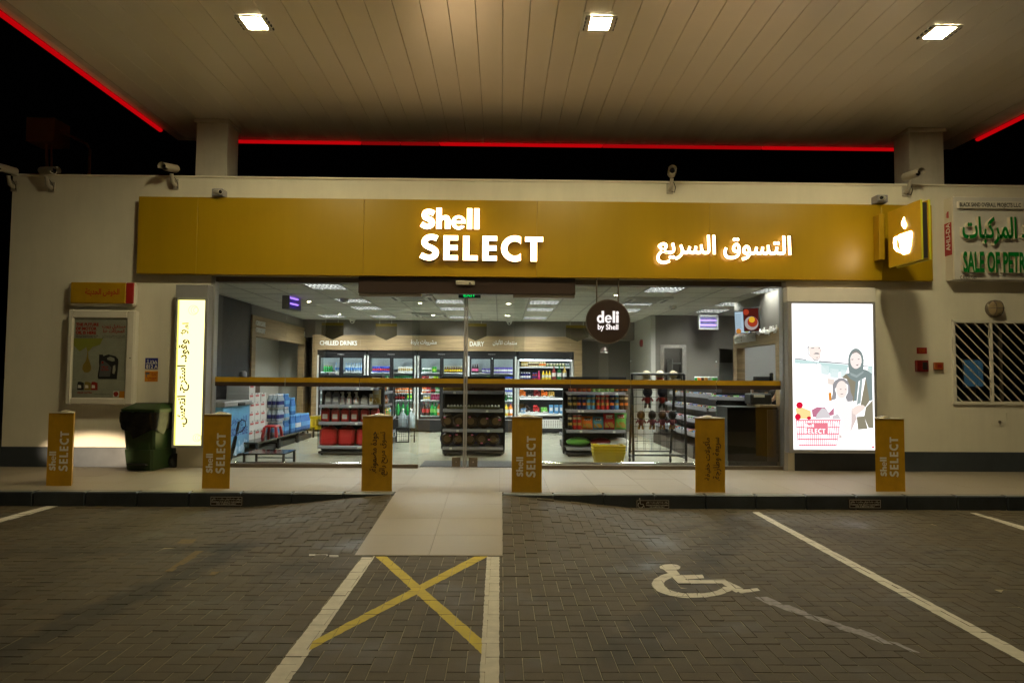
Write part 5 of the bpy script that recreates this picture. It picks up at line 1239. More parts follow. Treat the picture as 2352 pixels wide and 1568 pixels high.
a = on_x(1470, 791, XS); t = thing('alarm_bell', 'round red alarm bell on the wall behind the deli sign', 'bell', (XS, 17.0, 2.2)); MB().lathe([(.09, 0), (.088, .04), (.06, .06), (0, .065)], (0, 0, 0), 16, axis='y').xf(Matrix.Rotation(-PI / 2, 4, 'Z')).xf(Matrix.Translation((XS, 17.0, on_x(1463, 791, XS)[1]))).build('gong', 'red_box', t)
x, z = on_y(1388, 802, 15.5); t = thing('pendant_lamp', 'small dark pendant lamp hanging under the deli sign', 'lamp', (x, 15.5, z)); MB().lathe([(.085, -.06), (.075, .0), (.03, .05), (.012, .06)], (x, 15.5, z), 12).build('shade', 'dred_lamp' if 'dred_lamp' in MATS else 'brown_panel', t); MB().tube([(x, 15.5, z + .05), (x, 15.5, ZC - .003)], .004, 4).build('cord', 'dark_plastic', t); MB().lathe([(.083, -.075), (.086, -.061)], (x, 15.5, z), 12).build('shade_rim', 'off_white', t)
# coffee counter recess on the deli side
YC1 = on_x(1688, 800, XR)[0]
zc1, zc0 = on_x(1740, 762, XR)[1], on_x(1740, 794, XR)[1]
cw = wallobj('counter_wall', MB().box(XR, XR + .1, YF + .26, YC1, zc1, ZC + .1), 'taupe_wall')
MB().box(XR + .1, 5.7, YF + .26, YF + .3, ZW, ZC + .1).box(5.62, 5.69, YF + .3, YC1, ZW, ZC + .1).box(XR + .1, 5.62, YC1 - .06, YC1, ZW, ZC + .1).build('recess_wall', mat('recess_white', (.50, .50, .49), .7), cw)
MB().box(XR - .03, XR + .12, YF + .27, YC1, zc0, zc1 + .002, .003).build('wood_band', 'pale_wood', cw)
MB().box(XR - .03, XR + .12, YF + .27, YF + .45, ZW, zc0 - .001, .003).build('wood_post', 'pale_wood', cw); MB().box(XR - .03, XR + .12, YC1 - .2, YC1, ZW, zc0 - .001, .003).build('wood_post', 'pale_wood', cw)
on_wall('COFFEE TEA & SNACKS', XR - .031, 1689, 1736, 781, .14, -1, cw, bold=.03); on_wall('قهوة شاي وجبات خفيفة', XR - .031, 1739, 1786, 765, .15, -1, cw)
for nm, (x, y), s in (('wall_paper', (1748, 830), .2), ('wall_paper', (1785, 838), .2)):
    a = on_x(x, y, 5.62); t = solo(nm, MB().box(5.612, 5.6195, a[0] - .12, a[0] + .12, a[1] - .17, a[1] + .17), 'price_card', 'pale printed sheet on the white wall above the coffee machine' if x > 1760 else 'pale printed sheet on the white wall above the till screen', 'paper')
# added unseen lamps that brighten the back room and the counter recess
for x, y, z, lab, sz in ((4.15, 16.9, 2.9, 'added unseen ceiling lamp brightening the back room behind the steel doorway', .18), (5.1, 12.3, 2.9, 'added unseen ceiling lamp brightening the recess behind the coffee counter', .16)):
    t = thing('added_fill_lamp', lab, 'lamp', (x, y, z)); MB().box(-sz - .02, sz + .02, -sz - .02, sz + .02, .012, .05, .004).build('lamp_base', 'off_white', t, local=True); MB().box(-sz, sz, -sz, sz, 0, .011).build('diffuser', emat('fill_lamp_glow%d' % int(x), (1, 1, .95), 22), t, local=True)
# entrance mat
fpts = [on_z(*p, ZW) for p in ((958, 1078), (1178, 1078), (1165, 1056), (978, 1055))]
t = thing('door_mat', 'dark grey mat on the floor just inside the door', 'mat', ((fpts[0][0] + fpts[1][0]) / 2, 11.3, ZW)); MB().box(fpts[0][0], fpts[1][0], 10.99, 11.75, ZW + .0005, ZW + .012, .004).build('carpet', 'mat_grey', t)

# ================================================================== products
def can_mesh(nm, body, band='p_white', r=.033, h=.118): 
    m = MB(); m.m = 0; m.lathe([(r * .8, 0), (r, .008), (r, h * .28)], n=9); m.m = 1; m.lathe([(r, h * .28), (r, h * .62)], n=9); m.m = 0; m.lathe([(r, h * .62), (r, h - .01), (r * .8, h - .002)], n=9); m.m = 2; m.lathe([(r * .78, h - .001), (0, h)], n=9)
    return m.mesh(nm, [body, band, 'p_silver'])
def bottle_mesh(nm, body, label, cap, r=.035, h=.23, neck=.36, fat=False):
    m = MB(); m.m = 0; m.lathe([(r * .85, 0), (r, .01), (r, h * .22)], n=9); m.m = 1; m.lathe([(r * 1.01, h * .22), (r * 1.01, h * .50)], n=9)
    m.m = 0; m.lathe([(r, h * .50), (r * .96, h * .60), (r * neck, h * .83), (r * neck, h * .91)], n=9); m.m = 2; m.lathe([(r * neck * 1.15, h * .91), (r * neck * 1.15, h), (0, h)], n=9)
    return m.mesh(nm, [body, label, cap])
def box_mesh(nm, body, patch, w_, d, h, px0=.15, px1=.85, pz0=.3, pz1=.7):
    m = MB(); m.box(-w_ / 2, w_ / 2, -d / 2, d / 2, 0, h, .004); m.m = 1; m.box(-w_ / 2 + w_ * px0, -w_ / 2 + w_ * px1, -d / 2 - .0015, -d / 2 + .002, h * pz0, h * pz1)
    return m.mesh(nm, [body, patch])
def bag_mesh(nm, body, patch, w_, h, d=.07, seed=1):
    rr = random.Random(seed); m = MB(); n, k = 9, 9; v = []
    for side in (-1, 1):
        for j in range(k + 1):
            for i in range(n + 1):
                a, b = i / n, j / k; bul = (math.sin(PI * a) ** .6) * (math.sin(PI * b) ** .45); pin = 1 - .05 * math.sin(PI * b)
                v.append(((a - .5) * w_ * pin, side * (d / 2 * bul + .001) + rr.gauss(0, .0022) * (0 < i < n), b * h))
    f = []; mi = []
    for s in range(2):
        o = s * (n + 1) * (k + 1)
        for j in range(k):
            for i in range(n):
                q = (o + j * (n + 1) + i, o + j * (n + 1) + i + 1, o + (j + 1) * (n + 1) + i + 1, o + (j + 1) * (n + 1) + i); f.append(q if s == 0 else q[::-1])
                mi.append(1 if s == 0 and 1 < i < n - 2 and 5 < j < 8 else 2 if s == 0 and 0 < i < n - 1 and 0 < j < 4 and (i + j) % 5 else 0)
    m.add(v, f, True); m.mi = mi; return m.mesh(nm, [body, patch, 'p_gold'])
def place(me, xs, Y, z, cat, label, group, rz=0.0, jit=.06, yj=.008, rx=0.0, nm=None):
    for x in xs:
        o = bpy.data.objects.new(nm or me.name, me); COL.objects.link(o); o.location = (x, Y + random.uniform(-yj, yj), z); o.rotation_euler = (rx, 0, rz + random.uniform(-jit, jit))
        tag(o, label, cat, group)
M_ = {}
def C(body, band='p_white', tall=False):
    k = ('c', body, band, tall)
    if k not in M_: M_[k] = can_mesh('drink_can', body, band, *((.028, .150) if tall else (.033, .118)))
    return M_[k]
def B(body, label, cap, kind='pet'):
    k = (body, label, cap, kind)
    if k not in M_: M_[k] = bottle_mesh('drink_bottle', body, label, cap, *{'pet': (.034, .22, .38), 'big': (.055, .33, .28), 'glass': (.030, .23, .34), 'small': (.030, .16, .55), 'jar': (.036, .09, .92), 'milk': (.034, .17, .6)}[kind])
    return M_[k]
# ------------------------------------------------------------------ chillers
CY_ = 17.95
zsh = [on_y(1000, v, CY_ + .08)[1] for v in (855.5, 877, 902.5, 918.5, 954)]
ORD = ('first', 'second', 'third', 'fourth')
def chiller(k, pxa, pxb):
    xa, xb = on_y(pxa, 900, CY_)[0], on_y(pxb, 900, CY_)[0]
    t = thing('drinks_chiller', '%s black double door chiller counted from the freezer wall, lit inside' % ORD[k], 'chiller', ((xa + xb) / 2, CY_, ZW), group='black drinks chillers along the back wall')
    ztop = zb0 - .002; zg = on_y(1000, 821, CY_)[1]; zbot = zsh[4]
    MB().box(xa + .005, xa + .06, CY_ + .03, YB - .02, zbot - .1, ztop).box(xb - .06, xb - .005, CY_ + .03, YB - .02, zbot - .1, ztop).box(xa + .06, xb - .06, YB - .08, YB - .02, zbot - .1, zg).box(xa + .06, xb - .06, CY_ + .03, YB - .08, zg, ztop).build('cabinet', 'fridge_inner', t)
    MB().box(xa + .004, xb - .004, CY_, CY_ + .03, zg + .02, ztop, .004).build('header', 'fridge_black', t)
    MB().box(xa + .004, xb - .004, CY_ - .002, YB - .02, ZW + .03, zbot - .1, .004).build('base', 'fridge_black', t)
    MB().box(xa + .004, xb - .004, CY_ - .014, CY_ - .003, zbot - .10, zbot - .085).build('trim', 'aluminium', t)
    MB().box(xa + .001, xa + .045, CY_ - .012, CY_ + .02, zbot - .085, zg + .04, .003).box(xb - .045, xb - .001, CY_ - .012, CY_ + .02, zbot - .085, zg + .04, .003).build('side_trim', 'shelf_white', t)
    for j in range(5): 
        MB().box(xa + .065, xb - .065, CY_ + .09, YB - .09, zsh[j] - .022, zsh[j], .003).build('shelf', 'shelf_white', t)
    xm = (xa + xb) / 2
    for j, (a, b) in enumerate(((xa + .047, xm - .001), (xm + .001, xb - .047))):
        d = MB().frame(a, b, zbot - .083, zg + .018, CY_ - .016, CY_ + .018, .045, .003).build('door', 'fridge_black', t)
        MB().box(a + .045, b - .045, CY_ - .002, CY_ + .004, zbot - .038, zg - .027).build('pane', 'door_glass', d)
        hx = b - .03 if j == 0 else a + .03
        MB().box(hx - .008, hx + .008, CY_ - .035, CY_ - .017, 1.0, 1.5, .003).build('handle', 'dark_plastic', d)
        fx = (a + b) / 2 + .03; fy = CY_ + .30
        m = MB(); fz_ = zg - .15
        for rr in (.04, .075, .11, .145): m.tube([(fx + rr * math.cos(2 * PI * i / 20), fy, fz_ + rr * .8 * math.sin(2 * PI * i / 20)) for i in range(21)], .0035, 4, False)
        for i in range(8): m.tube([(fx, fy, fz_), (fx + .145 * math.cos(i * PI / 4), fy, fz_ + .116 * math.sin(i * PI / 4))], .003, 4, False)
        m.build('fan_guard', 'grey_metal', t)
    MB().box(xa + .07, xb - .07, CY_ + .31, YB - .081, zg - .30, zg - .01).build('fan_housing', 'fridge_inner', t)
    MB().box(xa + .07, xb - .07, CY_ + .03, CY_ + .06, zg - .022, zg - .004).box(xa + .062, xa + .075, CY_ + .035, CY_ + .06, zbot, zg - .03).box(xb - .075, xb - .062, CY_ + .035, CY_ + .06, zbot, zg - .03).build('light_tube', 'cooler_glow', t)
    facing(MB(), 'FRIGO', (pxa + pxb) / 2 - 8, (pxa + pxb) / 2 + 8, 812, 815, CY_ - .001, bold=.02).build('lettering', 'p_grey', t)
    return xa + .10, xm - .05, xm + .05, xb - .10
def rowof(k, xr, j, me, frac0, frac1, n, desc, cat='can', dy=.17, double=True):
    x0, x1 = xr; w_ = x1 - x0; xs = [x0 + w_ * (frac0 + (frac1 - frac0) * (i + .5) / n) for i in range(n)]
    lab = '%s, %s shelf of %s chiller' % (desc, ('top', 'second', 'third', 'fourth', 'bottom')[j], ORD[k] if k < 4 else 'open')
    place(me, xs, CY_ + dy, zsh[j] + .001, cat, lab, lab)
CHP = [(727, 839), (842, 955), (958, 1070), (1073.5, 1186)]
content = {
 0: [(0, 0, B('pet_green', 'p_dgreen', 'p_gold', 'small'), .05, .55, 4, 'green glass bottle with a gold cap', 'bottle'), (0, 0, B('pet_clear', 'pet_blue', 'p_lblue'), .66, 1.0, 2, 'clear water bottle with a blue cap', 'bottle'),
     (1, 0, B('pet_clear', 'pet_blue', 'p_lblue'), .0, 1.0, 7, 'clear water bottle with a blue cap', 'bottle'), (0, 1, B('pet_clear', 'p_purple', 'p_lblue', 'small'), .0, 1, 7, 'small water bottle with a violet label', 'bottle'),
     (1, 1, B('pet_clear', 'pet_green', 'p_green', 'small'), .0, 1, 7, 'small water bottle with a green label', 'bottle'), (0, 2, B('pet_blue', 'p_white', 'p_lblue', 'small'), .0, 1, 7, 'blue water bottle with a white label', 'bottle'),
     (0, 3, B('pet_blue', 'p_red', 'p_red', 'small'), .0, 1, 7, 'blue water bottle with a red label', 'bottle'), (0, 4, B('pet_blue', 'p_white', 'p_lblue', 'pet'), .0, 1, 6, 'tall blue water bottle', 'bottle')],
 1: [(0, 0, C('p_blue', 'p_red', True), 0, 1, 9, 'tall blue can with a red mark', 'can'), (1, 0, box_mesh('drink_pouch', 'p_white', 'p_gold', .05, .03, .14), .2, 1, 7, 'white juice pouch', 'pouch'),
     (0, 1, C('p_dgreen', 'p_white', True), .2, 1, 7, 'tall dark green can', 'can'), (1, 1, C('p_dgreen', 'p_white', True), .0, 1, 9, 'tall dark green can', 'can'),
     (1, 2, C('p_orange', 'p_white'), .0, 1, 8, 'orange can with a white band', 'can'), (1, 3, B('p_cola', 'p_red', 'p_red', 'small'), .0, .6, 4, 'small cola bottle with a red label', 'bottle'), (1, 3, B('pet_green', 'p_lime', 'p_white', 'pet'), .68, 1, 2, 'lime green bottle', 'bottle'),
     (1, 4, B('pet_green', 'pet_green', 'p_green', 'big'), .1, .9, 3, 'large green bottle', 'bottle')],
 2: [(0, 0, C('p_white', 'p_dgreen'), .02, .52, 4, 'white and green can', 'can'), (0, 0, C('p_green', 'p_lime', True), .56, .80, 2, 'tall bright green can', 'can'), (1, 0, B('p_brown', 'p_yellow', 'p_cream', 'small'), .0, 1, 8, 'brown bottle with a yellow label', 'bottle'),
     (0, 1, C('p_red', 'p_white', True), .0, .38, 3, 'tall red can', 'can'), (0, 1, C('p_silver', 'p_white', True), .40, .62, 2, 'tall silver can', 'can'), (0, 1, C('p_lime', 'p_yellow', True), .64, .9, 2, 'tall lime can', 'can'), (1, 1, C('p_white', 'p_silver'), .0, 1, 8, 'white can', 'can'),
     (0, 2, C('p_orange', 'p_white', True), .0, .24, 2, 'tall orange can', 'can'), (0, 2, C('p_red', 'p_white', True), .25, .48, 2, 'tall red and white can', 'can'), (0, 2, C('p_cola', 'p_red', True), .50, .74, 2, 'tall dark cola can', 'can'), (0, 2, C('p_green', 'p_white', True), .75, 1, 2, 'tall green can', 'can'),
     (0, 3, C('p_white', 'p_yellow'), .10, .45, 3, 'white and yellow can', 'can'), (0, 3, C('p_magenta', 'p_pink', True), .50, .98, 4, 'magenta can', 'can'),
     (0, 4, B('p_cola', 'p_red', 'p_red', 'big'), .02, .46, 2, 'large cola bottle with a red label', 'bottle'), (0, 4, B('pet_green', 'p_lgreen', 'p_green', 'big'), .50, .86, 2, 'large green soda bottle', 'bottle'), (0, 4, B('p_orange', 'p_white', 'p_blue', 'big'), .88, 1.04, 1, 'large orange soda bottle', 'bottle')],
 3: [(0, 0, B('p_cola', 'p_pink', 'p_dred', 'pet'), .0, .36, 3, 'dark bottle with a pink label', 'bottle'), (0, 0, C('p_purple', 'p_silver'), .55, 1, 4, 'short violet and silver can', 'can'), (1, 0, C('p_purple', 'p_white', True), .0, 1, 10, 'tall violet energy can', 'can'),
     (0, 1, C('p_white', 'p_purple'), .0, .38, 4, 'white and violet can', 'can'), (0, 1, B('p_dgreen', 'p_green', 'p_lime', 'small'), .82, 1.02, 2, 'dark bottle with a lime cap', 'bottle'), (1, 1, C('p_blue', 'p_silver', True), .1, 1, 9, 'tall blue and silver can', 'can'),
     (1, 2, C('p_white', 'p_blue', True), .55, 1, 4, 'white and blue can', 'can'), (1, 3, B('p_dgreen', 'p_dgreen', 'p_green', 'pet'), .58, .72, 1, 'dark green malt bottle', 'bottle'), (1, 3, C('p_white', 'p_dgreen'), .74, 1, 2, 'white and dark green can', 'can'),
     (1, 4, B('p_yellow', 'p_white', 'p_blue', 'big'), .56, .78, 1, 'yellow juice bottle with a blue cap', 'bottle'), (1, 4, B('p_orange', 'p_white', 'p_blue', 'big'), .80, 1.02, 1, 'orange juice bottle with a blue cap', 'bottle')]}
for k, (a, b) in enumerate(CHP):
    x = chiller(k, a, b)
    for d, j, me, f0, f1, n, desc, cat in content[k]: rowof(k, (x[2 * d], x[2 * d + 1]), j, me, f0, f1, n, desc + (', freezer side half' if d == 0 else ', deli side half'), cat)
# open chiller
xa, xb = on_y(1188, 900, CY_)[0], on_y(1317, 900, CY_)[0]
t = thing('open_chiller', 'open fronted black chiller with fruit, juice and dairy on lit shelves', 'chiller', ((xa + xb) / 2, CY_, ZW))
ztop = zb0 - .002; zg = on_y(1000, 824, CY_)[1]; zs5 = [on_y(1250, v, CY_ + .05)[1] for v in (842, 871, 890, 913, 949)]
MB().box(xa, xa + .05, CY_, YB - .02, ZW + .2, zg).box(xb - .05, xb, CY_, YB - .02, ZW + .2, zg).build('side_panel', 'shelf_white', t)
MB().box(xa + .05, xb - .05, YB - .1, YB - .02, ZW + .4, zg).build('back_panel', mat('perforated_dark', (.05, .055, .06), .5), t); MB().box(xa, xb, CY_ - .03, YB - .02, zg + .001, ztop, .004).build('header', 'fridge_black', t)
MB().box(xa, xb, CY_ - .04, YB - .02, ZW + .02, zs5[4] - .06, .004).build('base', 'fridge_black', t); MB().box(xa, xb, CY_ - .06, CY_ - .001, zs5[4] - .058, zs5[4] - .0, .01).build('front_lip', 'shelf_white', t)
m = MB()
gx_, gz_ = on_y(1232, 983, CY_ - .05), on_y(1318, 963, CY_ - .05)
MB().box(xa + .4, xb - .03, CY_ - .046, CY_ - .041, gx_[1], gz_[1]).build('vent_grille', 'off_white', t)
m = MB()
for i in range(16):
    for j in range(5): m.lathe([(.011, 0), (0, .0005)], (xa + .46 + i * .055, CY_ - .0465, gx_[1] + .04 + j * (gz_[1] - gx_[1] - .08) / 4), 6, axis='y')
o = m.build('vent_holes', 'dark_plastic', t)
for j, z in enumerate(zs5): MB().box(xa + .05, xb - .05, CY_ + .01 if j else CY_ + .12, YB - .1, z - .03, z, .003).build('shelf', 'shelf_white', t)
MB().box(xa + .06, xb - .06, CY_ + .02, CY_ + .06, zg - .02, zg - .002).build('light_tube', 'cooler_glow', t)
for j in (1, 2, 3): MB().box(xa + .08, xb - .08, CY_ + .03, CY_ + .045, zs5[j] - .040, zs5[j] - .031).build('light_tube', emat('shelf_tube%d' % j, (.9, .97, 1), 5), t)
def open_row(j, me, p0, p1, n, desc, cat, dy=.12):
    xs = [on_y(p0 + (p1 - p0) * (i + .5) / n, 900, CY_ + dy)[0] for i in range(n)]
    lab = '%s on the %s shelf of the open chiller' % (desc, ('top', 'second', 'third', 'fourth', 'bottom')[j]); place(me, xs, CY_ + dy, zs5[j] + .001, cat, lab, lab)
o0, o1 = 1195, 1310
open_row(0, B('p_gold', 'p_cream', 'p_gold', 'small'), 1196, 1212, 3, 'golden coffee bottle', 'bottle', .2); open_row(0, B('p_cream', 'p_brown', 'p_red', 'small'), 1213, 1237, 5, 'cream bottle with a red cap', 'bottle', .2); open_row(0, B('p_cream', 'p_orange', 'p_white', 'small'), 1238, 1253, 3, 'cream and orange bottle', 'bottle', .2)
open_row(0, B('p_cream', 'p_dgreen', 'p_white', 'jar'), 1254, 1297, 6, 'cream jar with a white lid', 'jar', .2); open_row(0, B('p_grey', 'p_dgreen', 'p_grey', 'jar'), 1298, 1308, 2, 'grey jar', 'jar', .2)
open_row(1, B('p_navy', 'p_white', 'p_white', 'milk'), 1195, 1218, 4, 'white and navy yoghurt drink', 'bottle'); open_row(1, B('p_dred', 'p_navy', 'p_blue', 'small'), 1222, 1233, 2, 'small dark juice bottle', 'bottle'); open_row(1, B('p_magenta', 'p_pink', 'p_pink', 'pet'), 1234, 1241, 1, 'tall pink drink bottle', 'bottle'); open_row(1, B('p_yellow', 'p_white', 'p_gold', 'pet'), 1244, 1266, 3, 'yellow juice bottle', 'bottle')
open_row(1, B('p_dred', 'p_white', 'p_dred', 'big'), 1266, 1278, 1, 'dark red syrup bottle', 'bottle'); open_row(1, B('p_dgreen', 'p_white', 'p_dgreen', 'big'), 1279, 1290, 1, 'green syrup bottle', 'bottle'); open_row(1, B('p_gold', 'p_white', 'p_gold', 'big'), 1291, 1302, 1, 'amber syrup bottle', 'bottle')
open_row(2, box_mesh('juice_box', 'p_red', 'p_white', .05, .04, .10), 1195, 1216, 5, 'red juice carton', 'carton'); open_row(2, box_mesh('juice_box', 'p_lgreen', 'p_white', .05, .04, .10), 1217, 1240, 6, 'green juice carton', 'carton'); open_row(2, box_mesh('juice_box', 'p_gold', 'p_white', .05, .04, .10), 1241, 1258, 4, 'yellow juice carton', 'carton'); open_row(2, box_mesh('juice_box', 'p_purple', 'p_white', .05, .04, .10), 1259, 1275, 4, 'violet juice carton', 'carton')
def fruit_pack(j, pxc, col, n, desc, dy=.10):
    x = on_y(pxc, 900, CY_ + dy)[0]; z = zs5[j] + .001; t = thing('fruit_pack', '%s on the %s shelf of the open chiller' % (desc, ('top', 'second', 'third', 'fourth', 'bottom')[j]), 'fruit pack', (x, CY_ + dy, z), group='wrapped fruit packs in the open chiller')
    MB().box(-.095, .095, -.07, .07, 0, .03, .01).build('tray', 'p_white', t, local=True)
    for i in range(n): MB().blob((-.05 + .05 * (i % 3), -.035 + .05 * ((i // 3) % 2) + .01 * (i // 6), .065 + .055 * (i // 3 % 3) * .9), (.037, .037, .036), 8, 6).build('fruit', col, t, local=True)
    MB().box(-.03, .03, -.0785, -.076, .02, .055).build('price_label', 'price_card', t, local=True)
for c, col, n, ds in ((1200, 'p_orange', 8, 'tray of oranges at the edge'), (1216, 'p_black', 8, 'tray of black plums'), (1233, 'p_dred', 8, 'tray of dark apples'), (1250, 'p_orange', 7, 'tray of oranges between two apple trays'), (1266, 'p_gold', 6, 'tray of yellow apples')): fruit_pack(3, c, col, n, ds)
for c, col, n, ds in ((1215, 'p_cola', 7, 'dark grape tray'), (1232, 'p_red', 8, 'tray of red apples'), (1250, 'p_lgreen', 6, 'tray of green grapes')): fruit_pack(4, c, col, n, ds)
open_row(4, box_mesh('milk_carton', 'p_lblue', 'p_white', .075, .06, .12), 1196, 1210, 2, 'small light blue milk carton', 'carton'); open_row(4, box_mesh('milk_carton', 'p_lblue', 'p_white', .10, .08, .21), 1260, 1296, 3, 'large light blue milk carton', 'carton')
# hanging shield signs
for (x0, x1, y0, y1, txt, lab) in ((738, 789, 741, 780, 'تحقق من\nالسعر هنا\nCHECK PRICE\nHERE', 'hanging shield sign that reads check price here'), (862, 912, 743, 781, 'السلع\nGROCERIES', 'hanging shield sign that reads groceries'), (1067, 1118, 743, 782.5, 'المقرمشات\nوالوجبات الخفيفة\nCHIPS & SNACKS', 'hanging shield sign that reads chips and snacks'), (1300, 1352, 747, 784, 'الحلويات\nوالمخبز\nCONFECTIONERY\n& BAKERY', 'hanging shield sign that reads confectionery and bakery')):
    Y = 15.9; a, b = on_y(x0, y1, Y), on_y(x1, y0, Y); t = thing('shield_sign', lab, 'hanging sign', ((a[0] + b[0]) / 2, Y, a[1]), group='shield signs hung from the ceiling')
    zz = a[1] + (b[1] - a[1]) * .28; xm = (a[0] + b[0]) / 2; zy = b[1] - (b[1] - a[1]) * .17
    MB().prism([(a[0], zz), (xm, a[1]), (b[0], zz), (b[0], zy), (a[0], zy)], Y, Y + .02, 'y').build('board', 'sign_wood', t); MB().box(a[0], b[0], Y - .001, Y + .021, zy + .0005, b[1], .004).build('yellow_band', 'sign_yellow', t)
    n = txt.count('\n') + 1; letters(MB(), txt, (xm, Y, zz + (zy - zz) * .48), XV, ZV, (b[0] - a[0]) * (.78 if n > 2 else .55), (zy - zz) * (.85 if n > 2 else .55), bold=.008).build('lettering', 'brown_print', t)
    for q in (a[0] + .09, b[0] - .12): MB().tube([(q, Y + .01, b[1]), (q, Y + .01, ZC - .002)], .005, 5).build('rod', 'off_white', t)
# ================================================================== gondola shelves
def gondola(x0, x1, base_y, top_y, strips, label, depth_run, left_side, right_side, Yf):
    """End bay that faces the door, with the double sided run behind it."""
    xa, xb = on_y(x0, 950, Yf)[0], on_y(x1, 950, Yf)[0]; zt = on_y((x0 + x1) / 2, top_y, Yf + .3)[1]
    t = thing('gondola_shelf', label, 'shelf unit', ((xa + xb) / 2, Yf, ZW), group='black gondola shelves')
    MB().box(xa, xb, Yf + .42, Yf + .47, ZW + .02, zt, .004).build('back_panel', 'black_metal', t)
    for s, x in ((-1, xa), (1, xb)): MB().box(x - .03 if s > 0 else x, x if s > 0 else x + .03, Yf + .32, Yf + .419, ZW + .02, zt, .004).build('upright', 'black_metal', t)
    MB().box(xa, xb, Yf + .10, Yf + .419, zt - .05, zt - .001, .004).build('top_cap', 'black_metal', t)
    MB().box(xa + .03, xb - .03, Yf + .02, Yf + .419, ZW + .03, on_y(x0, strips[-1], Yf)[1] - .07, .004).build('base', 'black_metal', t)
    for k in (xa + .08, xb - .08): MB().lathe([(.02, 0), (.025, .03)], (k, Yf + .08, ZW), 8).build('foot', 'dark_plastic', t)
    m = MB()
    for s in (-1, 1):
        x = xa if s < 0 else xb
        for k in range(9): m.box(x - .002, x + .002, Yf + .06, Yf + .32, ZW + .1 + k * .07, ZW + .104 + k * .07)
        for k in range(5): m.box(x - .0025, x + .0025, Yf + .08 + k * .055, Yf + .084 + k * .055, ZW + .1, ZW + .66)
    m.build('wire_side', 'wire_black', t)
    zs = []
    for v in strips:
        z = on_y((x0 + x1) / 2, v, Yf)[1]; zs.append(z + .028)
        sh = MB().box(xa + .032, xb - .032, Yf + .012, Yf + .42, z + .002, z + .027, .003).build('shelf', 'black_metal', t)
        MB().box(xa + .03, xb - .03, Yf - .004, Yf + .011, z - .026, z + .028, .006).build('price_rail', 'shelf_rail', sh)
        for k in range(random.choice((1, 2, 2))): q = random.uniform(xa + .1, xb - .15); MB().box(q, q + .045, Yf - .0065, Yf - .0045, z - .022, z + .014).build('price_card', 'price_card', sh)
    # the run behind
    Y2 = Yf + .49; Y3 = Y2 + depth_run; xm = (xa + xb) / 2
    MB().box(xm - .03, xm + .03, Y2, Y3, ZW + .02, zt, .004).build('spine', 'black_metal', t); MB().box(xa + .08, xb - .08, Y2, Y3, ZW + .02, ZW + .14).build('run_base', 'black_metal', t)
    side = []
    for s, on in ((-1, left_side), (1, right_side)):
        if not on: continue
        for j, z in enumerate((ZW + .28, ZW + .56, ZW + .82, ZW + 1.07)):
            wd = .46 if j < 2 else .38
            xe = xm + s * wd; sh = MB().box(min(xm + s * .031, xe), max(xm + s * .031, xe), Y2 + .01, Y3, z - .025, z, .003).build('side_shelf', 'black_metal', t)
            MB().box(min(xe, xe + s * .014), max(xe, xe + s * .014), Y2 + .01, Y3, z - .045, z + .006, .003).build('price_rail', 'shelf_rail', sh); side.append((s, j, xm + s * (wd - .10), z))
    return xa, xb, zs, (Y2, Y3), side, zt
YG = on_z(1085, 1047, ZW)[1]
def gx_of(crop_x, ox, sc, Y): return on_y((ox + crop_x * sc) / SC, 950, Y)[0]
# first: car care and oil
ga = gondola(728, 874, 1044.5, 861, (892.4, 933, 972, 1027), 'black shelf unit of oil jugs and red fuel cans beside the water packs', 1.9, False, True, YG)
zs = ga[2]; PYG = YG + .13
def s1(c): return gx_of(c, 1240, .287, PYG)
def jug(nm, body, label, w_, d, h, cap, shape='jug'):
    m = MB(); m.m = 0
    if shape == 'jug': taper(m, 0, h * .62, w_, w_, d, d, w_ * .12); taper(m, h * .62, h * .88, w_, w_ * .5, d, d * .6, w_ * .12, 0, d * .2); m.m = 2; m.lathe([(w_ * .17, 0), (w_ * .17, h * .12), (0, h * .12)], (-w_ * .12, d * .5, h * .88), 8)
    elif shape == 'spray': m.lathe([(w_ * .46, 0), (w_ * .5, h * .04), (w_ * .48, h * .45), (w_ * .2, h * .72), (w_ * .15, h * .8)], (0, d / 2, 0), 10, sy=.7); m.m = 2; m.box(-w_ * .22, w_ * .18, d * .3, d * .7, h * .8, h, .006); m.box(-w_ * .4, -w_ * .2, d * .4, d * .6, h * .9, h * .98)
    else: taper(m, 0, h * .12, w_ * .9, w_, d * .9, d, w_ * .15); taper(m, h * .12, h * .8, w_, w_, d, d, w_ * .15); taper(m, h * .8, h * .93, w_, w_ * .6, d, d * .7, w_ * .2, 0, d * .1); m.m = 2; m.lathe([(w_ * .13, 0), (w_ * .13, h * .1), (0, h * .1)], (w_ * .1, d * .5, h * .92), 8)
    m.m = 1; m.box(-w_ * .32, w_ * .30, -.0015, d * .3, h * .18, h * .52)
    return m.mesh(nm, [body, label, cap])
oil = jug('oil_jug', 'p_grey', 'p_white', .125, .07, .25, 'dark_plastic'); sprayr = jug('spray_bottle', 'p_white', 'p_red', .11, .06, .22, 'p_white', 'spray'); spo = jug('spray_bottle', 'p_white', 'p_orange', .11, .06, .22, 'p_white', 'spray')
wj = jug('coolant_bottle', 'p_white', 'p_silver', .125, .07, .17, 'p_grey'); rc = jug('fuel_can', 'stool_red', 'p_silver', .140, .14, .24, 'p_dred', 'can'); rcl = jug('large_fuel_can', 'stool_red', 'stool_red', .295, .2, .34, 'p_dred', 'can')
G1 = 'car care bottles on the oil shelf'
place(oil, [s1(250), s1(355)], PYG, zs[1], 'oil jug', 'grey oil jug with a white label on the second shelf of the oil unit', G1)
place(sprayr, [s1(448), s1(540)], PYG, zs[1], 'spray bottle', 'white spray bottle with a red label on the second shelf of the oil unit', G1)
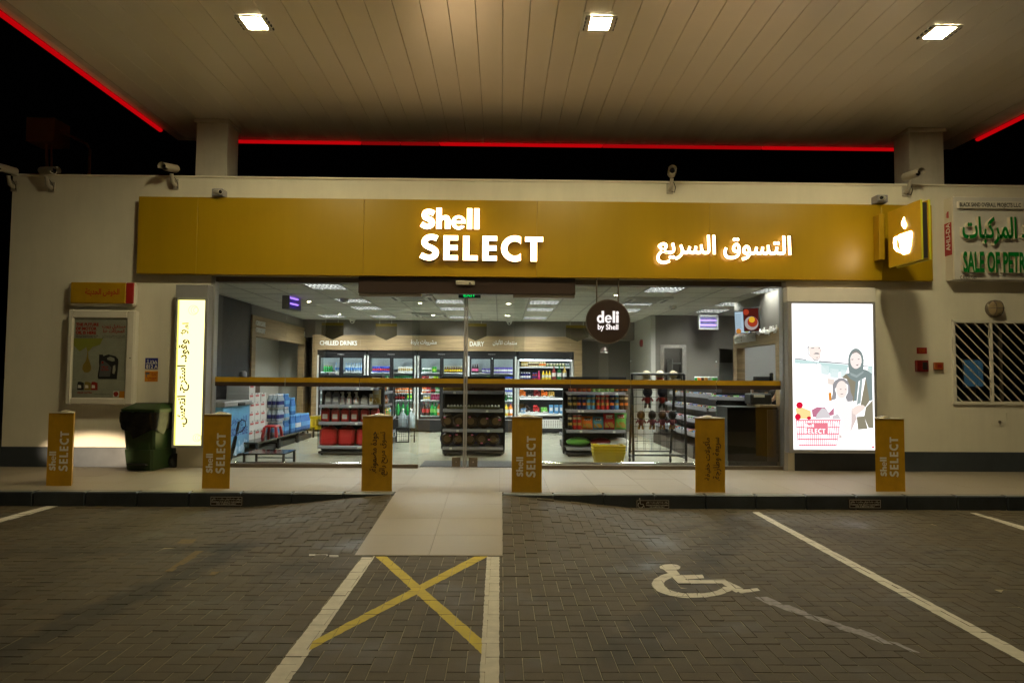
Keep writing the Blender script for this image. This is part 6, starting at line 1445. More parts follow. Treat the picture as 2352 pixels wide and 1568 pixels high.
place(spo, [s1(640)], PYG, zs[1], 'spray bottle', 'white spray bottle with an orange label on the second shelf of the oil unit', G1)
place(wj, [s1(752)], PYG, zs[1], 'bottle', 'squat white coolant bottle on the second shelf of the oil unit', G1)
place(box_mesh('wipe_pack', 'p_white', 'p_gold', .055, .05, .19), [s1(850)], PYG, zs[1], 'pack', 'slim white and gold pack beside the coolant bottle', G1)
place(bag_mesh('cloth_bag', 'p_cream', 'p_white', .15, .27, .06, 3), [s1(922)], PYG + .03, zs[1], 'bag', 'tall cream bag of cloths at the aisle end of the oil unit', G1)
place(rc, [s1(c) for c in (215, 355, 490, 620, 762, 905)], PYG - .03, zs[2], 'fuel can', 'small red fuel can with a silver label on the third shelf of the oil unit', 'small red fuel cans', jit=.02)
place(rcl, [s1(c) for c in (262, 510, 775)], PYG - .06, zs[3], 'fuel can', 'large plain red fuel can on the lowest shelf of the oil unit', 'large red fuel cans', jit=.02)
place(oil, [s1(245)], PYG, zs[0], 'oil jug', 'grey jug on the top shelf of the oil unit nearest the freezer', G1); place(jug('spray_bottle', 'p_white', 'p_lblue', .11, .06, .25, 'p_white', 'spray'), [s1(370)], PYG, zs[0], 'spray bottle', 'white spray bottle with a blue label on the top shelf of the oil unit', G1)
place(wj, [s1(475), s1(565)], PYG, zs[0], 'bottle', 'squat white bottle on the top shelf of the oil unit', G1); place(jug('coolant_bottle', 'p_white', 'p_grey', .08, .06, .14, 'p_white'), [s1(c) for c in (650, 715, 795)], PYG, zs[0], 'bottle', 'small white bottle in the middle of the top shelf of the oil unit', G1)
place(box_mesh('gift_box', 'p_cream', 'p_yellow', .16, .08, .17), [s1(920)], PYG, zs[0], 'box', 'cream and yellow box at the aisle end of the top shelf of the oil unit', G1)
bagcols = [('p_red', 'p_yellow', 'red'), ('p_lgreen', 'p_white', 'light green'), ('p_orange', 'p_white', 'orange'), ('p_yellow', 'p_red', 'yellow'), ('p_lblue', 'p_white', 'light blue'), ('p_brown', 'p_gold', 'brown'), ('p_green', 'p_yellow', 'green'), ('p_cream', 'p_red', 'cream')]
bagm = {}
def side_goods(g, unit):
    (Y2, Y3) = g[3]
    for s, j, x, z in g[4]:
        y = Y2 + .10; i = 0
        while y < Y3 - .05:
            c = random.choice(bagcols)
            if j < 2:
                k = ('s', c); me = bagm.get(k) or bagm.setdefault(k, bag_mesh('snack_bag', c[0], c[1], .17, .20, .08, 5))
                place(me, [x], y, z + .002, 'snack bag', '%s snack bag on the aisle side of the %s, %s shelf' % (c[2], unit, ('lowest', 'second')[j]), 'snack bags on the aisle side of the %s' % unit, rz=s * PI / 2, jit=.2, rx=-.15); y += .17
            else:
                k = ('b', c); me = bagm.get(k) or bagm.setdefault(k, bottle_mesh('sauce_bottle', c[0], c[1], 'p_red', .03, .17, .5))
                place(me, [x], y, z + .001, 'bottle', '%s sauce bottle on the aisle side of the %s, %s shelf' % (c[2], unit, ('', '', 'third', 'top')[j]), 'sauce bottles on the aisle side of the %s' % unit); y += .075
side_goods(ga, 'oil unit')
# mesh end with large water bottles behind it
xe = on_y(944, 950, YG + 2.5)[0]; Ye = YG + 2.55; t = thing('wire_stand', 'black wire mesh stand holding large water bottles at the end of the oil unit', 'stand', (xe, Ye, ZW))
x0_, x1_ = on_y(905, 950, Ye)[0], on_y(941, 950, Ye)[0]
MB().frame(x0_, x1_, ZW + .0, ZW + 1.18, Ye - .02, Ye, .022).build('stand_frame', 'wire_black', t)
m = MB()
for k in range(14): m.box(x0_, x1_, Ye - .012, Ye - .008, ZW + .05 + k * .085, ZW + .054 + k * .085)
for k in range(7): q = x0_ + (x1_ - x0_) * (k + .5) / 7; m.box(q - .002, q + .002, Ye - .008, Ye - .004, ZW + .02, ZW + 1.16)
m.build('wire_mesh', 'wire_black', t)
place(bottle_mesh('water_bottle', 'pet_clear', 'pet_clear', 'p_white', .09, .40, .25), [x1_ + .02, x1_ - .16], Ye + .12, ZW + .30, 'bottle', 'large clear water bottle on the low bench behind the wire stand', 'large clear water bottles')
t = thing('low_bench', 'low black bench under the large clear water bottles', 'bench', (x1_, Ye + .15, ZW)); MB().box(x1_ - .3, x1_ + .12, Ye + .02, Ye + .3, ZW + .27, ZW + .298).build('top', 'black_metal', t)
for q in (x1_ - .28, x1_ + .10): MB().box(q - .012, q + .012, Ye + .03, Ye + .05, ZW, ZW + .269).build('leg', 'black_metal', t)
# second: cakes
gb = gondola(1013, 1160, 1048, 864, (901, 943, 988.6, 1029.4), 'black shelf unit of round cake boxes straight behind the door', 1.6, False, False, YG); zs = gb[2]
def s2(c): return gx_of(c, 1740, .2424, PYG)
def tub(nm, body, lid, patch, w_, d, h):
    m = MB(); taper(m, 0, h * .8, w_ * .85, w_, d * .85, d, .02); m.m = 1; taper(m, h * .8, h, w_, w_ * .8, d, d * .8, .02); m.m = 2; m.box(-w_ * .22, w_ * .22, -.002, d * .1, h * .45, h * .8); return m.mesh(nm, [body, lid, patch])
place(tub('pastry_box', 'p_gold', 'p_cream', 'p_brown', .20, .12, .10), [s2(218), s2(362)], PYG, zs[0], 'pastry box', 'flat golden pastry box on the top shelf behind the door', 'golden pastry boxes')
place(tub('sweets_tub', 'p_brown', 'p_gold', 'p_purple', .21, .14, .13), [s2(c) for c in (535, 722, 882, 1045)], PYG, zs[0], 'tub', 'dark tub of sweets with a violet label on the top shelf behind the door', 'dark tubs of sweets')
for i, c in enumerate((345, 635, 915)):
    x = s2(c); t = thing('egg_tray', ('green egg tray with white eggs, nearest the oil unit', 'green egg tray with white eggs in the middle of its shelf', 'green egg tray with white eggs, nearest the crisps')[i], 'egg tray', (x, PYG, zs[1]), group='egg trays behind the door')
    MB().box(-.165, .165, 0, .22, 0, .035, .01).build('tray', mat('egg_tray_green%d' % i, (.10, .11, .035), .9), t, local=True)
    for k in range(12): MB().blob((-.14 + .056 * (k % 6), .035 + .056 * (k // 6), .045), (.021, .021, .026), 8, 5).build('egg', 'p_white', t, local=True)
def cake(x, z, body, disc, label, grp):
    t = thing('cake_box', label, 'cake box', (x, PYG, z + .002), group=grp)
    MB().lathe([(.118, 0), (.128, .03), (.128, .045)], (0, .05, .128), 22, axis='y').build('rim', body, t, local=True)
    MB().lathe([(.11, .046), (.10, .062), (.05, .07), (0, .07)], (0, .05, .128), 20, axis='y').build('lid', 'cake_lid', t, local=True)
    MB().lathe([(.062, .0715), (0, .073)], (0, .05, .125), 16, axis='y').build('cake', disc, t, local=True)
    a = random.uniform(0, 6); MB().box(-.02, .02, -.025, -.021, -.012, .012).xf(Matrix.Translation((.075 * math.cos(a), 0, .128 + .075 * math.sin(a)))).build('price_label', 'p_pink', t, local=True)
mat('cake_lid', (.05, .03, .02), .12); mat('cake_brown', (.10, .055, .015), .4); mat('cake_blue', (.02, .02, .07), .25)
for c in (210, 395, 590, 805, 1000): cake(s2(c), zs[2], 'cake_lid', 'cake_brown', 'round brown cake in a clear box standing on the third shelf behind the door', 'brown cake boxes')
for c in (205, 390, 585, 775, 965): cake(s2(c), zs[3], 'cake_blue', 'cake_brown', 'round cake in a blue box standing on the lowest shelf behind the door', 'blue cake boxes')
# third: crisps
gc = gondola(1297, 1441, 1050, 865, (903, 944, 990.6, 1030.6), 'black shelf unit of crisps behind the stacked yellow baskets', 1.5, True, False, YG); zs = gc[2]
def s3(c): return gx_of(c, 2230, .2679, PYG)
def tubem(body, lab, h): 
    k = ('tube', body, lab, h)
    if k not in M_:
        m = MB(); m.lathe([(.036, 0), (.036, h * .1)], n=10); m.m = 0; m.lathe([(.0365, h * .1), (.0365, h * .28)], n=10); m.m = 1; m.lathe([(.0368, h * .28), (.0368, h * .46)], n=10); m.m = 0; m.lathe([(.0365, h * .46), (.0365, h * .68)], n=10); m.m = 3; m.lathe([(.0368, h * .68), (.0368, h * .84)], n=10); m.m = 0; m.lathe([(.0365, h * .84), (.0365, h * .97)], n=10); m.m = 2; m.lathe([(.038, h * .97), (.038, h), (0, h)], n=10)
        M_[k] = m.mesh('crisp_tube', [body, lab, 'p_white', 'p_cream'])
    return M_[k]
def crisps(cols, c0, st, z, h, row):
    for i, (b, l, nm) in enumerate(cols): place(tubem(b, l, h), [s3(c0 + st * i)], PYG, z, 'crisp tube', '%s crisp tube on the %s shelf of the crisp unit' % (nm, row), '%s crisp tubes, %s shelf' % (nm, row))
cR, cG, cK, cN, cB, cO = ('p_red', 'p_gold', 'red'), ('p_lgreen', 'p_cream', 'green'), ('p_black', 'p_gold', 'black'), ('p_navy', 'p_orange', 'navy'), ('p_lblue', 'p_gold', 'light blue'), ('p_brown', 'p_orange', 'brown and orange')
crisps([cR] * 5 + [cG] * 5 + [cO] * 3, 190, 69, zs[0], .09, 'top'); crisps([cK] * 2 + [cN] * 2 + [cB] * 2 + [cR] * 3 + [cN, cB] + [cO] * 2, 184, 70, zs[1], .255, 'second'); crisps([cK, cR, cR], 187, 69, zs[2], .255, 'third')
for c, b, p, w_, h_, lab, tx in ((445, 'p_orange', 'p_black', .205, .225, 'orange bag of corn chips', 'Doritos'), (605, 'p_lblue', 'p_brown', .20, .22, 'blue bag of crisps', "ليز"), (775, 'p_red', 'p_white', .21, .28, 'red bag of crisps', "ليز"), (945, 'p_lgreen', 'p_red', .22, .29, 'green bag of crisps', "ليز")):
    x = s3(c); o = bpy.data.objects.new('crisp_bag', bag_mesh('crisp_bag', b, p, w_, h_, .09, int(c))); COL.objects.link(o); o.location = (x, PYG + .02, zs[2]); o.rotation_euler = (-.08, 0, random.uniform(-.1, .1)); tag(o, lab + ' on the third shelf of the crisp unit', 'crisp bag', 'crisp bags on the crisp unit')
    m = MB(); letters(m, tx, (0, -.047, h_ * .76), XV, ZV, w_ * .55, h_ * .13, bold=.03); m.build('lettering', 'p_white' if p != 'p_white' else 'p_red', o, local=True)
def pillow(c, col, w_, h_, lab, z): 
    m = MB(); m.blob((0, .12, h_ / 2), (w_ / 2, .13, h_ / 2), 16, 9, .05); o = bpy.data.objects.new('flour_bag', m.mesh('flour_bag', col)); COL.objects.link(o); o.location = (s3(c), PYG - .04, z); tag(o, lab, 'bag')
pillow(318, 'p_lgreen', .43, .16, 'slumped green bag on the lowest shelf of the crisp unit', zs[3]); pillow(660, 'p_dred', .42, .15, 'slumped dark red bag behind the yellow baskets', zs[3]); pillow(915, 'p_white', .40, .16, 'slumped white bag on the lowest shelf nearest the toy rack', zs[3])
side_goods(gc, 'crisp unit')

# ================================================================== ice freezer, cartons, water, tables on the freezer side
t = thing('ice_freezer', 'blue ice freezer with a dark lid and ice cubes printed on its side', 'freezer', (-4.68, 12.1, ZW))
FX = -4.40; fy0, fy1 = 11.5, 12.72; fzt = ZW + .86
MB().box(-4.93, FX, fy0, fy1, ZW + .05, fzt, .01).build('cabinet', 'freezer_blue', t); MB().box(-4.94, FX + .03, fy0 - .02, fy1 + .02, fzt + .001, fzt + .085, .012).build('lid', 'grey_metal', t)
MB().box(FX + .031, FX + .05, 12.05, 12.35, fzt + .0, fzt + .05, .005).build('lid_handle', 'dark_plastic', t); MB().box(-4.9, FX - .02, fy0 + .03, fy1 - .03, ZW, ZW + .05).build('plinth', 'dark_plastic', t)
letters(MB(), 'الثلج متوفر هنا', (FX + .0008, 12.1, ZW + .60), (0, 1, 0), ZV, .95, .17, bold=.03).build('lettering', 'deep_blue_print', t); letters(MB(), 'ICE SOLD HERE', (FX + .0008, 12.12, ZW + .43), (0, 1, 0), ZV, 1.0, .13, bold=.035).build('lettering', 'deep_blue_print', t)
m = MB()
for i in range(46):
    y, z = random.uniform(fy0 + .06, fy1 - .06), ZW + .07 + abs(random.gauss(0, .10)); s = random.uniform(.03, .07); a = random.uniform(0, PI)
    z = min(z, ZW + .32); m.add([(FX + .0006 + i * .00002, y + s * math.cos(a + k * PI / 2) * random.uniform(.7, 1.1), z + s * math.sin(a + k * PI / 2) * random.uniform(.7, 1.1)) for k in range(4)], [(0, 1, 2, 3)])
m.build('ice_print', 'ice_print', t)
cb = MB(); cb.box(-.2, .2, -.148, .148, 0, .163, .003); cb.m = 1; cb.box(.1995, .2012, -.11, .06, .10, .135); cb.m = 2; cb.box(.1995, .2012, -.03, .03, .150, .1625); cbm = cb.mesh('carton', ['carton_white', 'p_red', 'dark_plastic'])
zp = ZW + .225
for r in range(6):
    for k in range(3):
        if r == 5 and k > 0: continue
        o = bpy.data.objects.new('carton', cbm); COL.objects.link(o); o.location = (-4.63 + random.uniform(-.01, .012), 12.92 + .30 * k + random.uniform(-.004, .004), zp + .001 + .165 * r); o.rotation_euler = (0, 0, random.uniform(-.02, .02))
        tag(o, 'white carton in the stack by the freezer, %s, %s from the door' % (('lowest layer', 'second layer', 'third layer', 'fourth layer', 'fifth layer', 'top layer')[r], ('nearest column', 'middle column', 'farthest column')[k]), 'carton', 'white cartons stacked by the freezer')
o = solo('brown_carton', MB().box(-4.80, -4.46, 13.1, 13.4, zp + .83, zp + 1.08, .004), 'carton_brown', 'dark brown carton on top of the white carton stack', 'carton')
o = solo('grey_canister', MB().lathe([(.06, 0), (.065, .02), (.065, .2), (.05, .22), (.02, .23)], (-4.6, 12.9, zp + .995), 12), 'p_grey', 'grey canister on the highest white carton', 'canister')
for i, (a, b) in enumerate(((12.45, 13.70), (13.72, 14.97), (14.99, 16.24))):
    t = thing('platform_table', ('low black platform table under the white cartons', 'low black platform table under the red stool and tall water packs', 'low black platform table under the single water packs')[i], 'table', (-4.55, (a + b) / 2, ZW), group='low black platform tables')
    MB().box(-4.90, -4.16, a, b, zp - .03, zp, .004).build('top', 'black_gloss', t)
    for x in (-4.88, -4.18):
        for y in (a + .03, b - .03): MB().box(x - .018, x + .018, y - .018, y + .018, ZW, zp - .0305).build('leg', 'black_metal', t)
    MB().box(-4.86, -4.22, a + .05, b - .05, ZW + .002, ZW + .1).build('skirt', 'black_metal', t)
def pack(x, y, z, body, label, cap, lab, nx=3, ny=3, h=.26, r=.042):
    t = thing('water_pack', lab, 'water pack', (x, y, z), group='shrink wrapped water packs by the wall'); key = ('wb', body, label, h)
    if key not in M_: M_[key] = bottle_mesh('bottle', body, label, cap, r, h, .42)
    for i in range(nx):
        for j in range(ny):
            o = bpy.data.objects.new('bottle', M_[key]); COL.objects.link(o); o.parent = t; o.location = ((i - (nx - 1) / 2) * r * 2.02, (j - (ny - 1) / 2) * r * 2.02, .001)
hp = .262
for k in range(3): pack(-4.38, 14.10, zp + k * hp, 'pet_clear', 'p_navy' if k else 'p_lblue', 'p_white', '%s clear water pack of the tall stack behind the red stool' % ('lowest', 'middle', 'topmost')[k], 3, 4)
for k in range(3): pack(-4.38, 14.50, zp + k * hp, 'pet_blue' if k != 1 else 'pet_clear', 'p_lblue', 'p_lblue', '%s water pack in the second stack from the freezer' % ('lowest', 'middle', 'topmost')[k])
for k in range(2): pack(-4.36, 14.86, zp + k * (hp + .09), 'pet_blue', 'p_lblue', 'p_lblue', '%s blue water pack in the third stack from the freezer' % ('lower', 'upper')[k], 3, 3, .35)
for k, y in enumerate((15.25, 15.62, 15.98)): pack(-4.36, y, zp, 'pet_blue', 'p_lblue' if k else 'p_white', 'p_lblue', ('single blue water pack with a white label on the last platform table', 'single blue water pack in the middle of the last platform table', 'single blue water pack at the far end of the last platform table')[k], 3, 4, .33)
t = thing('red_stool', 'small red plastic stool on the low black platform', 'stool', (-4.28, 13.62, zp))
m = MB(); m.box(-.11, .11, -.15, .15, .185, .215, .018); m.build('seat', 'stool_red', t, local=True)
for sx in (-1, 1):
    for sy in (-1, 1): MB().add([(sx * (.10 + .03 * (1 - k)) + a * .022, sy * (.135 + .03 * (1 - k)) + b * .022, .001 + .19 * k) for k in (0, 1) for a, b in ((-1, -1), (1, -1), (1, 1), (-1, 1))], [(0, 1, 5, 4), (1, 2, 6, 5), (2, 3, 7, 6), (3, 0, 4, 7), (3, 2, 1, 0), (4, 5, 6, 7)]).build('leg', 'stool_red', t, local=True)
t = thing('black_table', 'low empty black table just inside the glass', 'table', (-3.6, 11.35, ZW)); ztb = ZW + .185
MB().box(-3.92, -3.28, 11.05, 11.66, ztb - .022, ztb, .003).build('top', 'black_gloss', t)
for x in (-3.90, -3.30):
    for y in (11.075, 11.635): MB().box(x - .017, x + .017, y - .017, y + .017, ZW, ztb - .0225).build('leg', 'black_metal', t)
MB().box(-3.88, -3.32, 11.63, 11.645, ZW + .05, ZW + .065).build('stretcher', 'black_metal', t)
ux, uz = on_y(541, 1000, 11.25)
t = thing('umbrella', 'folded black umbrella with a wrist loop leaning beside the ice freezer', 'umbrella', (ux - .2, 11.25, ZW))
h0 = Vector((on_y(528, 1062, 11.25)[0], 11.25, ZW + .02)); h1 = Vector((on_y(549, 968, 11.25)[0], 11.25, on_y(549, 968, 11.25)[1])); dd = h1 - h0
MB().tube([h0, h0 + dd * .1, h0 + dd * .35, h0 + dd * .62, h0 + dd * .66], [.006, .022, .032, .026, .014], 8).build('folded_cloth', 'bag_black', t); MB().tube([h0 + dd * .66, h0 + dd * .76, h0 + dd * .77, h1], [.009, .009, .020, .017], 8).build('handle', 'dark_plastic', t)
lp = [h1 + Vector((.0, 0, -.01)), h1 + Vector((.045, -.005, .03)), h1 + Vector((.10, -.01, .015)), h1 + Vector((.11, -.01, -.06)), h1 + Vector((.05, -.005, -.15)), h1 + Vector((-.04, 0, -.18))]
MB().tube([Vector(q) for q in lp], .007, 6).build('wrist_loop', 'dark_plastic', t)
def basket(loc, label, n, w_=.50, d=.33, h=.23, rz=0, grp='yellow shopping baskets'):
    for k in range(n):
        z = loc[2] + k * .045; t = thing('shopping_basket', label[k] if isinstance(label, list) else label, 'basket', (loc[0], loc[1], z), rz, grp)
        b = .80; m = MB()
        def Pt(u, v, s):                              # u,v in -1..1 around the rim, s height 0..1
            f = b + (1 - b) * s; return (u * w_ / 2 * f, v * d / 2 * f, s * h)
        def strip_(u0, v0, u1, v1, s0, s1): 
            a_, b_, c_, d_ = Pt(u0, v0, s0), Pt(u1, v1, s0), Pt(u1, v1, s1), Pt(u0, v0, s1); m.add([a_, b_, c_, d_] + [(p[0] * .985, p[1] * .98, p[2]) for p in (a_, b_, c_, d_)], [(0, 1, 2, 3), (7, 6, 5, 4), (0, 4, 5, 1), (2, 6, 7, 3), (1, 5, 6, 2), (3, 7, 4, 0)])
        for (ua, va, ub, vb, lng) in ((-1, -1, 1, -1, 1), (1, -1, 1, 1, 0), (1, 1, -1, 1, 1), (-1, 1, -1, -1, 0)):
            strip_(ua, va, ub, vb, 0, .22); strip_(ua, va, ub, vb, .80, 1.0)
            for j in range(1, 7): s = .22 + .58 * j / 7; strip_(ua, va, ub, vb, s - .012, s + .012)
            nb = 22 if lng else 14
            for i in range(nb + 1):
                f0, f1 = i / nb, i / nb + .018
                if lng and .32 < f0 < .66: continue
                f1 = min(f1, 1); strip_(ua + (ub - ua) * f0, va + (vb - va) * f0, ua + (ub - ua) * f1, va + (vb - va) * f1, .22, .80)
            if lng: strip_(ua + (ub - ua) * .31, va + (vb - va) * .31, ua + (ub - ua) * .69, va + (vb - va) * .69, .22, .80)
        m.box(-w_ / 2 * b, w_ / 2 * b, -d / 2 * b, d / 2 * b, 0, .006); m.build('basket_body', 'basket_yellow', t, local=True)
        MB().tube([Pt(-1, -1, .97), Pt(1, -1, .97), Pt(1, 1, .97), Pt(-1, 1, .97), Pt(-1, -1, .97)], .009, 6).build('rim', 'basket_yellow', t, local=True)
        if k == n - 1:
            for s in (-1, 1): MB().tube([(-.16, s * d / 2 * .9, h + .002), (-.15, s * .03, h + .012), (.15, s * .03, h + .012), (.16, s * d / 2 * .9, h + .002)], .006, 5).build('handle', 'p_grey', t, local=True)
bx, by = on_z(1397, 1071, ZW); by = max(by, 11.34)
basket((on_y(1397, 1050, by)[0], by + .0, ZW), ['lowest of the three nested yellow baskets on the floor', 'middle one of the three nested yellow baskets on the floor', 'topmost of the three nested yellow baskets on the floor'], 3)
Yb = 16.75; x = on_y(728, 970, Yb)[0]; t = thing('basket_table', 'low black table under the yellow baskets by the wooden post', 'table', (x, Yb, ZW)); zbt = on_y(728, 985, Yb)[1]
MB().box(x - .28, x + .34, Yb - .22, Yb + .22, zbt - .03, zbt).build('top', 'black_gloss', t)
for q in (x - .26, x + .32):
    for r in (-.2, .2): MB().box(q - .015, q + .015, Yb + r - .015, Yb + r + .015, ZW, zbt - .0305).build('leg', 'black_metal', t)
basket((x, Yb, zbt + .001), 'yellow basket on the low table by the wooden post', 1, .36, .3, .30, PI / 2)
basket((x + .34, Yb + .1, zbt + .001), 'second yellow basket on the low table, half hidden by the oil unit', 1, .36, .3, .30, PI / 2)

# ================================================================== wire toy rack
RXa, RXb = on_y(1451, 950, 11.2)[0], on_y(1577, 950, 11.2)[0]; RT = 1.60
t = thing('wire_rack', 'tall black wire rack on castors holding plush toys', 'rack', ((RXa + RXb) / 2, 11.4, ZW))
for s, yb_, yt in ((0, 11.16, 11.34), (1, 11.78, 11.52)):
    for x, xt in ((RXa + .02 + .05 * s, RXa + .03 + .04 * s), (RXb - .02 - .10 * s, RXb - .0 - .10 * s)): MB().tube([(x, yb_, ZW + .09), (xt, yt, RT)], .022, 6).build('post', 'wire_black', t)
    MB().tube([(RXa + .03 + .04 * s, yt, RT), (RXb - .0 - .10 * s, yt, RT)], .02, 6).tube([(RXa + .02 + .05 * s, yb_ + .01, ZW + .18), (RXb - .02 - .1 * s, yb_ + .01, ZW + .18)], .016, 6).build('cross_bar', 'wire_black', t)
m = MB()
for j in range(10):
    k = (j + .5) / 10; z = ZW + .22 + (RT - ZW - .3) * k; y = 11.19 + .14 * k; m.tube([(RXa + .04, y, z), (RXb - .02, y, z)], .005, 4, False)
for i in range(7):
    for dx in (0, .022): x = RXa + .07 + (RXb - RXa - .14) * i / 6 + dx; m.tube([(x, 11.20, ZW + .22), (x, 11.335, RT - .02)], .0032, 4, False)
m.build('wire_grid', 'wire_black', t)
MB().tube([(RXa + .02, 11.17, ZW + .14), (RXa + .07, 11.77, ZW + .14)], .016, 6).tube([(RXb - .02, 11.17, ZW + .14), (RXb - .12, 11.77, ZW + .14)], .016, 6).build('side_bar', 'wire_black', t)
for x, y in ((RXa + .02, 11.16), (RXb - .02, 11.16), (RXa + .07, 11.78), (RXb - .12, 11.78)): MB().lathe([(.012, -.012), (.042, -.012), (.045, 0), (.042, .012), (.012, .012)], (x, y, ZW + .045), 12, axis='x').build('castor', 'rubber', t)
mat('doll_pink', (.20, .05, .08), .9); mat('doll_gold', (.25, .13, .03), .9); mat('doll_navy', (.012, .012, .03), .9)
def doll(x, y, z, s, hair, top, legs, label, grp):
    t = thing('plush_toy', label, 'plush toy', (x, y, z), PI + random.uniform(-.2, .2), grp)
    MB().blob((0, 0, .26 * s), (.078 * s, .07 * s, .085 * s), 12, 8, .03).build('head', hair, t, local=True)
    MB().blob((0, 0, .135 * s), (.055 * s, .042 * s, .065 * s), 10, 6).tube([(-.05 * s, 0, .17 * s), (-.085 * s, -.02, .12 * s)], .018 * s, 6).tube([(.05 * s, 0, .17 * s), (.085 * s, -.02, .12 * s)], .018 * s, 6).build('body', top, t, local=True)
    for q in (-1, 1): MB().tube([(q * .025 * s, 0, .09 * s), (q * .032 * s, -.01, .03 * s)], .022 * s, 6).blob((q * .034 * s, -.02 * s, .018 * s), (.026 * s, .036 * s, .018 * s)).build('leg', legs, t, local=True)
cols4 = ('p_brown', 'p_cola', 'p_brown', 'p_black')
def ry(pxx, py, Y): return on_y(pxx, py, Y)
for i, c in enumerate((300, 460, 605, 745)):
    xx, zz = ry((2480 + c * .2806) / SC, (1460 + 915 * .2806) / SC, 11.44); doll(xx, 11.44, zz, .88, cols4[i], 'doll_pink', 'doll_gold', ('small brown haired doll in a pink shirt at the crisps end of the rack', 'small dark haired doll in a pink shirt, second from the crisps', 'small brown haired doll in a pink shirt, third from the crisps', 'small doll with a black head and pink shirt nearest the snack counter')[i], 'small dolls in the wire rack')
for i, c in enumerate((395, 600)):
    xx, zz = ry((2480 + c * .2806) / SC, (1460 + 615 * .2806) / SC, 11.46); doll(xx, 11.46, zz, 1.0, 'doll_navy', 'p_dred', 'p_black', ('plush toy in a dark red outfit mid rack, nearer the crisps', 'plush toy in a dark red outfit mid rack, nearer the counter')[i], 'dark red plush toys in the wire rack')
for i, c in enumerate((375, 567, 760)):
    xx, zz = ry((2480 + c * .2806) / SC, (1460 + 225 * .2806) / SC, 11.43); tt = thing('plush_toy', ('cream plush toy peeking over the rack top, nearest the crisps', 'cream plush toy with a red ribbon in the middle of the rack top', 'cream plush toy peeking over the rack top, nearest the counter')[i], 'plush toy', (xx, 11.43, zz - .1), group='cream plush toys on the rack top')
    MB().blob((0, 0, .20), (.068, .06, .065), 14, 9, .07).build('head', 'fluff_cream', tt, local=True); MB().blob((0, 0, .07), (.085, .055, .09), 14, 8, .05).build('body', 'fluff_cream', tt, local=True)
    if i == 1: MB().lathe([(.052, 0), (.058, .012), (.052, .024)], (0, 0, .125), 12).build('ribbon', 'p_red', tt, local=True)

# ================================================================== snack shelves and till counter
t = thing('snack_counter', 'long black counter front with stepped shelves of small snacks', 'counter', (3.9, 13.6, ZW))
MB().box(3.80, 4.30, 12.30, 15.5, ZW + .02, ZW + 1.30, .005).build('back_panel', 'brown_panel', t); MB().box(3.30, 3.79, 12.30, 15.5, ZW + .0, ZW + .22, .005).build('base', 'brown_panel', t)
tiers = [(3.72, ZW + 1.30), (3.66, ZW + 1.08), (3.56, ZW + .86), (3.46, ZW + .64), (3.36, ZW + .42)]
pk = [(cn, box_mesh('snack_packet', a, b, .07, .11, .035)) for cn, a, b in (('red', 'p_red', 'p_white'), ('white and blue', 'p_white', 'p_lblue'), ('yellow', 'p_yellow', 'p_red'), ('light blue', 'p_lblue', 'p_white'), ('black and gold', 'p_black', 'p_gold'), ('silver', 'p_silver', 'p_red'), ('violet', 'p_purple', 'p_white'), ('green', 'p_lgreen', 'p_white'))]
TN = ('top', 'second', 'third', 'fourth', 'lowest')
for j, (x, z) in enumerate(tiers):
    sh = MB().box(x, 3.80, 12.35, 15.45, z - .022, z, .003).build('shelf', 'black_metal', t)
    for k in range(4): a = 12.36 + k * .775; MB().box(x - .014, x - .001, a, a + .765, z - .055, z + .018, .003).build('price_rail', 'shelf_rail', sh)
    y = 12.42
    while y < 15.4:
        cn, q = random.choice(pk); place(q, [x + .09], y, z + .001, 'snack', 'small %s snack packet on the %s tier of the snack counter' % (cn, TN[j]), '%s snack packets on the %s tier' % (cn, TN[j]), rz=-PI / 2, jit=.25, rx=.0); y += random.uniform(.085, .12)
cups = [tub('noodle_cup', a, 'p_white', b, .095, .09, .11) for a, b in (('p_green', 'p_white'), ('p_orange', 'p_cream'), ('p_brown', 'p_white'), ('p_gold', 'p_dgreen'), ('p_grey', 'p_red'))]
for i in range(11): place(cups[(i // 2) % 5], [3.90 + .03 * (i % 2)], 14.2 - i * .12, ZW + 1.302 + .001, 'noodle cup', 'noodle cup in the row on top of the snack counter', 'noodle cups on the snack counter')
# tilted front display next to the till
A_, B_ = Vector((3.62, 12.28, 0)), Vector((4.10, 11.72, 0)); dv = (B_ - A_).normalized(); ang = math.atan2(dv.y, dv.x); ln_ = (B_ - A_).length
t = thing('till_display', 'black slanted snack display between the snack counter and the till', 'display', (A_.x, A_.y, ZW), rz=ang)
MB().box(0, ln_, .12, .4, .02, 1.13, .005).build('back_panel', 'black_gloss', t, local=True); MB().box(0, ln_, -.1, .12, .0, .16, .004).build('base', 'black_metal', t, local=True)
for j, z in enumerate((1.06, .86, .64, .42, .24)):
    sh = MB().box(.01, ln_ - .01, -.10 + .02 * (4 - j) * 0, .12, z - .02, z, .002).build('shelf', 'black_metal', t, local=True); MB().box(.01, ln_ - .01, -.112, -.101, z - .045, z + .012, .002).build('price_rail', 'shelf_rail', sh, local=True)
    for k in range(6):
        p = A_ + dv * (.07 + k * .105) + Vector((dv.y, -dv.x, 0)) * .02; cn, q = random.choice(pk); place(q, [p.x], p.y, ZW + z + .001, 'snack', 'small %s snack packet on the %s shelf of the slanted till display' % (cn, TN[j]), '%s snack packets on the slanted display' % cn, rz=ang, jit=.2)
t = thing('till_counter', 'tall glossy black till counter with a wooden ledge right of the toy rack', 'counter', (4.0, 11.4, ZW))
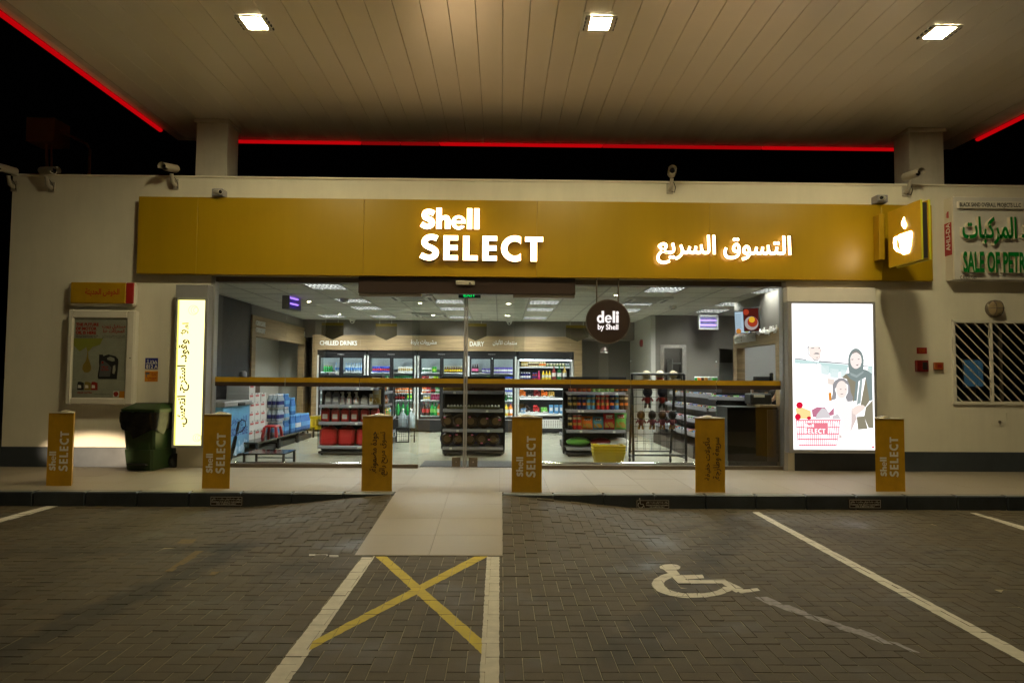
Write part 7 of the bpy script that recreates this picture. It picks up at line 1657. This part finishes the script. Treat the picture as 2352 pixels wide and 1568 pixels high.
MB().box(3.52, 4.31, 11.12, 11.70, ZW + .10, 1.10, .006).build('front', mat('counter_black', (.008, .007, .007), .3, spec=.15).name, t); MB().box(3.54, 4.31, 11.16, 11.70, ZW, ZW + .10).build('plinth', 'dark_plastic', t)
a = on_y(1745, 922, 11.10); MB().box(a[0], 4.31, 11.08, 11.69, 1.101, 1.135, .004).build('ledge', 'pale_wood', t); MB().box(4.14, 4.31, 11.10, 11.1195, ZW + .1, 1.06).build('wood_inlay', 'brown_panel', t)
MB().box(4.45, 5.55, 11.3, 13.2, ZW, 1.02, .006).build('rear_cabinet', 'black_gloss', t)
def small(nm, mb, m, lab, cat): return solo(nm, mb, m, lab, cat)
x, z = on_y(1762, 866, 12.0)
t = thing('till_screen', 'black till screen on a stand above the counter', 'till', (x, 12.1, 1.02)); MB().box(-.16, .16, -.02, .03, .30, .56, .01).xf(Matrix.Rotation(.35, 4, 'Z')).build('screen_back', 'dark_plastic', t, local=True); MB().box(-.04, .04, -.02, .06, .02, .31).box(-.12, .12, -.1, .12, 0, .02).build('stand', 'dark_plastic', t, local=True); t.location.x = 4.42
MB().box(.12, .17, -.09, -.02, .40, .62, .012).build('card_reader', 'black_gloss', t, local=True)
t = thing('coffee_machine', 'coffee machine with a wood coloured front behind the till', 'coffee machine', (4.80, 12.5, 1.021)); MB().box(-.30, .30, -.05, .35, 0, .50, .02).build('body', mat('machine_wood', (.22, .13, .06), .5), t, local=True); MB().lathe([(.16, 0), (.16, .04), (.10, .05)], (0, -.05, .22), 20, axis='y').build('dial', 'dark_plastic', t, local=True)
t = thing('cash_box', 'dark cash box on the till ledge', 'cash box', (4.12, 11.45, 1.136)); MB().box(-.17, .17, -.15, .15, 0, .17, .02).build('body', 'black_metal', t, local=True); MB().box(-.12, .05, -.152, -.149, .11, .15).build('label', 'p_silver', t, local=True)
# menu screens
for i, (px0, px1, py0, py1, Y) in enumerate(((1690, 1720, 714, 766, 12.15), (1721, 1756, 704, 764, 11.95))):
    xc, zc = on_y((px0 + px1) / 2, (py0 + py1) / 2, Y); xc = min(xc, 4.2)
    t = thing('menu_screen', ('menu screen with small print and food pictures above the coffee counter', 'menu screen showing a red drink and cake above the coffee counter')[i], 'screen', (xc, Y, zc), -.62, 'menu screens above the coffee counter')
    RM = Matrix.Rotation(.16, 4, 'X'); wv, hv = (.245, .36) if i == 0 else (.245, .37)
    MB().box(-wv / 2 - .012, wv / 2 + .012, 0, .04, -hv / 2 - .012, hv / 2 + .012, .006).xf(RM).build('bezel', 'dark_plastic', t, local=True)
    MB().box(-wv / 2, wv / 2, -.003, -.0005, -hv / 2, hv / 2).xf(RM).build('screen', emat('menu_blue', (.55, .70, .85), .85) if i == 0 else emat('menu_red', (.10, .014, .010), .8), t, local=True)
    m = MB(); col = []
    if i == 0:
        for r in range(7): m.box(-.11 + .0, .0 - .02, -.0045, -.0035, .12 - r * .035, .128 - r * .035); m.box(.03, .11, -.0045, -.0035, .12 - r * .035, .128 - r * .035)
        m.m = 1; m.lathe([(.045, .004), (0, .005)], (-.07, 0, -.15), 12, axis='y'); m.m = 2; m.lathe([(.04, .004), (0, .005)], (.07, 0, -.14), 12, axis='y')
        ms = [emat('menu_text', (.25, .33, .45), .6), emat('menu_food', (.7, .25, .04), .8), emat('menu_salad', (.6, .6, .25), .8)]
    else:
        m.lathe([(.115, .0035), (0, .004)], (.0, 0, -.06), 20, axis='y'); m.m = 1; m.lathe([(.085, .0045), (0, .005)], (.02, 0, -.04), 18, axis='y'); m.m = 2; m.lathe([(.05, .0055), (0, .006)], (.01, 0, .0), 14, axis='y'); m.m = 1; m.lathe([(.05, .0045), (0, .005)], (-.08, 0, .13), 12, axis='y')
        ms = [emat('menu_plate', (.6, .5, .48), .7), emat('menu_cake', (.45, .05, .02), .9), emat('menu_scoop', (.95, .5, .03), .9)]
    m.xf(RM).build('picture', ms, t, local=True)
    MB().box(-.03, .03, .04, .12, -.05, .05).xf(RM).build('wall_arm', 'dark_plastic', t, local=True)
# insect killers with violet tubes
def zapper(loc, rz, label, w_=.50, h=.36):
    t = thing('insect_killer', label, 'insect killer', loc, rz, 'violet insect killers')
    MB().box(-w_ / 2, w_ / 2, -.06, .07, h / 2 - .06, h / 2, .01).box(-w_ / 2, -w_ / 2 + .025, -.06, .07, -h / 2, h / 2 - .061).box(w_ / 2 - .025, w_ / 2, -.06, .07, -h / 2, h / 2 - .061).box(-w_ / 2 + .026, w_ / 2 - .026, -.07, .07, -h / 2, -h / 2 + .025).build('housing', mat('killer_shell', (.16, .16, .17), .4).name if 'killer_shell' not in MATS else 'killer_shell', t, local=True)
    MB().box(-w_ / 2 + .026, w_ / 2 - .026, .02, .03, -h / 2 + .03, h / 2 - .065).build('reflector', 'violet_reflector_glow', t, local=True)  # emits by itself: the violet light of the tubes is put into its material
    for z in (-.07, .03): MB().tube([(-w_ / 2 + .03, -.01, z), (w_ / 2 - .03, -.01, z)], .014, 8).build('tube', 'violet_glow', t, local=True)
    m = MB()
    for i in range(14): x = -w_ / 2 + .04 + i * (w_ - .08) / 13; m.box(x - .002, x + .002, -.058, -.054, -h / 2 + .026, h / 2 - .062)
    for j in range(4): z = -h / 2 + .06 + j * .06; m.box(-w_ / 2 + .026, w_ / 2 - .026, -.0535, -.050, z - .002, z + .002)
    m.build('grid', 'killer_shell', t, local=True)
    for x in (-.18, .18): MB().tube([(x, 0, h / 2), (x, 0, ZC - loc[2] - .002)], .004, 4).build('chain', 'grey_metal', t, local=True)
xz = on_y(671, 689, 12.9); zapper((xz[0], 12.9, xz[1]), 1.42, 'violet insect killer hanging near the freezer side wall')
xz = on_y(1626, 739, 15.4); zapper((xz[0], 15.4, xz[1]), .0, 'violet insect killer hanging near the deli rear wall', .42, .33)
# exit sign
xz0, xz1 = on_y(1053, 684, 11.6), on_y(1104, 665, 11.6)
t = thing('exit_sign', 'black exit sign with green glowing letters above the door', 'sign', ((xz0[0] + xz1[0]) / 2, 11.6, xz0[1]))
MB().box(xz0[0], xz1[0], 11.6, 11.64, xz0[1], xz1[1] + .12, .006).build('box_body', 'black_metal', t)
letters(MB(), 'EXIT', ((xz0[0] + xz1[0]) / 2, 11.6, xz0[1] + (xz1[1] - xz0[1]) * .36), XV, ZV, (xz1[0] - xz0[0]) * .55, (xz1[1] - xz0[1]) * .45, bold=.03).build('lettering', 'exit_glow', t)
letters(MB(), 'مخرج', ((xz0[0] + xz1[0]) / 2, 11.6, xz0[1] + (xz1[1] - xz0[1]) * 1.15), XV, ZV, (xz1[0] - xz0[0]) * .6, (xz1[1] - xz0[1]) * .7, bold=.02).build('lettering', 'exit_glow', t)
for q in (xz0[0] + .05, xz1[0] - .05): MB().tube([(q, 11.62, xz1[1] + .12), (q, 11.62, ZC - .002)], .005, 5).build('rod', 'grey_metal', t)

# ================================================================== shop assistant behind the counter
def skin_mesh(nm, chains, m):
    """chains: lists of (x, y, z, r); the first point of each further chain is joined to the nearest vertex made so far."""
    v = []; e = []; r = []
    for c in chains:
        for i, (x, y, z, rad) in enumerate(c):
            v.append((x, y, z)); r.append(rad)
            if i: e.append((len(v) - 2, len(v) - 1))
            elif len(v) > 1:
                k = min(range(len(v) - 1), key=lambda q: math.dist(v[q], v[-1])); e.append((k, len(v) - 1))
    me = bpy.data.meshes.new(nm); me.from_pydata(v, e, []); o = bpy.data.objects.new(nm, me); COL.objects.link(o)
    md = o.modifiers.new('skin', 'SKIN'); md.use_smooth_shade = True
    for i, q in enumerate(me.skin_vertices[0].data): q.radius = r[i] if isinstance(r[i], tuple) else (r[i], r[i])
    me.skin_vertices[0].data[0].use_root = True
    sd = o.modifiers.new('sub', 'SUBSURF'); sd.levels = sd.render_levels = 1
    dg = bpy.context.evaluated_depsgraph_get(); dg.update(); ev = bpy.data.meshes.new_from_object(o.evaluated_get(dg)); bpy.data.objects.remove(o)
    ev.name = nm; ev.materials.clear(); ev.materials.append(MATS[m])
    for p in ev.polygons: p.use_smooth = True
    return ev
pt = thing('person', 'person in a yellow shirt behind the till, mostly hidden by the window frame', 'person', (4.93, 12.05, ZW), -.9)
def pobj(nm, me): o = bpy.data.objects.new(nm, me); COL.objects.link(o); o.parent = pt; return o
hand = []
body = skin_mesh('body', [[(0, 0, .92, (.14, .10)), (0, .0, 1.10, (.13, .095)), (0, 0, 1.32, (.15, .10)), (0, 0, 1.42, (.11, .08)), (0, -.01, 1.50, .052), (0, -.02, 1.56, .055), (0, -.03, 1.64, (.082, .098)), (0, -.03, 1.73, (.06, .075))],
    [(.16, 0, 1.38, .058), (.21, -.03, 1.22, .045), (.24, -.08, 1.08, .040), (.20, -.24, 1.02, .033), (.17, -.33, 1.01, .024), (.165, -.37, 1.01, (.038, .016)), (.165, -.41, 1.005, (.036, .014))],
    [(-.16, 0, 1.38, .058), (-.22, -.05, 1.22, .045), (-.25, -.10, 1.08, .040), (-.20, -.28, 1.03, .033), (-.17, -.37, 1.02, .024), (-.165, -.41, 1.02, (.038, .016)), (-.165, -.45, 1.015, (.036, .014))],
    [(.09, 0, .85, .085), (.10, .0, .48, .062), (.10, .02, .10, .040), (.10, -.04, .035, .036), (.10, -.13, .03, .030)], [(-.09, 0, .85, .085), (-.10, .0, .48, .062), (-.10, .02, .10, .040), (-.10, -.04, .035, .036), (-.10, -.13, .03, .030)]]
    + [[(s * .165 + f * .017, -.42 if s > 0 else -.46, 1.01, .010), (s * .165 + f * .019, (-.455 if s > 0 else -.495) - L2, 1.005, .009), (s * .165 + f * .020, (-.485 if s > 0 else -.525) - L2, .992, .008)] for s in (1, -1) for f, L2 in ((-1.5, .0), (-.5, .012), (.5, .008), (1.5, -.012))]
    + [[(s * .165 - s * .035, -.385 if s > 0 else -.425, 1.01, .012), (s * .165 - s * .06, -.42 if s > 0 else -.46, 1.003, .010), (s * .165 - s * .065, -.445 if s > 0 else -.485, .995, .009)] for s in (1, -1)], 'p_skin')
pobj('body', body)
pobj('polo_shirt', skin_mesh('polo_shirt', [[(0, 0, .86, (.165, .125)), (0, .0, 1.10, (.155, .12)), (0, 0, 1.32, (.175, .122)), (0, 0, 1.42, (.125, .095)), (0, -.01, 1.475, .062)], [(.16, 0, 1.38, .075), (.21, -.03, 1.24, .064), (.225, -.045, 1.17, .062)], [(-.16, 0, 1.38, .075), (-.22, -.05, 1.24, .064), (-.235, -.065, 1.17, .062)]], mat('polo_yellow', (.72, .50, .01), .8).name))
pobj('trousers', skin_mesh('trousers', [[(0, 0, .90, (.155, .115)), (0, 0, .84, (.16, .12))], [(.09, 0, .80, .10), (.10, 0, .48, .078), (.10, .02, .09, .060)], [(-.09, 0, .80, .10), (-.10, 0, .48, .078), (-.10, .02, .09, .060)]], 'p_black'))
MB().blob((0, .005, 1.685), (.098, .115, .105), 14, 9).build('hair', 'p_black', pt, local=True)
for s in (-1, 1):
    MB().blob((s * .035, -.118, 1.665), (.012, .010, .009)).build('eye', 'p_white', pt, local=True); MB().blob((s * .092, -.02, 1.65), (.012, .022, .032)).build('ear', 'p_skin', pt, local=True); MB().box(s * .10 - .05, s * .10 + .05, -.19, .07, .0, .07, .025).build('shoe', 'rubber', pt, local=True)
MB().blob((0, -.130, 1.635), (.014, .022, .026)).build('nose', 'p_skin', pt, local=True); MB().box(-.026, .026, -.121, -.112, 1.588, 1.598, .004).build('mouth', 'p_dred', pt, local=True)
